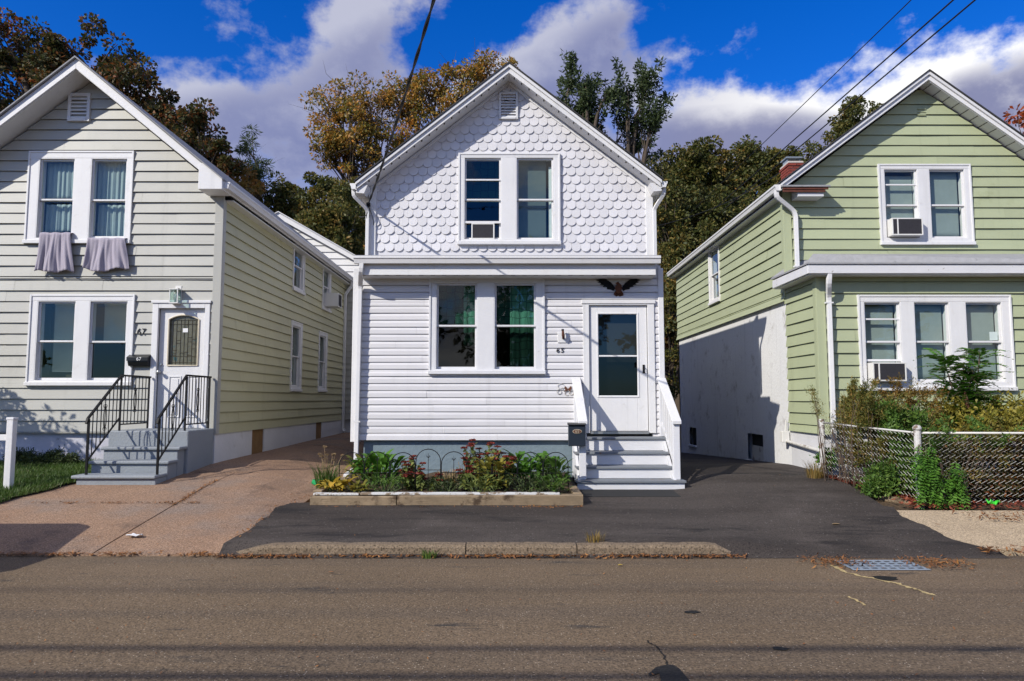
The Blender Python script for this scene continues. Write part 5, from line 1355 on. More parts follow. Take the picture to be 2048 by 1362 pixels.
def tree(name, label, blobs, Y, mat, size, cr, per, dens=1.0, base_px=None, trunk_r=.22, cat='tree', group=None, gz=None, flat=.8, pix=True, shell=.55, plume=0.0, bare=0, minus=None, bark='bark', aspect=.55, depth=.75, base_xy=None, scat=0.0):
    cs = []; rad = []
    for (px, py, rx, rz) in blobs:
        k = Y / F if pix else 1
        c = (PX(px, py, Y), Y, PZ(py, Y, px)) if pix else (px, Y, py)
        cs.append(c); rad.append((rx * k, max(rx, rz) * k * depth, rz * k))
    bx = base_xy[0] if base_xy else (PX(base_px, 600, Y) if base_px is not None else np.mean([c[0] for c in cs]))
    by = base_xy[1] if base_xy else Y
    bz = g(bx, by) - .1 if gz is None else gz
    o = thing(name, (bx, by, bz), label, cat, group)
    top = max(c[2] for c in cs); zc = np.mean([c[2] for c in cs]); xc = np.mean([c[0] for c in cs])
    tb = MB(); fork = (bx + (xc - bx) * .4, by, bz + (min(c[2] - r[2] for c, r in zip(cs, rad)) - bz) * .8 + .2)
    tp = limb((bx, by, bz), fork, .03, 6)
    tb.tube(tp, [trunk_r * (1 - .35 * i / 5) for i in range(6)], 8, caps=False)
    P = []; D = []
    for c, r in zip(cs, rad):
        c = np.array(c); r = np.array(r)
        lp = limb(fork, c - np.array([0, 0, r[2] * .3]), .10, 6); L0 = trunk_r * .55
        tb.tube(lp, [L0 * (1 - .13 * i) for i in range(6)], 6, caps=False)
        ncl = max(4, int(dens * (r[0] * r[2] + r[0] * r[1]) / (cr * cr) * 1.1))
        d = unit(RNG.normal(size=(ncl, 3))); q = RNG.uniform(shell ** 3, 1, ncl) ** (1 / 3)
        ctr = c + d * q[:, None] * r * (1 + RNG.normal(0, .10, (ncl, 1)))
        for i, ct in enumerate(ctr):
            if i < 14 + bare or i % 4 == 0:
                st_ = np.array(lp[RNG.integers(2, 6)])
                bp = limb(st_, ct, .10, 4)
                tb.tube(bp, [L0 * .28, L0 * .2, L0 * .12, L0 * .05], 4, caps=False)
                for _ in range(2 if bare else 0):
                    e = ct + RNG.normal(size=3) * cr * 1.3; tb.tube(limb(bp[2], e, .1, 3), [L0 * .09, L0 * .06, L0 * .02], 3, caps=False)
            m = int(per * RNG.uniform(.5, 1.4))
            off = RNG.normal(size=(m, 3)); off = off / np.maximum(1, np.linalg.norm(off, axis=1, keepdims=True) / 1.6)
            sc = cr * RNG.uniform(.6, 1.25)
            if plume:
                ax = unit((ct - c) / r + np.array([0, 0, .9])); tt = RNG.uniform(-1, 1.4, (m, 1))
                P.append(ct + ax * tt * sc * plume + off * sc * .38 * (1.15 - .6 * np.abs(tt - .0) / 1.4)); D.append(unit(off + ax * .5))
            else:
                P.append(ct + off * sc * np.array([1, 1, flat]) * .62); D.append(unit(off + np.array([0, 0, -.2])))
    P = np.concatenate(P); D = np.concatenate(D)
    tr_ = tb.build('trunk', M[bark], o, smooth=True, recalc=False)
    quads_obj('crown' if cat == 'tree' else 'foliage', leaf_quads(P, size, aspect, .1, D.copy()), mat, o)
    return o
def shrub(name, label, blobs, mat, size, cr, per, dens=1.0, group=None, cat='shrub', aspect=.5, stem='twig', base=None, **k):
    """blobs in metres: (x, y, z, rx, ry, rz)"""
    bx = np.mean([b[0] for b in blobs]); by = np.mean([b[1] for b in blobs])
    if base: bx, by = base
    bz = g(bx, by) - .02
    if 'gz' in k: bz = k['gz']
    o = thing(name, (bx, by, bz), label, cat, group)
    tb = MB(); P = []; D = []
    for b in blobs:
        c = np.array(b[:3]); r = np.array(b[3:])
        ncl = max(5, int(dens * (r[0] * r[2] + r[0] * r[1]) / (cr * cr) * 1.1))
        d = unit(RNG.normal(size=(ncl, 3))); q = RNG.uniform(.12, 1, ncl) ** (1 / 3)
        ctr = c + d * q[:, None] * r
        for i, ct in enumerate(ctr):
            if i < 16:
                s0 = np.array([bx + (ct[0] - bx) * .35 + RNG.normal() * .03, by + (ct[1] - by) * .4, bz])
                tb.tube(limb(s0, ct, .06, 4), [.006, .005, .0035, .002], 4, caps=False)
            m = int(per * 2.6 * RNG.uniform(.5, 1.4)); off = RNG.normal(size=(m, 3))
            if k.get('spray'):                              # feathery sprays arching outwards
                ax = unit((ct - c) / r + np.array([0, -.2, .5]) + RNG.normal(size=3) * .4); tt = RNG.uniform(-1, 1.6, (m, 1))
                P.append(ct + ax * tt * cr * 1.2 + off * cr * .20 - np.array([0, 0, .25]) * cr * np.maximum(tt, 0) ** 2); D.append(unit(off * .6 + ax))
            else:
                P.append(ct + off * cr * .55); D.append(unit(off + np.array([0, -.2, .3])))
    P = np.concatenate(P); P[:, 2] = np.maximum(P[:, 2], bz + .03)
    if 'ymin' in k: P[:, 1] = np.maximum(P[:, 1], k['ymin'])
    if 'ymax' in k: P[:, 1] = np.minimum(P[:, 1], k['ymax'] - RNG.uniform(0, .25, len(P)))
    if 'xmin' in k: P[:, 0] = np.maximum(P[:, 0], k['xmin'] + RNG.uniform(0, .1, len(P)))
    tb.build('stem', M[stem], o, smooth=True, recalc=False)
    quads_obj('foliage', leaf_quads(P, size, aspect, 0, np.concatenate(D)), mat, o)
    return o
def big_leaf(V, Fc, p, yaw, length, width, rise, droop, curl=.3):
    d = np.array([math.cos(yaw), math.sin(yaw)]); s = np.array([-d[1], d[0]]); b = len(V); n = 5
    for i in range(n + 1):
        t = i / n; w_ = width * math.sin(math.pi * min(1, t * .92 + .08)) ** .8 * (1 - t * .25) if i < n else .002
        r = length * t; z = rise * t - droop * t * t
        c = (p[0] + d[0] * r, p[1] + d[1] * r, p[2] + z)
        V += [(c[0] - s[0] * w_, c[1] - s[1] * w_, c[2] + w_ * curl), c, (c[0] + s[0] * w_, c[1] + s[1] * w_, c[2] + w_ * curl)]
    for i in range(n):
        q = b + i * 3
        Fc += [(q, q + 1, q + 4, q + 3), (q + 1, q + 2, q + 5, q + 4)]
def leafy_clump(name, label, x, y, n, length, width, mat, zoff=0.0, h=.1, spread=.1, group=None, rise=(.6, 1.5), cat='plant'):
    z = ZB(x, y) + zoff
    o = thing(name, (x, y, z), label, cat, group); V = []; Fc = []; tb = MB()
    for i in range(n):
        a = RNG.uniform(0, 2 * math.pi); rr = spread * math.sqrt(RNG.uniform()); hh = h * RNG.uniform(.1, 1.2)
        p = (x + rr * math.cos(a), y + rr * math.sin(a), z + hh); l = length * RNG.uniform(.6, 1.2)
        big_leaf(V, Fc, p, a + RNG.normal() * .5, l, width * l / length * RNG.uniform(.8, 1.15), l * RNG.uniform(*rise), l * RNG.uniform(.4, 1.1))
        if i % 4 == 0: tb.tube([(x + rr * .4 * math.cos(a), y + rr * .4 * math.sin(a), z - .02), p], .004, 4)
    np_mesh('leaves', V, Fc, mat, o, smooth=True); tb.build('stem', M['stemgreen'], o, recalc=False)
    return o
def frond_pts(P0, d, length, droop, n, ls):
    """pinnate leaf: returns leaf quad verts"""
    d = np.array(d, float); d /= np.linalg.norm(d); side = np.cross(d, [0, 0, 1.0]); side /= max(1e-6, np.linalg.norm(side)); Vs = []; mid = []
    for i in range(n):
        t = (i + 1) / n; c = np.array(P0) + d * length * t + np.array([0, 0, -droop * length * t * t]); mid.append(tuple(c))
        l = ls * (1 - .5 * abs(t - .35) / .65) * RNG.uniform(.85, 1.15)
        for s in (-1, 1):
            a = side * s * .9 + d * .35 + np.array([0, 0, -.18]) + RNG.normal(size=3) * .10; a /= np.linalg.norm(a); b = np.cross(a, np.cross(side, d)); b /= max(1e-6, np.linalg.norm(b))
            Vs += [c, c + a * l * .45 + b * l * .19, c + a * l, c + a * l * .45 - b * l * .19]
    return Vs, mid

# ------------------------------------------------------------------ planter
BX0, BX1, BY0 = PX(620, 995, 9.55), PX(1166, 995, 9.55), 9.55
pl = thing('planter', ((BX0 + BX1) / 2, BY0, g(-.9, BY0)), 'low weathered timber planter edging with flaking white top in front of the white house', 'planter')
xm = PX(793, 995, 9.55); zb_ = g(-1, BY0)
for a, b, z1_, m in ((BX0, xm - .006, .135, 'wood_grey'), (xm + .006, BX1, .142, 'wood_grey')):
    n = 12; mb = MB(); v = []
    for i in range(n + 1):
        x = a + (b - a) * i / n; q = .006 * math.sin(x * 5 + 1) + RNG.normal() * .002; tilt = .012 * (x - BX0) / 3
        v += [(x, BY0 + q, zb_ - .06), (x, BY0 + q - .004, zb_ + z1_ - .012 + tilt), (x, BY0 + .012 + q, zb_ + z1_ + tilt), (x, BY0 + .13, zb_ + z1_ + tilt), (x, BY0 + .13, zb_ - .06)]
    f = [(i * 5 + k, i * 5 + k + 1, (i + 1) * 5 + k + 1, (i + 1) * 5 + k) for i in range(n) for k in range(4)] + [(0, 1, 2, 3, 4), tuple(n * 5 + k for k in range(5))[::-1]]
    mb.add(v, f).build('timber', M[m], pl)
cv = MB()
for a, b, zz in ((BX0 + .03, xm - .5, .148), (xm - .49, BX1 - .30, .153)):
    cv.box(a, b, BY0 + .035, BY0 + .125, zb_ + zz - .004, zb_ + zz + .028)
cv.build('painted_cap', M['flaked'], pl, bevel=.008)
MB().box(BX0 + .0, BX0 + .12, BY0 + .14, 11.6, zb_ - .05, zb_ + .20).build('timber', M['wood_grey'], pl, bevel=.01)
MB().box(BX1 - .12, BX1, BY0 + .135, 10.55, zb_ - .05, zb_ + .165).build('timber', M['wood_grey'], pl, bevel=.01)
def ZB(x, y): return zb_ + .14 + .10 * max(0, min(1, (y - 9.7) / 2))
V = []; nx = 24; ysb = np.linspace(9.68, 11.86, 14)
for y in ysb:
    for x in np.linspace(BX0 + .05, BX1 - .05, nx): V.append((x, y, ZB(x, y) - .02 + RNG.normal() * .012))
bed = np_mesh('flower_bed', V, [(j * nx + i, j * nx + i + 1, (j + 1) * nx + i + 1, (j + 1) * nx + i) for j in range(13) for i in range(nx - 1)], M['earth'], smooth=True)
tag(bed, kind='structure')
# wire border fence
YB = 10.05
bf = thing('border_fence', (-.8, YB, ZB(-.8, YB)), 'low black wire border fence of round arches along the flower bed', 'border fence')
fx0, fx1 = PX(678, 930, YB), PX(1137, 930, YB); na = 9; aw = (fx1 - fx0) / na
for i in range(na):
    a = fx0 + aw * i; b = a + aw; zg = ZB(a, YB) - .05; zt = .70 + (.045 if i == 3 else .02 if i == 4 else 0) + RNG.normal() * .006; r = aw / 2 * .97; cx_ = (a + b) / 2
    pts = [(cx_ - r, YB, zg), (cx_ - r, YB, zt - .02)] + [(cx_ - r * math.cos(R(t)), YB, zt + r * math.sin(R(t))) for t in range(0, 181, 15)] + [(cx_ + r, YB, zt - .02), (cx_ + r, YB, zg)]
    ar = MB().tube(pts, .0065, 6).build('arch', M['iron'], bf, smooth=True)
    MB().tube([(cx_ - r, YB, zt - .115), (cx_ + r, YB, zt - .115)], .0045, 5).build('crossbar', M['iron'], ar)
    zf = zt + .07
    MB().tube([(cx_, YB, zg), (cx_, YB, zf), (cx_, YB, zf + .05)], [.004, .004, .001], 5).build('spike', M['iron'], ar)
    fb = MB()
    for s in (-1, 1): fb.tube([(cx_, YB, zf - .02), (cx_ + s * .022, YB, zf + .005), (cx_ + s * .016, YB, zf + .02)], [.004, .006, .002], 5)
    fb.build('finial', M['iron'], ar)
# plants: px positions along the bed at their own depth
def bx(px, y): return PX(px, 930, y)
leafy_clump('green_plant', 'broad bright green leafy clump next to the downspout in the flower bed', bx(757, 10.6), 10.6, 120, .20, .055, L['lime'], h=.30, spread=.30)
leafy_clump('green_plant', 'green leafy clump behind the border fence between red sedum and steps', bx(1045, 10.7), 10.7, 110, .20, .055, L['lime'], h=.28, spread=.28)
leafy_clump('green_plant', 'small green leafy clump leaning out beside the white steps', bx(1112, 10.5), 10.5, 70, .15, .04, L['midgreen'], h=.28, spread=.18)
leafy_clump('green_plant', 'low trailing green plant at the step end of the timber edging', bx(1105, 9.85), 9.85, 130, .09, .028, L['midgreen'], h=.16, spread=.22)
leafy_clump('green_plant', 'low dark green plant under the first red sedum', bx(770, 9.95), 9.95, 140, .10, .016, L['midgreen'], h=.16, spread=.26)
leafy_clump('green_plant', 'dark low groundcover in the middle of the flower bed', bx(895, 10.0), 10.0, 160, .085, .02, L['dkgreen'], h=.12, spread=.26)
leafy_clump('green_plant', 'low dark green groundcover before the leafy clump near the steps', bx(1060, 9.9), 9.9, 150, .085, .022, L['dkgreen'], h=.16, spread=.30)
leafy_clump('yellow_plant', 'yellow-leaved hosta at the driveway corner of the timber planter', bx(672, 9.92), 9.92, 40, .15, .045, L['yellowpure'], h=.10, spread=.16)
leafy_clump('yellow_plant', 'lime-yellow leafy plant half hidden under the tallest red sedum', bx(990, 10.25), 10.25, 70, .15, .05, L['yellow'], h=.34, spread=.22)
leafy_clump('green_plant', 'pale green leafy clump against the foundation by the downspout', bx(728, 11.0), 11.0, 70, .17, .05, L['yellow'], h=.22, spread=.2)
leafy_clump('green_plant', 'pale green leafy clump against the foundation near the steps', bx(1090, 11.0), 11.0, 70, .17, .05, L['lime'], h=.26, spread=.2)
leafy_clump('green_plant', 'low sprawling green plant before the tallest red sedum', bx(960, 9.9), 9.9, 120, .09, .03, L['sedumleaf'], h=.16, spread=.26)
leafy_clump('yellow_plant', 'second yellow-leaved plant beside the yellow hosta', bx(712, 9.88), 9.88, 34, .12, .04, L['yellow'], h=.10, spread=.13)
def flower_clump(label, x, y, n, hgt, spread, ls=.075):
    z = ZB(x, y); o = thing('sedum', (x, y, z), label, 'plant', 'red sedum clumps in the flower bed'); tb = MB(); V = []; H = []
    for i in range(n):
        a = RNG.uniform(0, 6.28); rr = spread * math.sqrt(RNG.uniform()); h_ = hgt * RNG.uniform(.55, 1.08) * (1 - .35 * (rr / spread) ** 2)
        top = np.array([x + rr * math.cos(a) * 1.25, y + rr * math.sin(a) * .8, z + h_]); b0 = (x + rr * .35 * math.cos(a), y + rr * .35 * math.sin(a), z - .02)
        tb.tube(limb(b0, top, .05, 4), .0045, 4)
        for t in np.linspace(.15, .9, 8):
            c = np.array(b0) + (top - np.array(b0)) * t
            for _ in range(3): V.append(c + RNG.normal(size=3) * .022)
        m = 95; d = RNG.normal(size=(m, 3)); d = unit(d); d[:, 2] = np.abs(d[:, 2]) * .45
        H.append(top + d * np.array([.065, .065, .045]) * RNG.uniform(.2, 1, (m, 1)))
    V = np.array(V); H = np.concatenate(H)
    tb.build('stem', M['stemgreen'], o, recalc=False)
    quads_obj('leaves', leaf_quads(V, ls, .55), L['sedumleaf'], o); quads_obj('flower_heads', leaf_quads(H, .022, .9), L['sedum'], o)
flower_clump('low red sedum clump beside the bright green leafy clump', bx(818, 10.3), 10.3, 15, .42, .20)
flower_clump('sprawling red sedum clump with bent stems under the tall arch', bx(845, 10.1), 10.1, 11, .26, .22)
flower_clump('tallest red sedum clump in front of the blue-grey foundation', bx(965, 10.6), 10.6, 26, .66, .26)
flower_clump('leaning red sedum clump on the steps side of the tallest one', bx(1012, 10.35), 10.35, 13, .42, .20)
flower_clump('small red sedum clump tucked before the tallest one', bx(935, 10.15), 10.15, 9, .38, .14)
# dry plants
def dry_clump(label, x, y, n, hgt, spread, heads=True, mat='dry', name='dried_plant'):
    z = ZB(x, y) if BX0 < x < BX1 else g(x, y); o = thing(name, (x, y, z), label, 'plant'); tb = MB(); H = []; B = []
    for i in range(n):
        a = RNG.uniform(0, 6.28); top = np.array([x + spread * math.cos(a) * RNG.uniform(.2, 1.2), y + spread * math.sin(a) * .6, z + hgt * RNG.uniform(.6, 1.05)])
        tb.tube(limb((x + RNG.normal() * .03, y, z), top, .06, 5), .003, 4)
        if heads: H.append(top + unit(RNG.normal(size=(60, 3))) * np.array([.035, .035, .02]) * RNG.uniform(.2, 1, (60, 1)))
        B.append(np.array([x, y, z]) + (top - np.array([x, y, z])) * RNG.uniform(.2, .9, (6, 1)) + RNG.normal(size=(6, 3)) * .012)
    tb.build('stem', paint('straw', (.34, .24, .13), .8, .3, 9), o, recalc=False)
    if heads: quads_obj('seed_heads', leaf_quads(np.concatenate(H), .016, .8), L['dry'], o)
    quads_obj('leaves', leaf_quads(np.concatenate(B), .05, .25), L[mat], o)
dry_clump('pale dried seed heads on tall stalks at the drive end of the flower bed', bx(660, 10.4), 10.4, 9, .55, .16)
dry_clump('withered brown plant in the middle of the flower bed', bx(903, 10.2), 10.2, 40, .26, .2, False, 'rusty_spray')
dry_clump('sparse yellowing weed beside the brown withered plant', bx(925, 10.3), 10.3, 8, .36, .12, False, 'sedumleaf')
def blades(name, label, x, y, n, h, spread, mat, z=None, cat='grass', lean=.5, kind=None):
    z = (ZB(x, y) if BX0 < x < BX1 and 9.6 < y < 11.8 else g(x, y)) if z is None else z
    V = []
    for i in range(n):
        a = RNG.uniform(0, 6.28); r = spread * math.sqrt(RNG.uniform()); p = np.array([x + r * math.cos(a), y + r * math.sin(a) * .6, z]); hh = h * RNG.uniform(.5, 1.2)
        d = np.array([math.cos(a), math.sin(a), 0]) * lean * hh * RNG.uniform(.3, 1.2); s = np.array([-math.sin(a), math.cos(a), 0]) * .004
        m = p + d * .35 + np.array([0, 0, hh * .65]); e = p + d + np.array([0, 0, hh])
        V += [p - s, p + s, m + s * .8, m - s * .8, m - s * .8, m + s * .8, e + s * .1, e - s * .1]
    o = quads_obj(name, np.array(V), mat, None, (x, y, z)); return tag(o, label, cat, kind=kind)
blades('grass_tuft', 'long grass tuft spilling over the drive end of the planter', bx(655, 10.1), 10.1, 220, .34, .16, L['grass'], cat='grass tuft')
blades('grass_tuft', 'yellow dry tuft by the green house corner post', PX(1632, 940, 11.2), 11.2, 160, .28, .14, L['drygrass'], cat='grass tuft')
blades('grass_tuft', 'dry straw tuft growing from the kerb top', PX(1190, 1082, 7.66), 7.64, 60, .10, .10, L['drygrass'], cat='grass tuft', z=.12)
blades('grass_tuft', 'small green weed at the foot of the kerb', PX(858, 1095, 7.42), 7.42, 70, .09, .08, L['midgreen'], cat='grass tuft', z=.0)
# coiled hose behind the downspout
hz = g(-2.75, 11.3); hp = []
for i in range(90):
    a = i * .42; r = .20 + .03 * math.sin(i * 1.7) + .02 * (i % 7) / 7; hp.append((-2.74 + r * 1.35 * math.cos(a), 11.1 + r * .8 * math.sin(a), hz + .03 + .0007 * i))
tag(MB().tube(hp, .010, 6).build('garden_hose', M['hose'], None, smooth=True, recalc=False, loc=(-2.74, 11.1, hz)), 'coiled green garden hose on the ground by the white downspout', 'hose')

# ------------------------------------------------------------------ chain-link fence
FX, FY0, FY1 = 5.30, 9.42, 11.45
fxb = PX(1645, 900, FY1)
cf = thing('chain_link_fence', (FX, FY0, g(FX, FY0)), 'rusty chain link fence with a chipped white corner post around the green house bushes', 'fence')
def fpost(x, y, h, r, name='post', cap=True):
    z = g(x, y); p = MB().tube([(x, y, z - .1), (x, y, z + h)], r, 12).build(name, M['postwhite'], cf, smooth=False)
    if cap: MB().lathe((x, y, z + h), [(r * 1.25, 0), (r * 1.3, .025), (r * 1.0, .05), (r * .4, .065)], 12).build('cap', M['postwhite'], p, smooth=True)
    return z + h
zc_ = fpost(FX, FY0, .96, .043); ze_ = fpost(fxb, FY1, .90, .045, cap=False)
fpost(8.3, FY0, .94, .028)
def panel(p0, p1, h0, h1):
    p0 = np.array(p0); p1 = np.array(p1); Ln = np.linalg.norm((p1 - p0)[:2]); d = (p1 - p0) / Ln; nrm = np.array([d[1], -d[0], 0]); nrm /= np.linalg.norm(nrm)
    MB().tube([tuple(p0 + d * .03 + [0, 0, h0 - .01]), tuple(p0 + d * Ln * .5 + [0, 0, (h0 + h1) / 2 - .015]), tuple(p1 + [0, 0, h1 - .01])], .014, 8).build('top_rail', M['galv'], cf, smooth=True)
    c = .08; n = int(Ln / c); mb = MB(); H = min(h0, h1) - .03
    steps = int(H / (c / 2))
    for i in range(n):
        for ph in (0,):
            pts = []
            for k in range(steps + 1):
                s = (i + .5) * c + (c / 2 * (1 if k % 2 else -1)) + c * .0
                z = .02 + k * c / 2 * (H / (steps * c / 2)); b = .012 * math.sin(s * 3.1) * math.sin(z * 4)
                pts.append(tuple(p0 + d * s + nrm * (b + .002 * (1 if k % 2 else -1)) + [0, 0, z + (h1 - h0) * s / Ln * z / H]))
            mb.tube(pts, .0034, 3, caps=False)
    mb.build('wire_mesh', M['galv'], cf, recalc=False)
panel((fxb, FY1, g(fxb, FY1)), (FX, FY0, g(FX, FY0)), .86, .93)
panel((FX, FY0, g(FX, FY0)), (9.6, FY0, g(9.6, FY0)), .93, .93)
tb_ = MB().prism_xy([(4.98, 10.0), (5.02, 9.92), (5.27, 9.62), (5.34, 9.70), (5.1, 10.02)], .18, .30)
tag(tb_.build('timber_edging', M['wood_grey'], None, bevel=.01, loc=(5.15, 9.85, .25)), 'short weathered timber edging at the foot of the chain link fence', 'timber')
# overgrown shrubs behind the fence
def sx(px, y): return PX(px, 800, y)
yb = 10.6
def Zp(py, y): return PZ(py, y)
shrub('shrub', 'rust-tipped feathery bush beside the green porch corner', [(sx(1720, yb), yb, Zp(815, yb), .55, .5, .30), (sx(1690, 10.9), 10.9, Zp(840, 10.9), .5, .4, .35)], L['rusty_spray'], .055, .13, 60, 1.5, cat='shrub', spray=1, aspect=.22, ymax=11.72, xmin=5.05)
shrub('shrub', 'arching bare-twigged spray leaning over the driveway from the fence end', [(sx(1655, 11.0), 11.0, Zp(815, 11.0), .32, .3, .30)], L['rusty_spray'], .045, .14, 34, .8, spray=1, aspect=.2, ymax=11.6)
shrub('shrub', 'tall rusty bush under the porch air conditioner', [(sx(1820, 10.7), 10.7, Zp(815, 10.7), .42, .4, .36)], L['rustbush'], .05, .12, 55, 1.5, spray=1, aspect=.25, ymax=11.7)
shrub('shrub', 'dense dark green bush behind the fence corner post', [(sx(1760, 10.4), 10.4, Zp(860, 10.4), .62, .45, .32), (sx(1740, 10.2), 10.2, Zp(930, 10.2), .5, .4, .3)], L['midgreen'], .055, .13, 70, 1.4, aspect=.45, xmin=5.3)
shrub('shrub', 'yellowing bush at the foot of the tall shoot', [(sx(1930, 10.5), 10.5, Zp(838, 10.5), .50, .4, .26), (sx(2020, 10.4), 10.4, Zp(835, 10.4), .5, .4, .28)], L['yellow'], .06, .13, 45, 1.2, aspect=.5, ymax=11.7)
shrub('shrub', 'brownish tangled bush low behind the wire mesh', [(sx(1900, 10.1), 10.1, Zp(880, 10.1), .8, .45, .25), (sx(1860, 10.0), 10.0, Zp(950, 10.0), .6, .35, .25)], L['rusty_spray'], .05, .14, 55, 1.1, spray=1, aspect=.28)
shrub('shrub', 'dark tangle of stems behind the wire mesh away from the corner post', [(7.4, 10.2, .85, .9, .45, .4), (6.7, 10.1, .6, .8, .4, .3), (5.9, 10.3, .75, .55, .5, .35), (7.0, 9.9, .45, 1.1, .25, .2)], L['oak'], .06, .16, 60, 1.2, aspect=.4)
shrub('shrub', 'olive bush far along the wire mesh from the corner post', [(8.2, 10.4, 1.05, .8, .5, .45)], L['maple'], .06, .14, 60, 1.1, aspect=.4)
shrub('shrub', 'low green bush poking through the mesh by the timber edging', [(sx(1760, 9.95), 9.95, .50, .38, .22, .22), (5.32, 10.1, .45, .18, .3, .2)], L['midgreen'], .05, .10, 55, 1.2, aspect=.5)
shrub('shrub', 'low brown-green tangle at the end post of the fence', [(5.25, 10.9, .72, .22, .45, .26), (5.3, 10.3, .8, .2, .4, .3)], L['rusty_spray'], .05, .11, 55, 1.6, spray=1, aspect=.3)
shrub('shrub', 'loose green sprays spilling over the fence rail beside the corner post', [(5.75, 9.62, 1.10, .45, .14, .20), (6.5, 9.6, 1.12, .45, .14, .18), (5.45, 10.3, 1.15, .2, .5, .2)], L['midgreen'], .055, .12, 26, .8, spray=1, aspect=.4)
shrub('shrub', 'loose yellow sprays spilling over the fence rail far from the corner post', [(7.3, 9.7, 1.12, .5, .2, .22), (6.9, 10.9, 1.45, .8, .35, .30)], L['yellow'], .06, .14, 26, .8, spray=1, aspect=.4)
shrub('shrub', 'tall thin yellow-green sprays rising against the porch window sill', [(5.85, 11.0, 1.55, .55, .3, .30), (6.5, 11.1, 1.5, .4, .3, .32)], L['rusty_spray'], .05, .16, 26, .7, spray=1, aspect=.25, ymax=11.7)
shrub('shrub', 'small leafy weed against the pale foundation of the green porch', [(5.02, 11.55, .62, .12, .10, .2)], L['lime'], .05, .07, 40, 1.5, aspect=.5)
# the tall shoot of pinnate leaves
tsx, tsy = sx(1925, 10.7), 10.7; tsz = g(tsx, tsy)
ts = thing('sapling', (tsx, tsy, tsz), 'tall leafy tree-of-heaven shoot in front of the green porch windows', 'sapling'); V = []; tb = MB()
STEMS = [((tsx - .05, tsy, tsz), (sx(1888, 10.6), 10.6, Zp(712, 10.6))), ((tsx + .02, tsy, tsz), (sx(1950, 10.5), 10.5, Zp(742, 10.5))), ((tsx, tsy, tsz), (sx(1930, 10.7), 10.7, Zp(735, 10.7))), ((tsx + .05, tsy, tsz), (sx(1965, 10.65), 10.65, Zp(705, 10.65)))]
for s0, s1 in STEMS:
    lp = limb(s0, s1, .02, 8); tb.tube(lp, [.02 - .002 * i for i in range(8)], 6)
    for i in range(46):
        t = RNG.uniform(.40, 1.0); k = t * 7; a_ = np.array(lp[min(7, int(k))]); b_ = np.array(lp[min(7, int(k) + 1)]); c = a_ + (b_ - a_) * (k % 1)
        an = RNG.uniform(0, 6.28); d = (math.cos(an), math.sin(an) * .75 - .15, RNG.uniform(.1, .8)); vs, mid = frond_pts(c, d, RNG.uniform(.30, .52), RNG.uniform(.25, .6), 10, .115)
        V += vs; tb.tube([tuple(c)] + mid[::2], .003, 4, caps=False)
tb.build('stem', M['twig'], ts, recalc=False); quads_obj('leaves', np.array(V), L['lime'], ts)
tag(MB().tube(limb((sx(1936, 10.5), 10.5, .7), (sx(1930, 10.5), 10.5, Zp(780, 10.5)), .02, 6), [.035, .03, .035, .028, .03, .01], 7).build('dead_stem', M['rust'], None, smooth=True, recalc=False, loc=(sx(1936, 10.5), 10.5, .7)), 'broken brown dead stem among the yellowing bush', 'dead stem')
def vine(label, x, y, z0, z1, w, n, name='vine', yo=-.08):
    o = thing(name, (x, y, g(x, y)), label, 'vine'); V = []; tb = MB()
    for i in range(n):
        xx = x + RNG.uniform(-w, w); zt = z0 + (z1 - z0) * RNG.uniform(.45, 1.05) * (1 - .4 * abs(xx - x) / w)
        lp = [(xx + .02 * math.sin(k), y + yo + RNG.normal() * .02, g(x, y) + .05 + (zt - g(x, y)) * k / 6) for k in range(7)]; tb.tube(lp, .004, 4)
        for k in range(1, 7):
            for s in (0, 1):
                an = RNG.uniform(math.pi, 2 * math.pi); vs, mid = frond_pts(lp[k], (math.cos(an) * .7, math.sin(an) * .4, -.55 + RNG.uniform(-.3, .4)), RNG.uniform(.09, .15), .6, 5, .075); V += vs
    tb.build('stem', M['stemgreen'], o, recalc=False); quads_obj('leaves', np.array(V), L['lime'], o)
vine('bright green vine climbing the chipped white corner post', FX + .07, FY0, .5, 1.16, .12, 13)
vine('smaller bright green vine on the wire mesh past the corner post', PX(1905, 960, FY0), FY0, .35, .86, .09, 7)

# ------------------------------------------------------------------ grass corner, white post
V = []; ysg = np.linspace(9.25, 12.2, 16)
def gx1(y): return -6.62 + .36 * min(1, max(0, (y - 9.25) / 1.1)) + .04 * math.sin(y * 9)
sheet('lawn', lambda y: (-13, gx1(y)), ysg, 50, .035, M['turf'], rough=.012)
V = []
for i in range(15000):
    y = RNG.uniform(9.25, 12.15); x = gx1(y) - abs(RNG.normal()) * 1.6 + .03
    if x < -9.5: continue
    z = g(x, y) + .03; a = RNG.uniform(0, 6.28); h_ = .075 * RNG.uniform(.4, 1.3); d = np.array([math.cos(a), math.sin(a), 0]) * h_ * RNG.uniform(.2, .9); s = np.array([-math.sin(a), math.cos(a), 0]) * .0045; p = np.array([x, y, z])
    e = p + d + [0, 0, h_]; m = p + d * .4 + [0, 0, h_ * .6]; V += [p - s, p + s, m + s * .7, m - s * .7, m - s * .7, m + s * .7, e, e - s * .1]
tag(quads_obj('grass', np.array(V), L['grass']), 'short green grass beside the grey stoop', 'grass', kind='stuff')
for px_, y, lb in ((115, 11.85, 'low dark weed against the whitewashed stone base by the stoop'), (45, 11.9, 'low dark weed against the whitewashed stone base away from the stoop')):
    shrub('weed', lb, [(PX(px_, 930, y), y, g(-7, y) + .12, .32, .15, .12)], L['dkgreen'], .06, .08, 50, 1.4, cat='weed', aspect=.25)
wp = thing('fence_post', (PX(20, 900, 10.0), 10.0, g(-7, 10)), 'plain white square fence post with one rail at the lawn edge', 'fence post')
xp_ = PX(16.5, 900, 9.95)
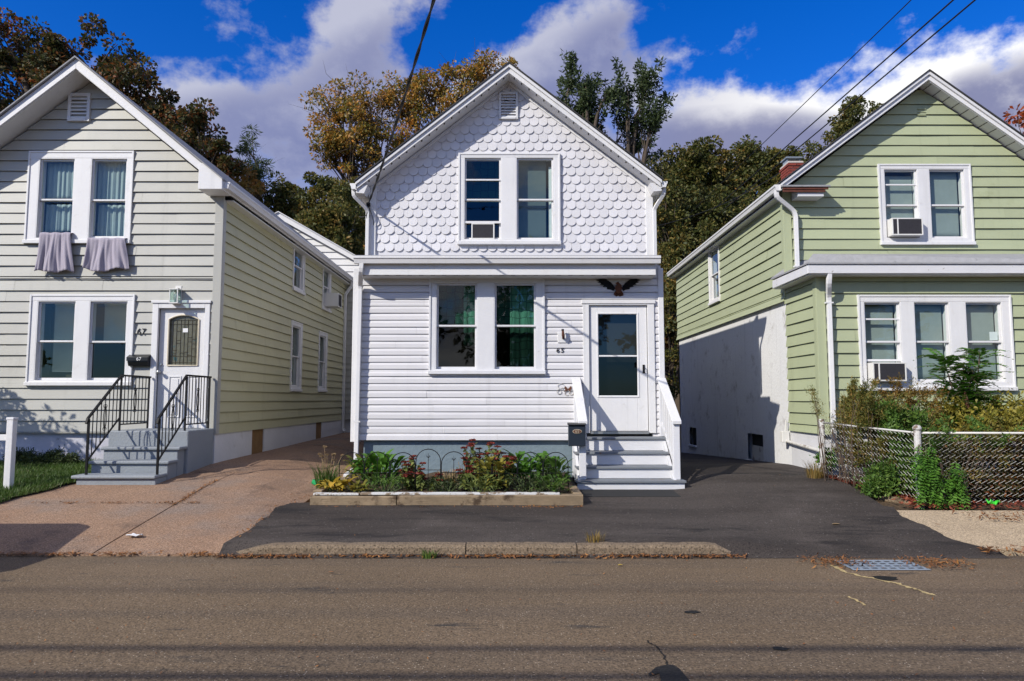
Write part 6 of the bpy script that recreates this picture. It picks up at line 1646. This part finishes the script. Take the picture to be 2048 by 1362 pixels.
MB().box(xp_ - .046, xp_ + .046, 9.95, 10.042, g(-7, 10) - .05, PZ(840, 9.95)).build('post', M['white'], wp, bevel=.008)
MB().box(xp_ - .053, xp_ + .053, 9.943, 10.049, PZ(840, 9.95) + .001, PZ(835, 9.95)).build('cap', M['white'], wp, bevel=.006)
MB().box(xp_ - 2.6, xp_ - .047, 9.98, 10.02, PZ(881, 10), PZ(869, 10)).build('rail', M['white'], wp, bevel=.004)

# ------------------------------------------------------------------ street details
gt = thing('drain_grate', (PX(1762, 1126, 7.1), 7.1, .01), 'grey iron storm drain grate in the road by the driveway mouth', 'drain grate')
a_, b_ = PX(1690, 1126, 7.05), PX(1842, 1126, 7.05); y0_, y1_ = 6.88, 7.30; rz = RZ(7.1)
MB().box(a_, b_, y0_, y1_, rz + .003, rz + .005).build('void', M['dark'], gt)
for i in range(5):
    y = y0_ + .025 + (y1_ - y0_ - .05) * i / 4; MB().box(a_, b_, y - .024, y + .024, rz + .0055, rz + .0075).build('bar', M['grate'], gt)
for i in range(9):
    x = a_ + .02 + (b_ - a_ - .04) * i / 8; MB().box(x - .014, x + .014, y0_, y1_, rz + .0055, rz + .0070).build('cross_bar', M['grate'], gt)
def flat_path(pts, widths, z0, mat, name, label, cat, ny=None):
    V = []; 
    for i, (x, y) in enumerate(pts):
        a = np.array(pts[max(0, i - 1)]); b = np.array(pts[min(len(pts) - 1, i + 1)]); d = b - a; d /= np.linalg.norm(d); s = np.array([-d[1], d[0]]) * widths[i]
        V += [(x - s[0], y - s[1], RZ(y) + z0), (x + s[0], y + s[1], RZ(y) + z0)]
    o = np_mesh(name, V, [(2 * i, 2 * i + 1, 2 * i + 3, 2 * i + 2) for i in range(len(pts) - 1)], mat); tag(o, label, cat); return o
def road_pt(px, py):
    d = ray(px, py); t = -CAMZ / d.z; return (d.x * t, d.y * t)
def jag(px_list, n=6, j=2.0):
    out = []
    for (x0, y0), (x1, y1) in zip(px_list[:-1], px_list[1:]):
        for i in range(n): out.append(road_pt(x0 + (x1 - x0) * i / n + RNG.normal() * j, y0 + (y1 - y0) * i / n + RNG.normal() * j * .35))
    out.append(road_pt(*px_list[-1])); return out
p = jag([(1664, 1132), (1700, 1148), (1745, 1158), (1795, 1168), (1835, 1180), (1868, 1192)])
flat_path(p, [.018 * RNG.uniform(.4, 1.5) for _ in p], .004, M['crackfill'], 'road_crack', 'yellowed filled crack running from the drain grate', 'road crack')
p = jag([(1695, 1193), (1730, 1212)], 5)
flat_path(p, [.012 * RNG.uniform(.4, 1.3) for _ in p], .004, M['crackfill'], 'road_crack', 'short yellowed crack on the open road', 'road crack')
p = jag([(1296, 1283), (1318, 1302), (1330, 1318), (1334, 1335)], 6, 2)
flat_path(p, [.007 * RNG.uniform(.4, 1.4) for _ in p], .004, M['crack'], 'road_crack', 'thin dark crack leading into the tar patch', 'road crack')
pp = [road_pt(x, y) for x, y in ((1312, 1338), (1328, 1334), (1345, 1333), (1358, 1340), (1368, 1352), (1378, 1364), (1390, 1380), (1318, 1380), (1322, 1362), (1318, 1350), (1300, 1356), (1296, 1352))]
tag(MB().poly([(x, y, RZ(y) + .006) for x, y in pp]).build('tar_patch', M['tar']), 'glossy black tar patch on the road', 'tar patch')
for k, (px_, py_, s) in enumerate(((1384, 1226, .05), (1560, 1300, .045), (1770, 1158, .10))):
    c = road_pt(px_, py_); n = 12
    tag(MB().poly([(c[0] + s * 1.3 * math.cos(2 * math.pi * i / n) * RNG.uniform(.6, 1.2), c[1] + s * .8 * math.sin(2 * math.pi * i / n) * RNG.uniform(.6, 1.2), RZ(c[1]) + .005) for i in range(n)]).build('tar_spot', M['tar']), ('black tar spot in the middle of the road lane', 'faint tar spot beyond the wire shadows', 'tar spot on the yellowed crack')[k], 'tar spot')
# fallen leaves
def litter(name, label, pts, size, mat, asp=.55):
    P = np.array(pts); n = len(P); a = unit(np.stack([RNG.normal(size=n), RNG.normal(size=n), RNG.normal(size=n) * .25], 1)); b = unit(np.cross(a, np.stack([RNG.normal(size=n) * .3, RNG.normal(size=n) * .3, np.ones(n)], 1)))
    s = (size * RNG.uniform(.5, 1.4, n))[:, None]; m = P + a * s * .1 + np.array([0, 0, .3]) * s * RNG.uniform(-.2, .6, (n, 1))
    V = np.stack([P - a * s * .5, m + b * s * asp * .5, P + a * s * .5 + np.array([0, 0, .2]) * s, m - b * s * asp * .5], 1).reshape(-1, 3)
    return tag(quads_obj(name, V, mat), label, 'leaves', kind='stuff')
pts = []
for i in range(2100):
    x = RNG.uniform(-8, 2.4); dns = .35 + .65 * (math.sin(x * 2.3) * math.sin(x * 5.1 + 1) > -.2)
    if RNG.uniform() > dns: continue
    y = 7.46 - abs(RNG.normal()) * .045
    if x < -3: y = 7.50 - RNG.normal() * .045
    pts.append((x, y, .012 + abs(RNG.normal()) * .008 + (.01 if x < -3 else 0)))
litter('fallen_leaves', 'brown leaf litter gathered along the kerb', pts, .045, L['litter'], .4)
pts = []
for i in range(620):
    c = ((3.18, 7.2), (4.15, 7.15))[i % 2]; x, y = c[0] + RNG.normal() * .16, c[1] + RNG.normal() * .13; pts.append((x, y, RZ(y) + .012 + abs(RNG.normal()) * .012))
litter('fallen_leaves', 'orange leaf litter heaped at both ends of the drain grate', pts, .045, L['litter'], .3)
pts = []
for i in range(1500):
    t = RNG.uniform(); x = 4.86 + .40 * t + abs(RNG.normal()) * .12; y = 11.3 - 1.95 * t; 
    if i % 2: x = RNG.uniform(5.0, 8.5); y = 9.28 + RNG.normal() * .09
    pts.append((x, y, g(x, y) + .022 + abs(RNG.normal()) * .01))
litter('fallen_leaves', 'reddish leaf litter under the chain link fence', pts, .06, L['litter_red'], .5)
pts = []
for i in range(700):
    x = 5.35 + RNG.uniform(-.5, 2.5); y = 7.56 + RNG.normal() * .06
    if i % 3 == 0: x = 6.3 + RNG.normal() * .45; y = 8.75 + RNG.normal() * .10
    pts.append((x, y, g(x, y) + .03 + abs(RNG.normal()) * .01))
litter('fallen_leaves', 'straw-coloured leaf litter on the pale pavement', pts, .07, L['litter'], .25)
pts = []
for i in range(700):
    k = i % 5
    if k == 0: x, y = RNG.uniform(BX0, BX1), 9.50 - abs(RNG.normal()) * .04
    elif k == 1: x, y = .55 + RNG.normal() * .22, 9.48 - abs(RNG.normal()) * .05
    elif k == 2: x, y = -2.98 + RNG.normal() * .05, RNG.uniform(7.8, 10.4)
    elif k == 3: x, y = RNG.uniform(-6.2, -4.0), 9.35 + RNG.normal() * .02
    else: x, y = -4.32 + RNG.normal() * .02, RNG.uniform(9.2, 10.6)
    pts.append((x, y, g(x, y) + .02))
litter('fallen_leaves', 'scattered leaf crumbs along the planter and drive joints', pts, .04, L['litter'], .4)
pts = []
for i in range(420):
    y = RNG.uniform(7.6, 14); x = RNG.uniform(-7, 4.8) if y < 10.5 else RNG.uniform(2.7, 4.9) if i % 2 else RNG.uniform(-5, -2.7)
    if BX0 - .1 < x < BX1 + .1 and y > 9.4 or (.9 < x < 2.6 and y > 10.5) or (x < -4.9 and y > 10.1): continue
    pts.append((x, y, g(x, y) + .02))
for i in range(260):
    y = RNG.uniform(4.2, 7.4); pts.append((RNG.uniform(-.72, .72) * y, y, RZ(y) + .006))
litter('fallen_leaves', 'stray crumbs of leaf scattered over drive and road', pts, .022, L['litter'], .5)
def leaf_thing(px, py, s, mat, label, on_road=True, z=None):
    if on_road: x, y = road_pt(px, py); zz = RZ(y) + .012
    else:
        Yg = 9.0
        for _ in range(30): Yg = Yg; d = ray(px, py); x = d.x / d.y * Yg; zr2 = g(x, Yg); Yg = (zr2 - CAMZ) / (d.z / d.y)
        x, y = d.x / d.y * Yg, Yg; zz = g(x, y) + .028
    V = []; Fc = []; big_leaf(V, Fc, (x - s / 2, y, zz), RNG.uniform(-.5, .5), s, s * .36, s * .12, s * .05, .25)
    o = np_mesh('fallen_leaf', V, Fc, mat, None, (x, y, zz), smooth=True); tag(o, label, 'leaf')
leaf_thing(953, 1101, .11, L['yellow'], 'large yellow-green leaf lying against the kerb')
leaf_thing(938, 1103, .07, L['yellow'], 'smaller yellow-green leaf touching the large one by the kerb')
leaf_thing(508, 1098, .10, L['yellowpure'], 'bright yellow leaf in the litter at the kerb end')
leaf_thing(372, 1102, .08, L['yellow'], 'yellow leaf at the mouth of the reddish concrete drive')
leaf_thing(662, 1147, .05, L['litter'], 'orange leaf alone on the road before the kerb')
leaf_thing(1241, 1133, .05, L['yellowpure'], 'pale yellow leaf alone on the road')
leaf_thing(1316, 1111, .06, L['litter'], 'orange leaf at the sloped kerb end')
leaf_thing(1672, 1053, .09, L['dry'], 'tan leaf on the black asphalt driveway', False)
# litter scraps
def scrap(px, py, w_, d_, mat, name, label, cat, h_=.006, road=False):
    d = ray(px, py); Yg = 8.0
    for _ in range(30): x = d.x / d.y * Yg; Yg = (g(x, Yg) - CAMZ) / (d.z / d.y)
    x, y, zz = d.x / d.y * Yg, Yg, g(d.x / d.y * Yg, Yg) + .024
    mb = MB(); n = 5; v = []
    for j in range(n):
        for i in range(n): v.append((x - w_ / 2 + w_ * i / (n - 1), y - d_ / 2 + d_ * j / (n - 1), zz + h_ * RNG.uniform(0, 1)))
    mb.add(v, [(j * n + i, j * n + i + 1, (j + 1) * n + i + 1, (j + 1) * n + i) for j in range(n - 1) for i in range(n - 1)])
    o = mb.build(name, mat, None, recalc=False, loc=(x, y, zz)); s_ = o.modifiers.new('thick', 'SOLIDIFY'); s_.thickness = .004; tag(o, label, cat)
scrap(269, 1077, .15, .09, M['litter_white'], 'paper_scrap', 'crumpled white paper scrap on the reddish concrete', 'litter', .03)
scrap(1987, 1013, .12, .10, M['bright_green'], 'plastic_scrap', 'crumpled lime green plastic scrap on the pale pavement', 'litter', .07)
scrap(1682, 962, .10, .07, M['litter_white'], 'paper_scrap', 'pale crushed scrap in the red litter by the fence', 'litter', .05)

# ------------------------------------------------------------------ wires and poles
def cable(p0, p1, sag, r, label, name='overhead_wire', n=24, twist=0):
    p0, p1 = np.array(p0, float), np.array(p1, float)
    pts = [p0 + (p1 - p0) * t + np.array([0, 0, -4 * sag * t * (1 - t)]) for t in np.linspace(0, 1, n)]
    mb = MB()
    if twist:
        m = n * 6; dns = [p0 + (p1 - p0) * t + np.array([0, 0, -4 * sag * t * (1 - t)]) for t in np.linspace(0, 1, m)]
        for s in range(2):
            mb.tube([tuple(q + np.array([math.cos(i * .55 + s * math.pi), 0, math.sin(i * .55 + s * math.pi)]) * r * 1.0) for i, q in enumerate(dns)], r, 5, caps=False)
    else: mb.tube([tuple(q) for q in pts], r, 6)
    return tag(mb.build(name, M['cable'], None, recalc=False, loc=tuple(p0)), label, 'wire')
PA = (2.25, -3.2)
at = (PX(736, 408, YU - .1), YU - .09, PZ(408, YU - .1))
cable(at, (PA[0], PA[1], 7.6), .62, .0105, 'twisted black service cable dropping to the corner of the scalloped gable', 'service_cable', 30, 1)
sv = thing('cable_bracket', (at[0], YU - .03, at[2]), 'small cable bracket with loose wire loops on the scalloped gable corner', 'cable bracket')
MB().box(at[0] - .03, at[0] + .03, YU - .10, YU - .03, at[2] - .03, at[2] + .03).build('clamp', M['iron'], sv)
for k in range(4):
    e = (at[0] - .16 + .26 * k / 3, YU - .07, at[2] - .22 - .05 * k); m1 = (at[0] + RNG.normal() * .12, YU - .16, at[2] - .30)
    MB().tube([tuple(np.array(at) * (1 - t) ** 2 + np.array(m1) * 2 * t * (1 - t) + np.array(e) * t * t) for t in np.linspace(0, 1, 9)], .007, 5).build('loop', M['cable'], sv, recalc=False)
# lines along the street behind the camera (they cast the long shadows on the road)
for y_, z_, r_, lb in ((4.28 - 6.1 * .971, 6.1, .042, 'thick cable bundle strung along the street'), (4.75 - 6.5 * .971, 6.5, .036, 'telephone cable strung along the street above the bundle'), (6.15 - 9.2 * .971, 9.2, .016, 'bare power line at the top of the street poles')):
    cable((-34, y_, z_ + .2), (36, y_, z_ + .2), .2, r_, lb)
def pole(x, y, label):
    o = thing('utility_pole', (x, y, -.1), label, 'utility pole', 'street utility poles'); MB().tube([(x, y, -.3), (x, y, 5), (x, y, 9.8)], [.16, .14, .11], 12).build('shaft', M['pole'], o, smooth=True)
    MB().box(x - .05, x + .05, y - 1.1, y + 1.1, 9.25, 9.36).build('crossarm', M['pole'], o)
    for yy in (-.9, 0.3, .9): MB().lathe((x, y + yy, 9.36), [(.03, 0), (.045, .04), (.03, .08), (.04, .11), (.01, .14)], 8).build('insulator', M['acwhite'], o)
for x, lb in ((-34, 'creosoted utility pole far up the street'), (PA[0], 'creosoted utility pole opposite the white house'), (36, 'creosoted utility pole far down the street')): pole(x, -3.2, lb)
zz = 8.9
for px_, r_, lb in ((1821, .010, 'thin wire running back over the trees beside the green house'), (1906, .016, 'black wire running back above the brick chimney'), (1950, .016, 'black wire running back just above the green gable roof')):
    d = ray(px_, 0); Yt = (zz - CAMZ) / (d.z / d.y); x = d.x / d.y * Yt
    cable((x + .3, -4.0, zz + .1), (x - .6, 62, zz + 1.0), .35, r_, lb)
cable((PX(1300, 455, 22.3), 22.3, PZ(455, 22.3)), (PX(1560, 345, 25), 25, PZ(345, 25)), .25, .012, 'thin slack wire between the white house rear and the woods')
# parked car just outside the picture, whose shadow reaches the reddish concrete
cxr = -5.95; cr_ = thing('parked_car', (cxr - 2.2, 6.37, 0), 'silver hatchback parked at the kerb before the sage house', 'car')
y0c, y1c = 5.52, 7.22
prof = [(0, .30), (0.02, .62), (.06, .88), (.16, .98), (.30, 1.40), (.62, 1.52), (1.9, 1.50), (2.75, 1.02), (4.05, .86), (4.28, .66), (4.30, .30)]
def wheel_cut(c): return [(c + .36 * math.cos(R(a)), .30 + .36 * max(0, math.sin(R(a)))) for a in range(180, -1, -20)][::-1]
low = [(4.30, .22)] + [(c_[0], c_[1]) for c_ in wheel_cut(3.45)[::1]][::-1][::-1]
pts = [(cxr - a, b) for a, b in prof] + [(cxr - 3.85, .22)] + [(cxr - 3.45 - .36 * math.cos(R(a)), .26 + .38 * math.sin(R(a))) for a in range(0, 181, 20)] + [(cxr - .3 - .75 - .0, .22)] * 0 + [(cxr - .80 - .36 * math.cos(R(a)), .26 + .38 * math.sin(R(a))) for a in range(0, 181, 20)] + [(cxr - .1, .22)]
body = MB().prism_xz(pts, y0c, y1c).build('body', M['carpaint'], cr_, bevel=.05)
for ys_ in (y0c - .006, y1c + .001):
    for q in ([(.42, 1.0), (.52, 1.40), (1.15, 1.43), (1.15, 1.0)], [(1.22, 1.0), (1.22, 1.43), (1.85, 1.42), (2.5, 1.0)]): MB().prism_xz([(cxr - a, b) for a, b in q], ys_, ys_ + .005).build('side_glass', M['carglass'], cr_)
MB().prism([(cxr - .165, y0c + .12, 1.0), (cxr - .165, y1c - .12, 1.0), (cxr - .290, y1c - .2, 1.36), (cxr - .290, y0c + .2, 1.36)], (.008, 0, .004)).build('rear_glass', M['carglass'], cr_)
MB().prism([(cxr - 2.72, y0c + .12, 1.055), (cxr - 2.72, y1c - .12, 1.055), (cxr - 1.96, y1c - .2, 1.475), (cxr - 1.96, y0c + .2, 1.475)], (-.006, 0, .01)).build('windscreen', M['carglass'], cr_)
for s, yy in ((0, y0c + .02), (1, y1c - .22)): MB().box(cxr - .06, cxr - .01 + .02, yy, yy + .2, .66, .88).build('tail_light', M['lens_red'], cr_, bevel=.01)
for yy in (y0c + .05, y1c - .35): MB().box(cxr - 4.30, cxr - 4.18, yy, yy + .3, .62, .76).build('headlight', M['lens'], cr_, bevel=.01)
MB().box(cxr - .03, cxr + .06, y0c + .02, y1c - .02, .30, .55).build('bumper', M['carpaint'], cr_, bevel=.03)
for c_ in (.80, 3.45):
    for yy in (y0c - .01, y1c - .19):
        wb = MB().tube([(cxr - c_, yy, .31), (cxr - c_, yy + .2, .31)], .31, 20).build('wheel', M['rubber'], cr_, bevel=.02)
        MB().tube([(cxr - c_, yy - .006, .31), (cxr - c_, yy + .206, .31)], .19, 14).build('rim', M['chrome'], wb)

# ------------------------------------------------------------------ trees behind the houses
TG = 'trees behind the houses'
tree('oak_tree', 'big dark oak with russet tips rising behind the sage gable', [(45, 95, 95, 80), (20, 220, 130, 130), (190, 135, 95, 75), (265, 200, 85, 75), (150, 260, 150, 110), (320, 280, 75, 80)], 31, L['oak'], .20, .55, 190, 1.3, 120, .45, group=TG)
tree('oak_tree', 'smaller dark oak clump next to the slender pine', [(395, 275, 68, 62), (350, 340, 80, 70), (425, 330, 45, 55)], 30, L['oak'], .19, .5, 190, 1.3, 390, .3, group=TG)
tree('pine_tree', 'slender open pine behind the eave of the sage house', [(492, 285, 16, 36), (500, 330, 34, 34), (515, 372, 42, 30)], 33, L['pine'], .34, .42, 80, 1.2, 497, .16, aspect=.13, group=TG, bare=10)
tree('maple_tree', 'small russet maple under the slender pine', [(485, 358, 36, 42), (470, 395, 40, 34)], 31, L['rustbush'], .22, .42, 110, 1.1, 485, .15, group=TG)
tree('maple_tree', 'turning maple whose crown meets the eave gutter of the sage house', [(565, 400, 50, 46), (600, 450, 70, 60), (545, 440, 50, 40)], 34, L['maple'], .165, .46, 190, 1.8, 575, .25, group=TG)
tree('maple_tree', 'green-brown bushy maple in the gap between sage and white houses', [(650, 420, 62, 66), (690, 470, 62, 80), (640, 510, 62, 60), (700, 400, 40, 50), (690, 570, 50, 60)], 32, L['maple'], .165, .46, 190, 1.8, 670, .25, group=TG)
tree('locust_tree', 'open golden locust with bare twigs rising left of the white gable peak', [(668, 215, 52, 55), (655, 290, 52, 48), (745, 225, 62, 62), (735, 310, 72, 58), (700, 260, 70, 60)], 35, L['gold'], .17, .50, 105, 1.35, 720, .28, bare=26, group=TG, aspect=.5, shell=.3)
tree('locust_tree', 'larger orange-gold locust reaching behind the white gable peak', [(800, 200, 62, 50), (855, 175, 60, 42), (925, 160, 62, 38), (985, 145, 52, 28), (845, 265, 80, 60), (930, 230, 80, 60)], 36, L['gold'], .17, .50, 110, 1.35, 880, .3, bare=26, group=TG, aspect=.5, shell=.3)
tree('ailanthus_tree', 'dark plumed ailanthus with a lone upright spire behind the white roof', [(1140, 160, 34, 26), (1172, 150, 18, 38), (1180, 215, 50, 48), (1150, 250, 44, 44), (1215, 180, 22, 22)], 28, L['dkgreen'], .21, .42, 165, 1.15, 1180, .2, plume=1.5, group=TG, aspect=.3)
tree('ailanthus_tree', 'dark plumed ailanthus spreading to the fork beside the cumulus', [(1255, 170, 24, 34), (1295, 160, 22, 22), (1270, 220, 46, 42), (1300, 240, 34, 30), (1235, 270, 60, 48), (1290, 290, 34, 34)], 28.5, L['dkgreen'], .21, .42, 165, 1.15, 1260, .2, plume=1.5, group=TG, aspect=.3)
tree('maple_tree', 'broad turning maple just right of the white roof edge', [(1340, 350, 52, 52), (1390, 345, 62, 56), (1430, 340, 50, 50), (1370, 430, 80, 80), (1330, 480, 40, 90), (1420, 420, 60, 70)], 34, L['maple'], .165, .46, 190, 1.8, 1360, .3, group=TG)
tree('maple_tree', 'broad turning maple before the brick chimney', [(1470, 330, 52, 46), (1510, 325, 50, 42), (1550, 345, 52, 52), (1460, 400, 80, 80), (1520, 400, 70, 70)], 35, L['maple'], .165, .46, 190, 1.8, 1480, .3, group=TG)
tree('maple_tree', 'dark maple low in the gap above the stucco house eave', [(1420, 520, 80, 90), (1340, 600, 50, 90), (1390, 480, 60, 60)], 31, L['oak'], .17, .46, 190, 1.8, 1380, .28, group=TG)
tree('maple_tree', 'ivy-dark small tree in the narrow gap beside the white steps', [(1338, 700, 40, 90), (1345, 600, 30, 70)], 27, L['maple'], .14, .40, 190, 1.2, 1340, .18, group=TG)
tree('maple_tree', 'turning maple directly behind the chimney', [(1585, 360, 60, 56), (1640, 330, 60, 40), (1600, 420, 80, 60)], 37, L['maple'], .165, .46, 190, 1.8, 1600, .3, group=TG)
tree('oak_tree', 'round turning oak between the wires and the green gable', [(1718, 240, 42, 48), (1680, 285, 44, 36), (1750, 290, 50, 50)], 38, L['maple'], .165, .46, 190, 1.8, 1715, .25, group=TG)
tree('maple_tree', 'scarlet maple glimpsed past the green roof', [(2062, 255, 44, 52), (2085, 320, 60, 60)], 30, L['red'], .22, .5, 130, 1.0, 2080, .25, group=TG)
tree('maple_tree', 'olive maple filling the low gap beside the white downspout', [(690, 440, 46, 60), (660, 480, 60, 60), (700, 520, 40, 60), (620, 470, 60, 44)], 29, L['maple'], .15, .44, 190, 1.6, 680, .22, group=TG)
tree('maple_tree', 'olive maple filling the gap above the green house eave', [(1330, 430, 46, 80), (1390, 470, 60, 80), (1340, 540, 44, 90), (1450, 430, 60, 60)], 29, L['maple'], .15, .44, 190, 1.6, 1350, .22, group=TG)
# a thick far wood closes the horizon
rows = []
for k, (X0, X1) in enumerate(((-62, 75),)):
    P = []
    for i in range(3000):
        x = RNG.uniform(X0, X1) if i % 3 == 0 else RNG.uniform(-22, 22); y = RNG.uniform(44, 54); h_ = 8.0 + 1.6 * math.sin(x * .31) + RNG.normal() * .7
        z = RNG.uniform(.5, h_); P.append(np.array([x, y, z + 1]) + RNG.normal(size=(55, 3)) * .75)
    tag(quads_obj('woodland', leaf_quads(np.concatenate(P), .34, .6), L['maple']), 'far dark wood closing the view behind the gardens', 'woodland', kind='stuff')
# small tree on the lawn outside the picture whose shadow falls on the sage wall
tree('garden_tree', 'small leafy tree on the lawn in front of the sage house', [(-10.35, 2.9, .75, .6), (-10.9, 2.7, .8, .6), (-9.75, 2.55, .45, .4)], 10.2, L['midgreen'], .12, .28, 70, 1.0, base_xy=(-10.5, 10.2), trunk_r=.07, pix=False)
# trees on the far side of the street, seen only as reflections
for x, y, m, lb in ((-9, -17, 'oak', 'dark oak across the street from the sage house'), (1, -19, 'maple', 'turning maple across the street from the white house'), (11, -16, 'dkgreen', 'dark green tree across the street from the green house'), (20, -20, 'maple', 'turning maple further down across the street'), (-20, -21, 'maple', 'turning maple further up across the street')):
    tree('street_tree', lb, [(x, 8.0, 3.4, 3.4), (x - 2, 6.0, 2.6, 2.6), (x + 2.1, 6.4, 2.8, 2.7), (x, 4.0, 3.0, 2)], y, L[m], .40, .9, 60, 1.0, trunk_r=.28, pix=False, group='trees across the street')
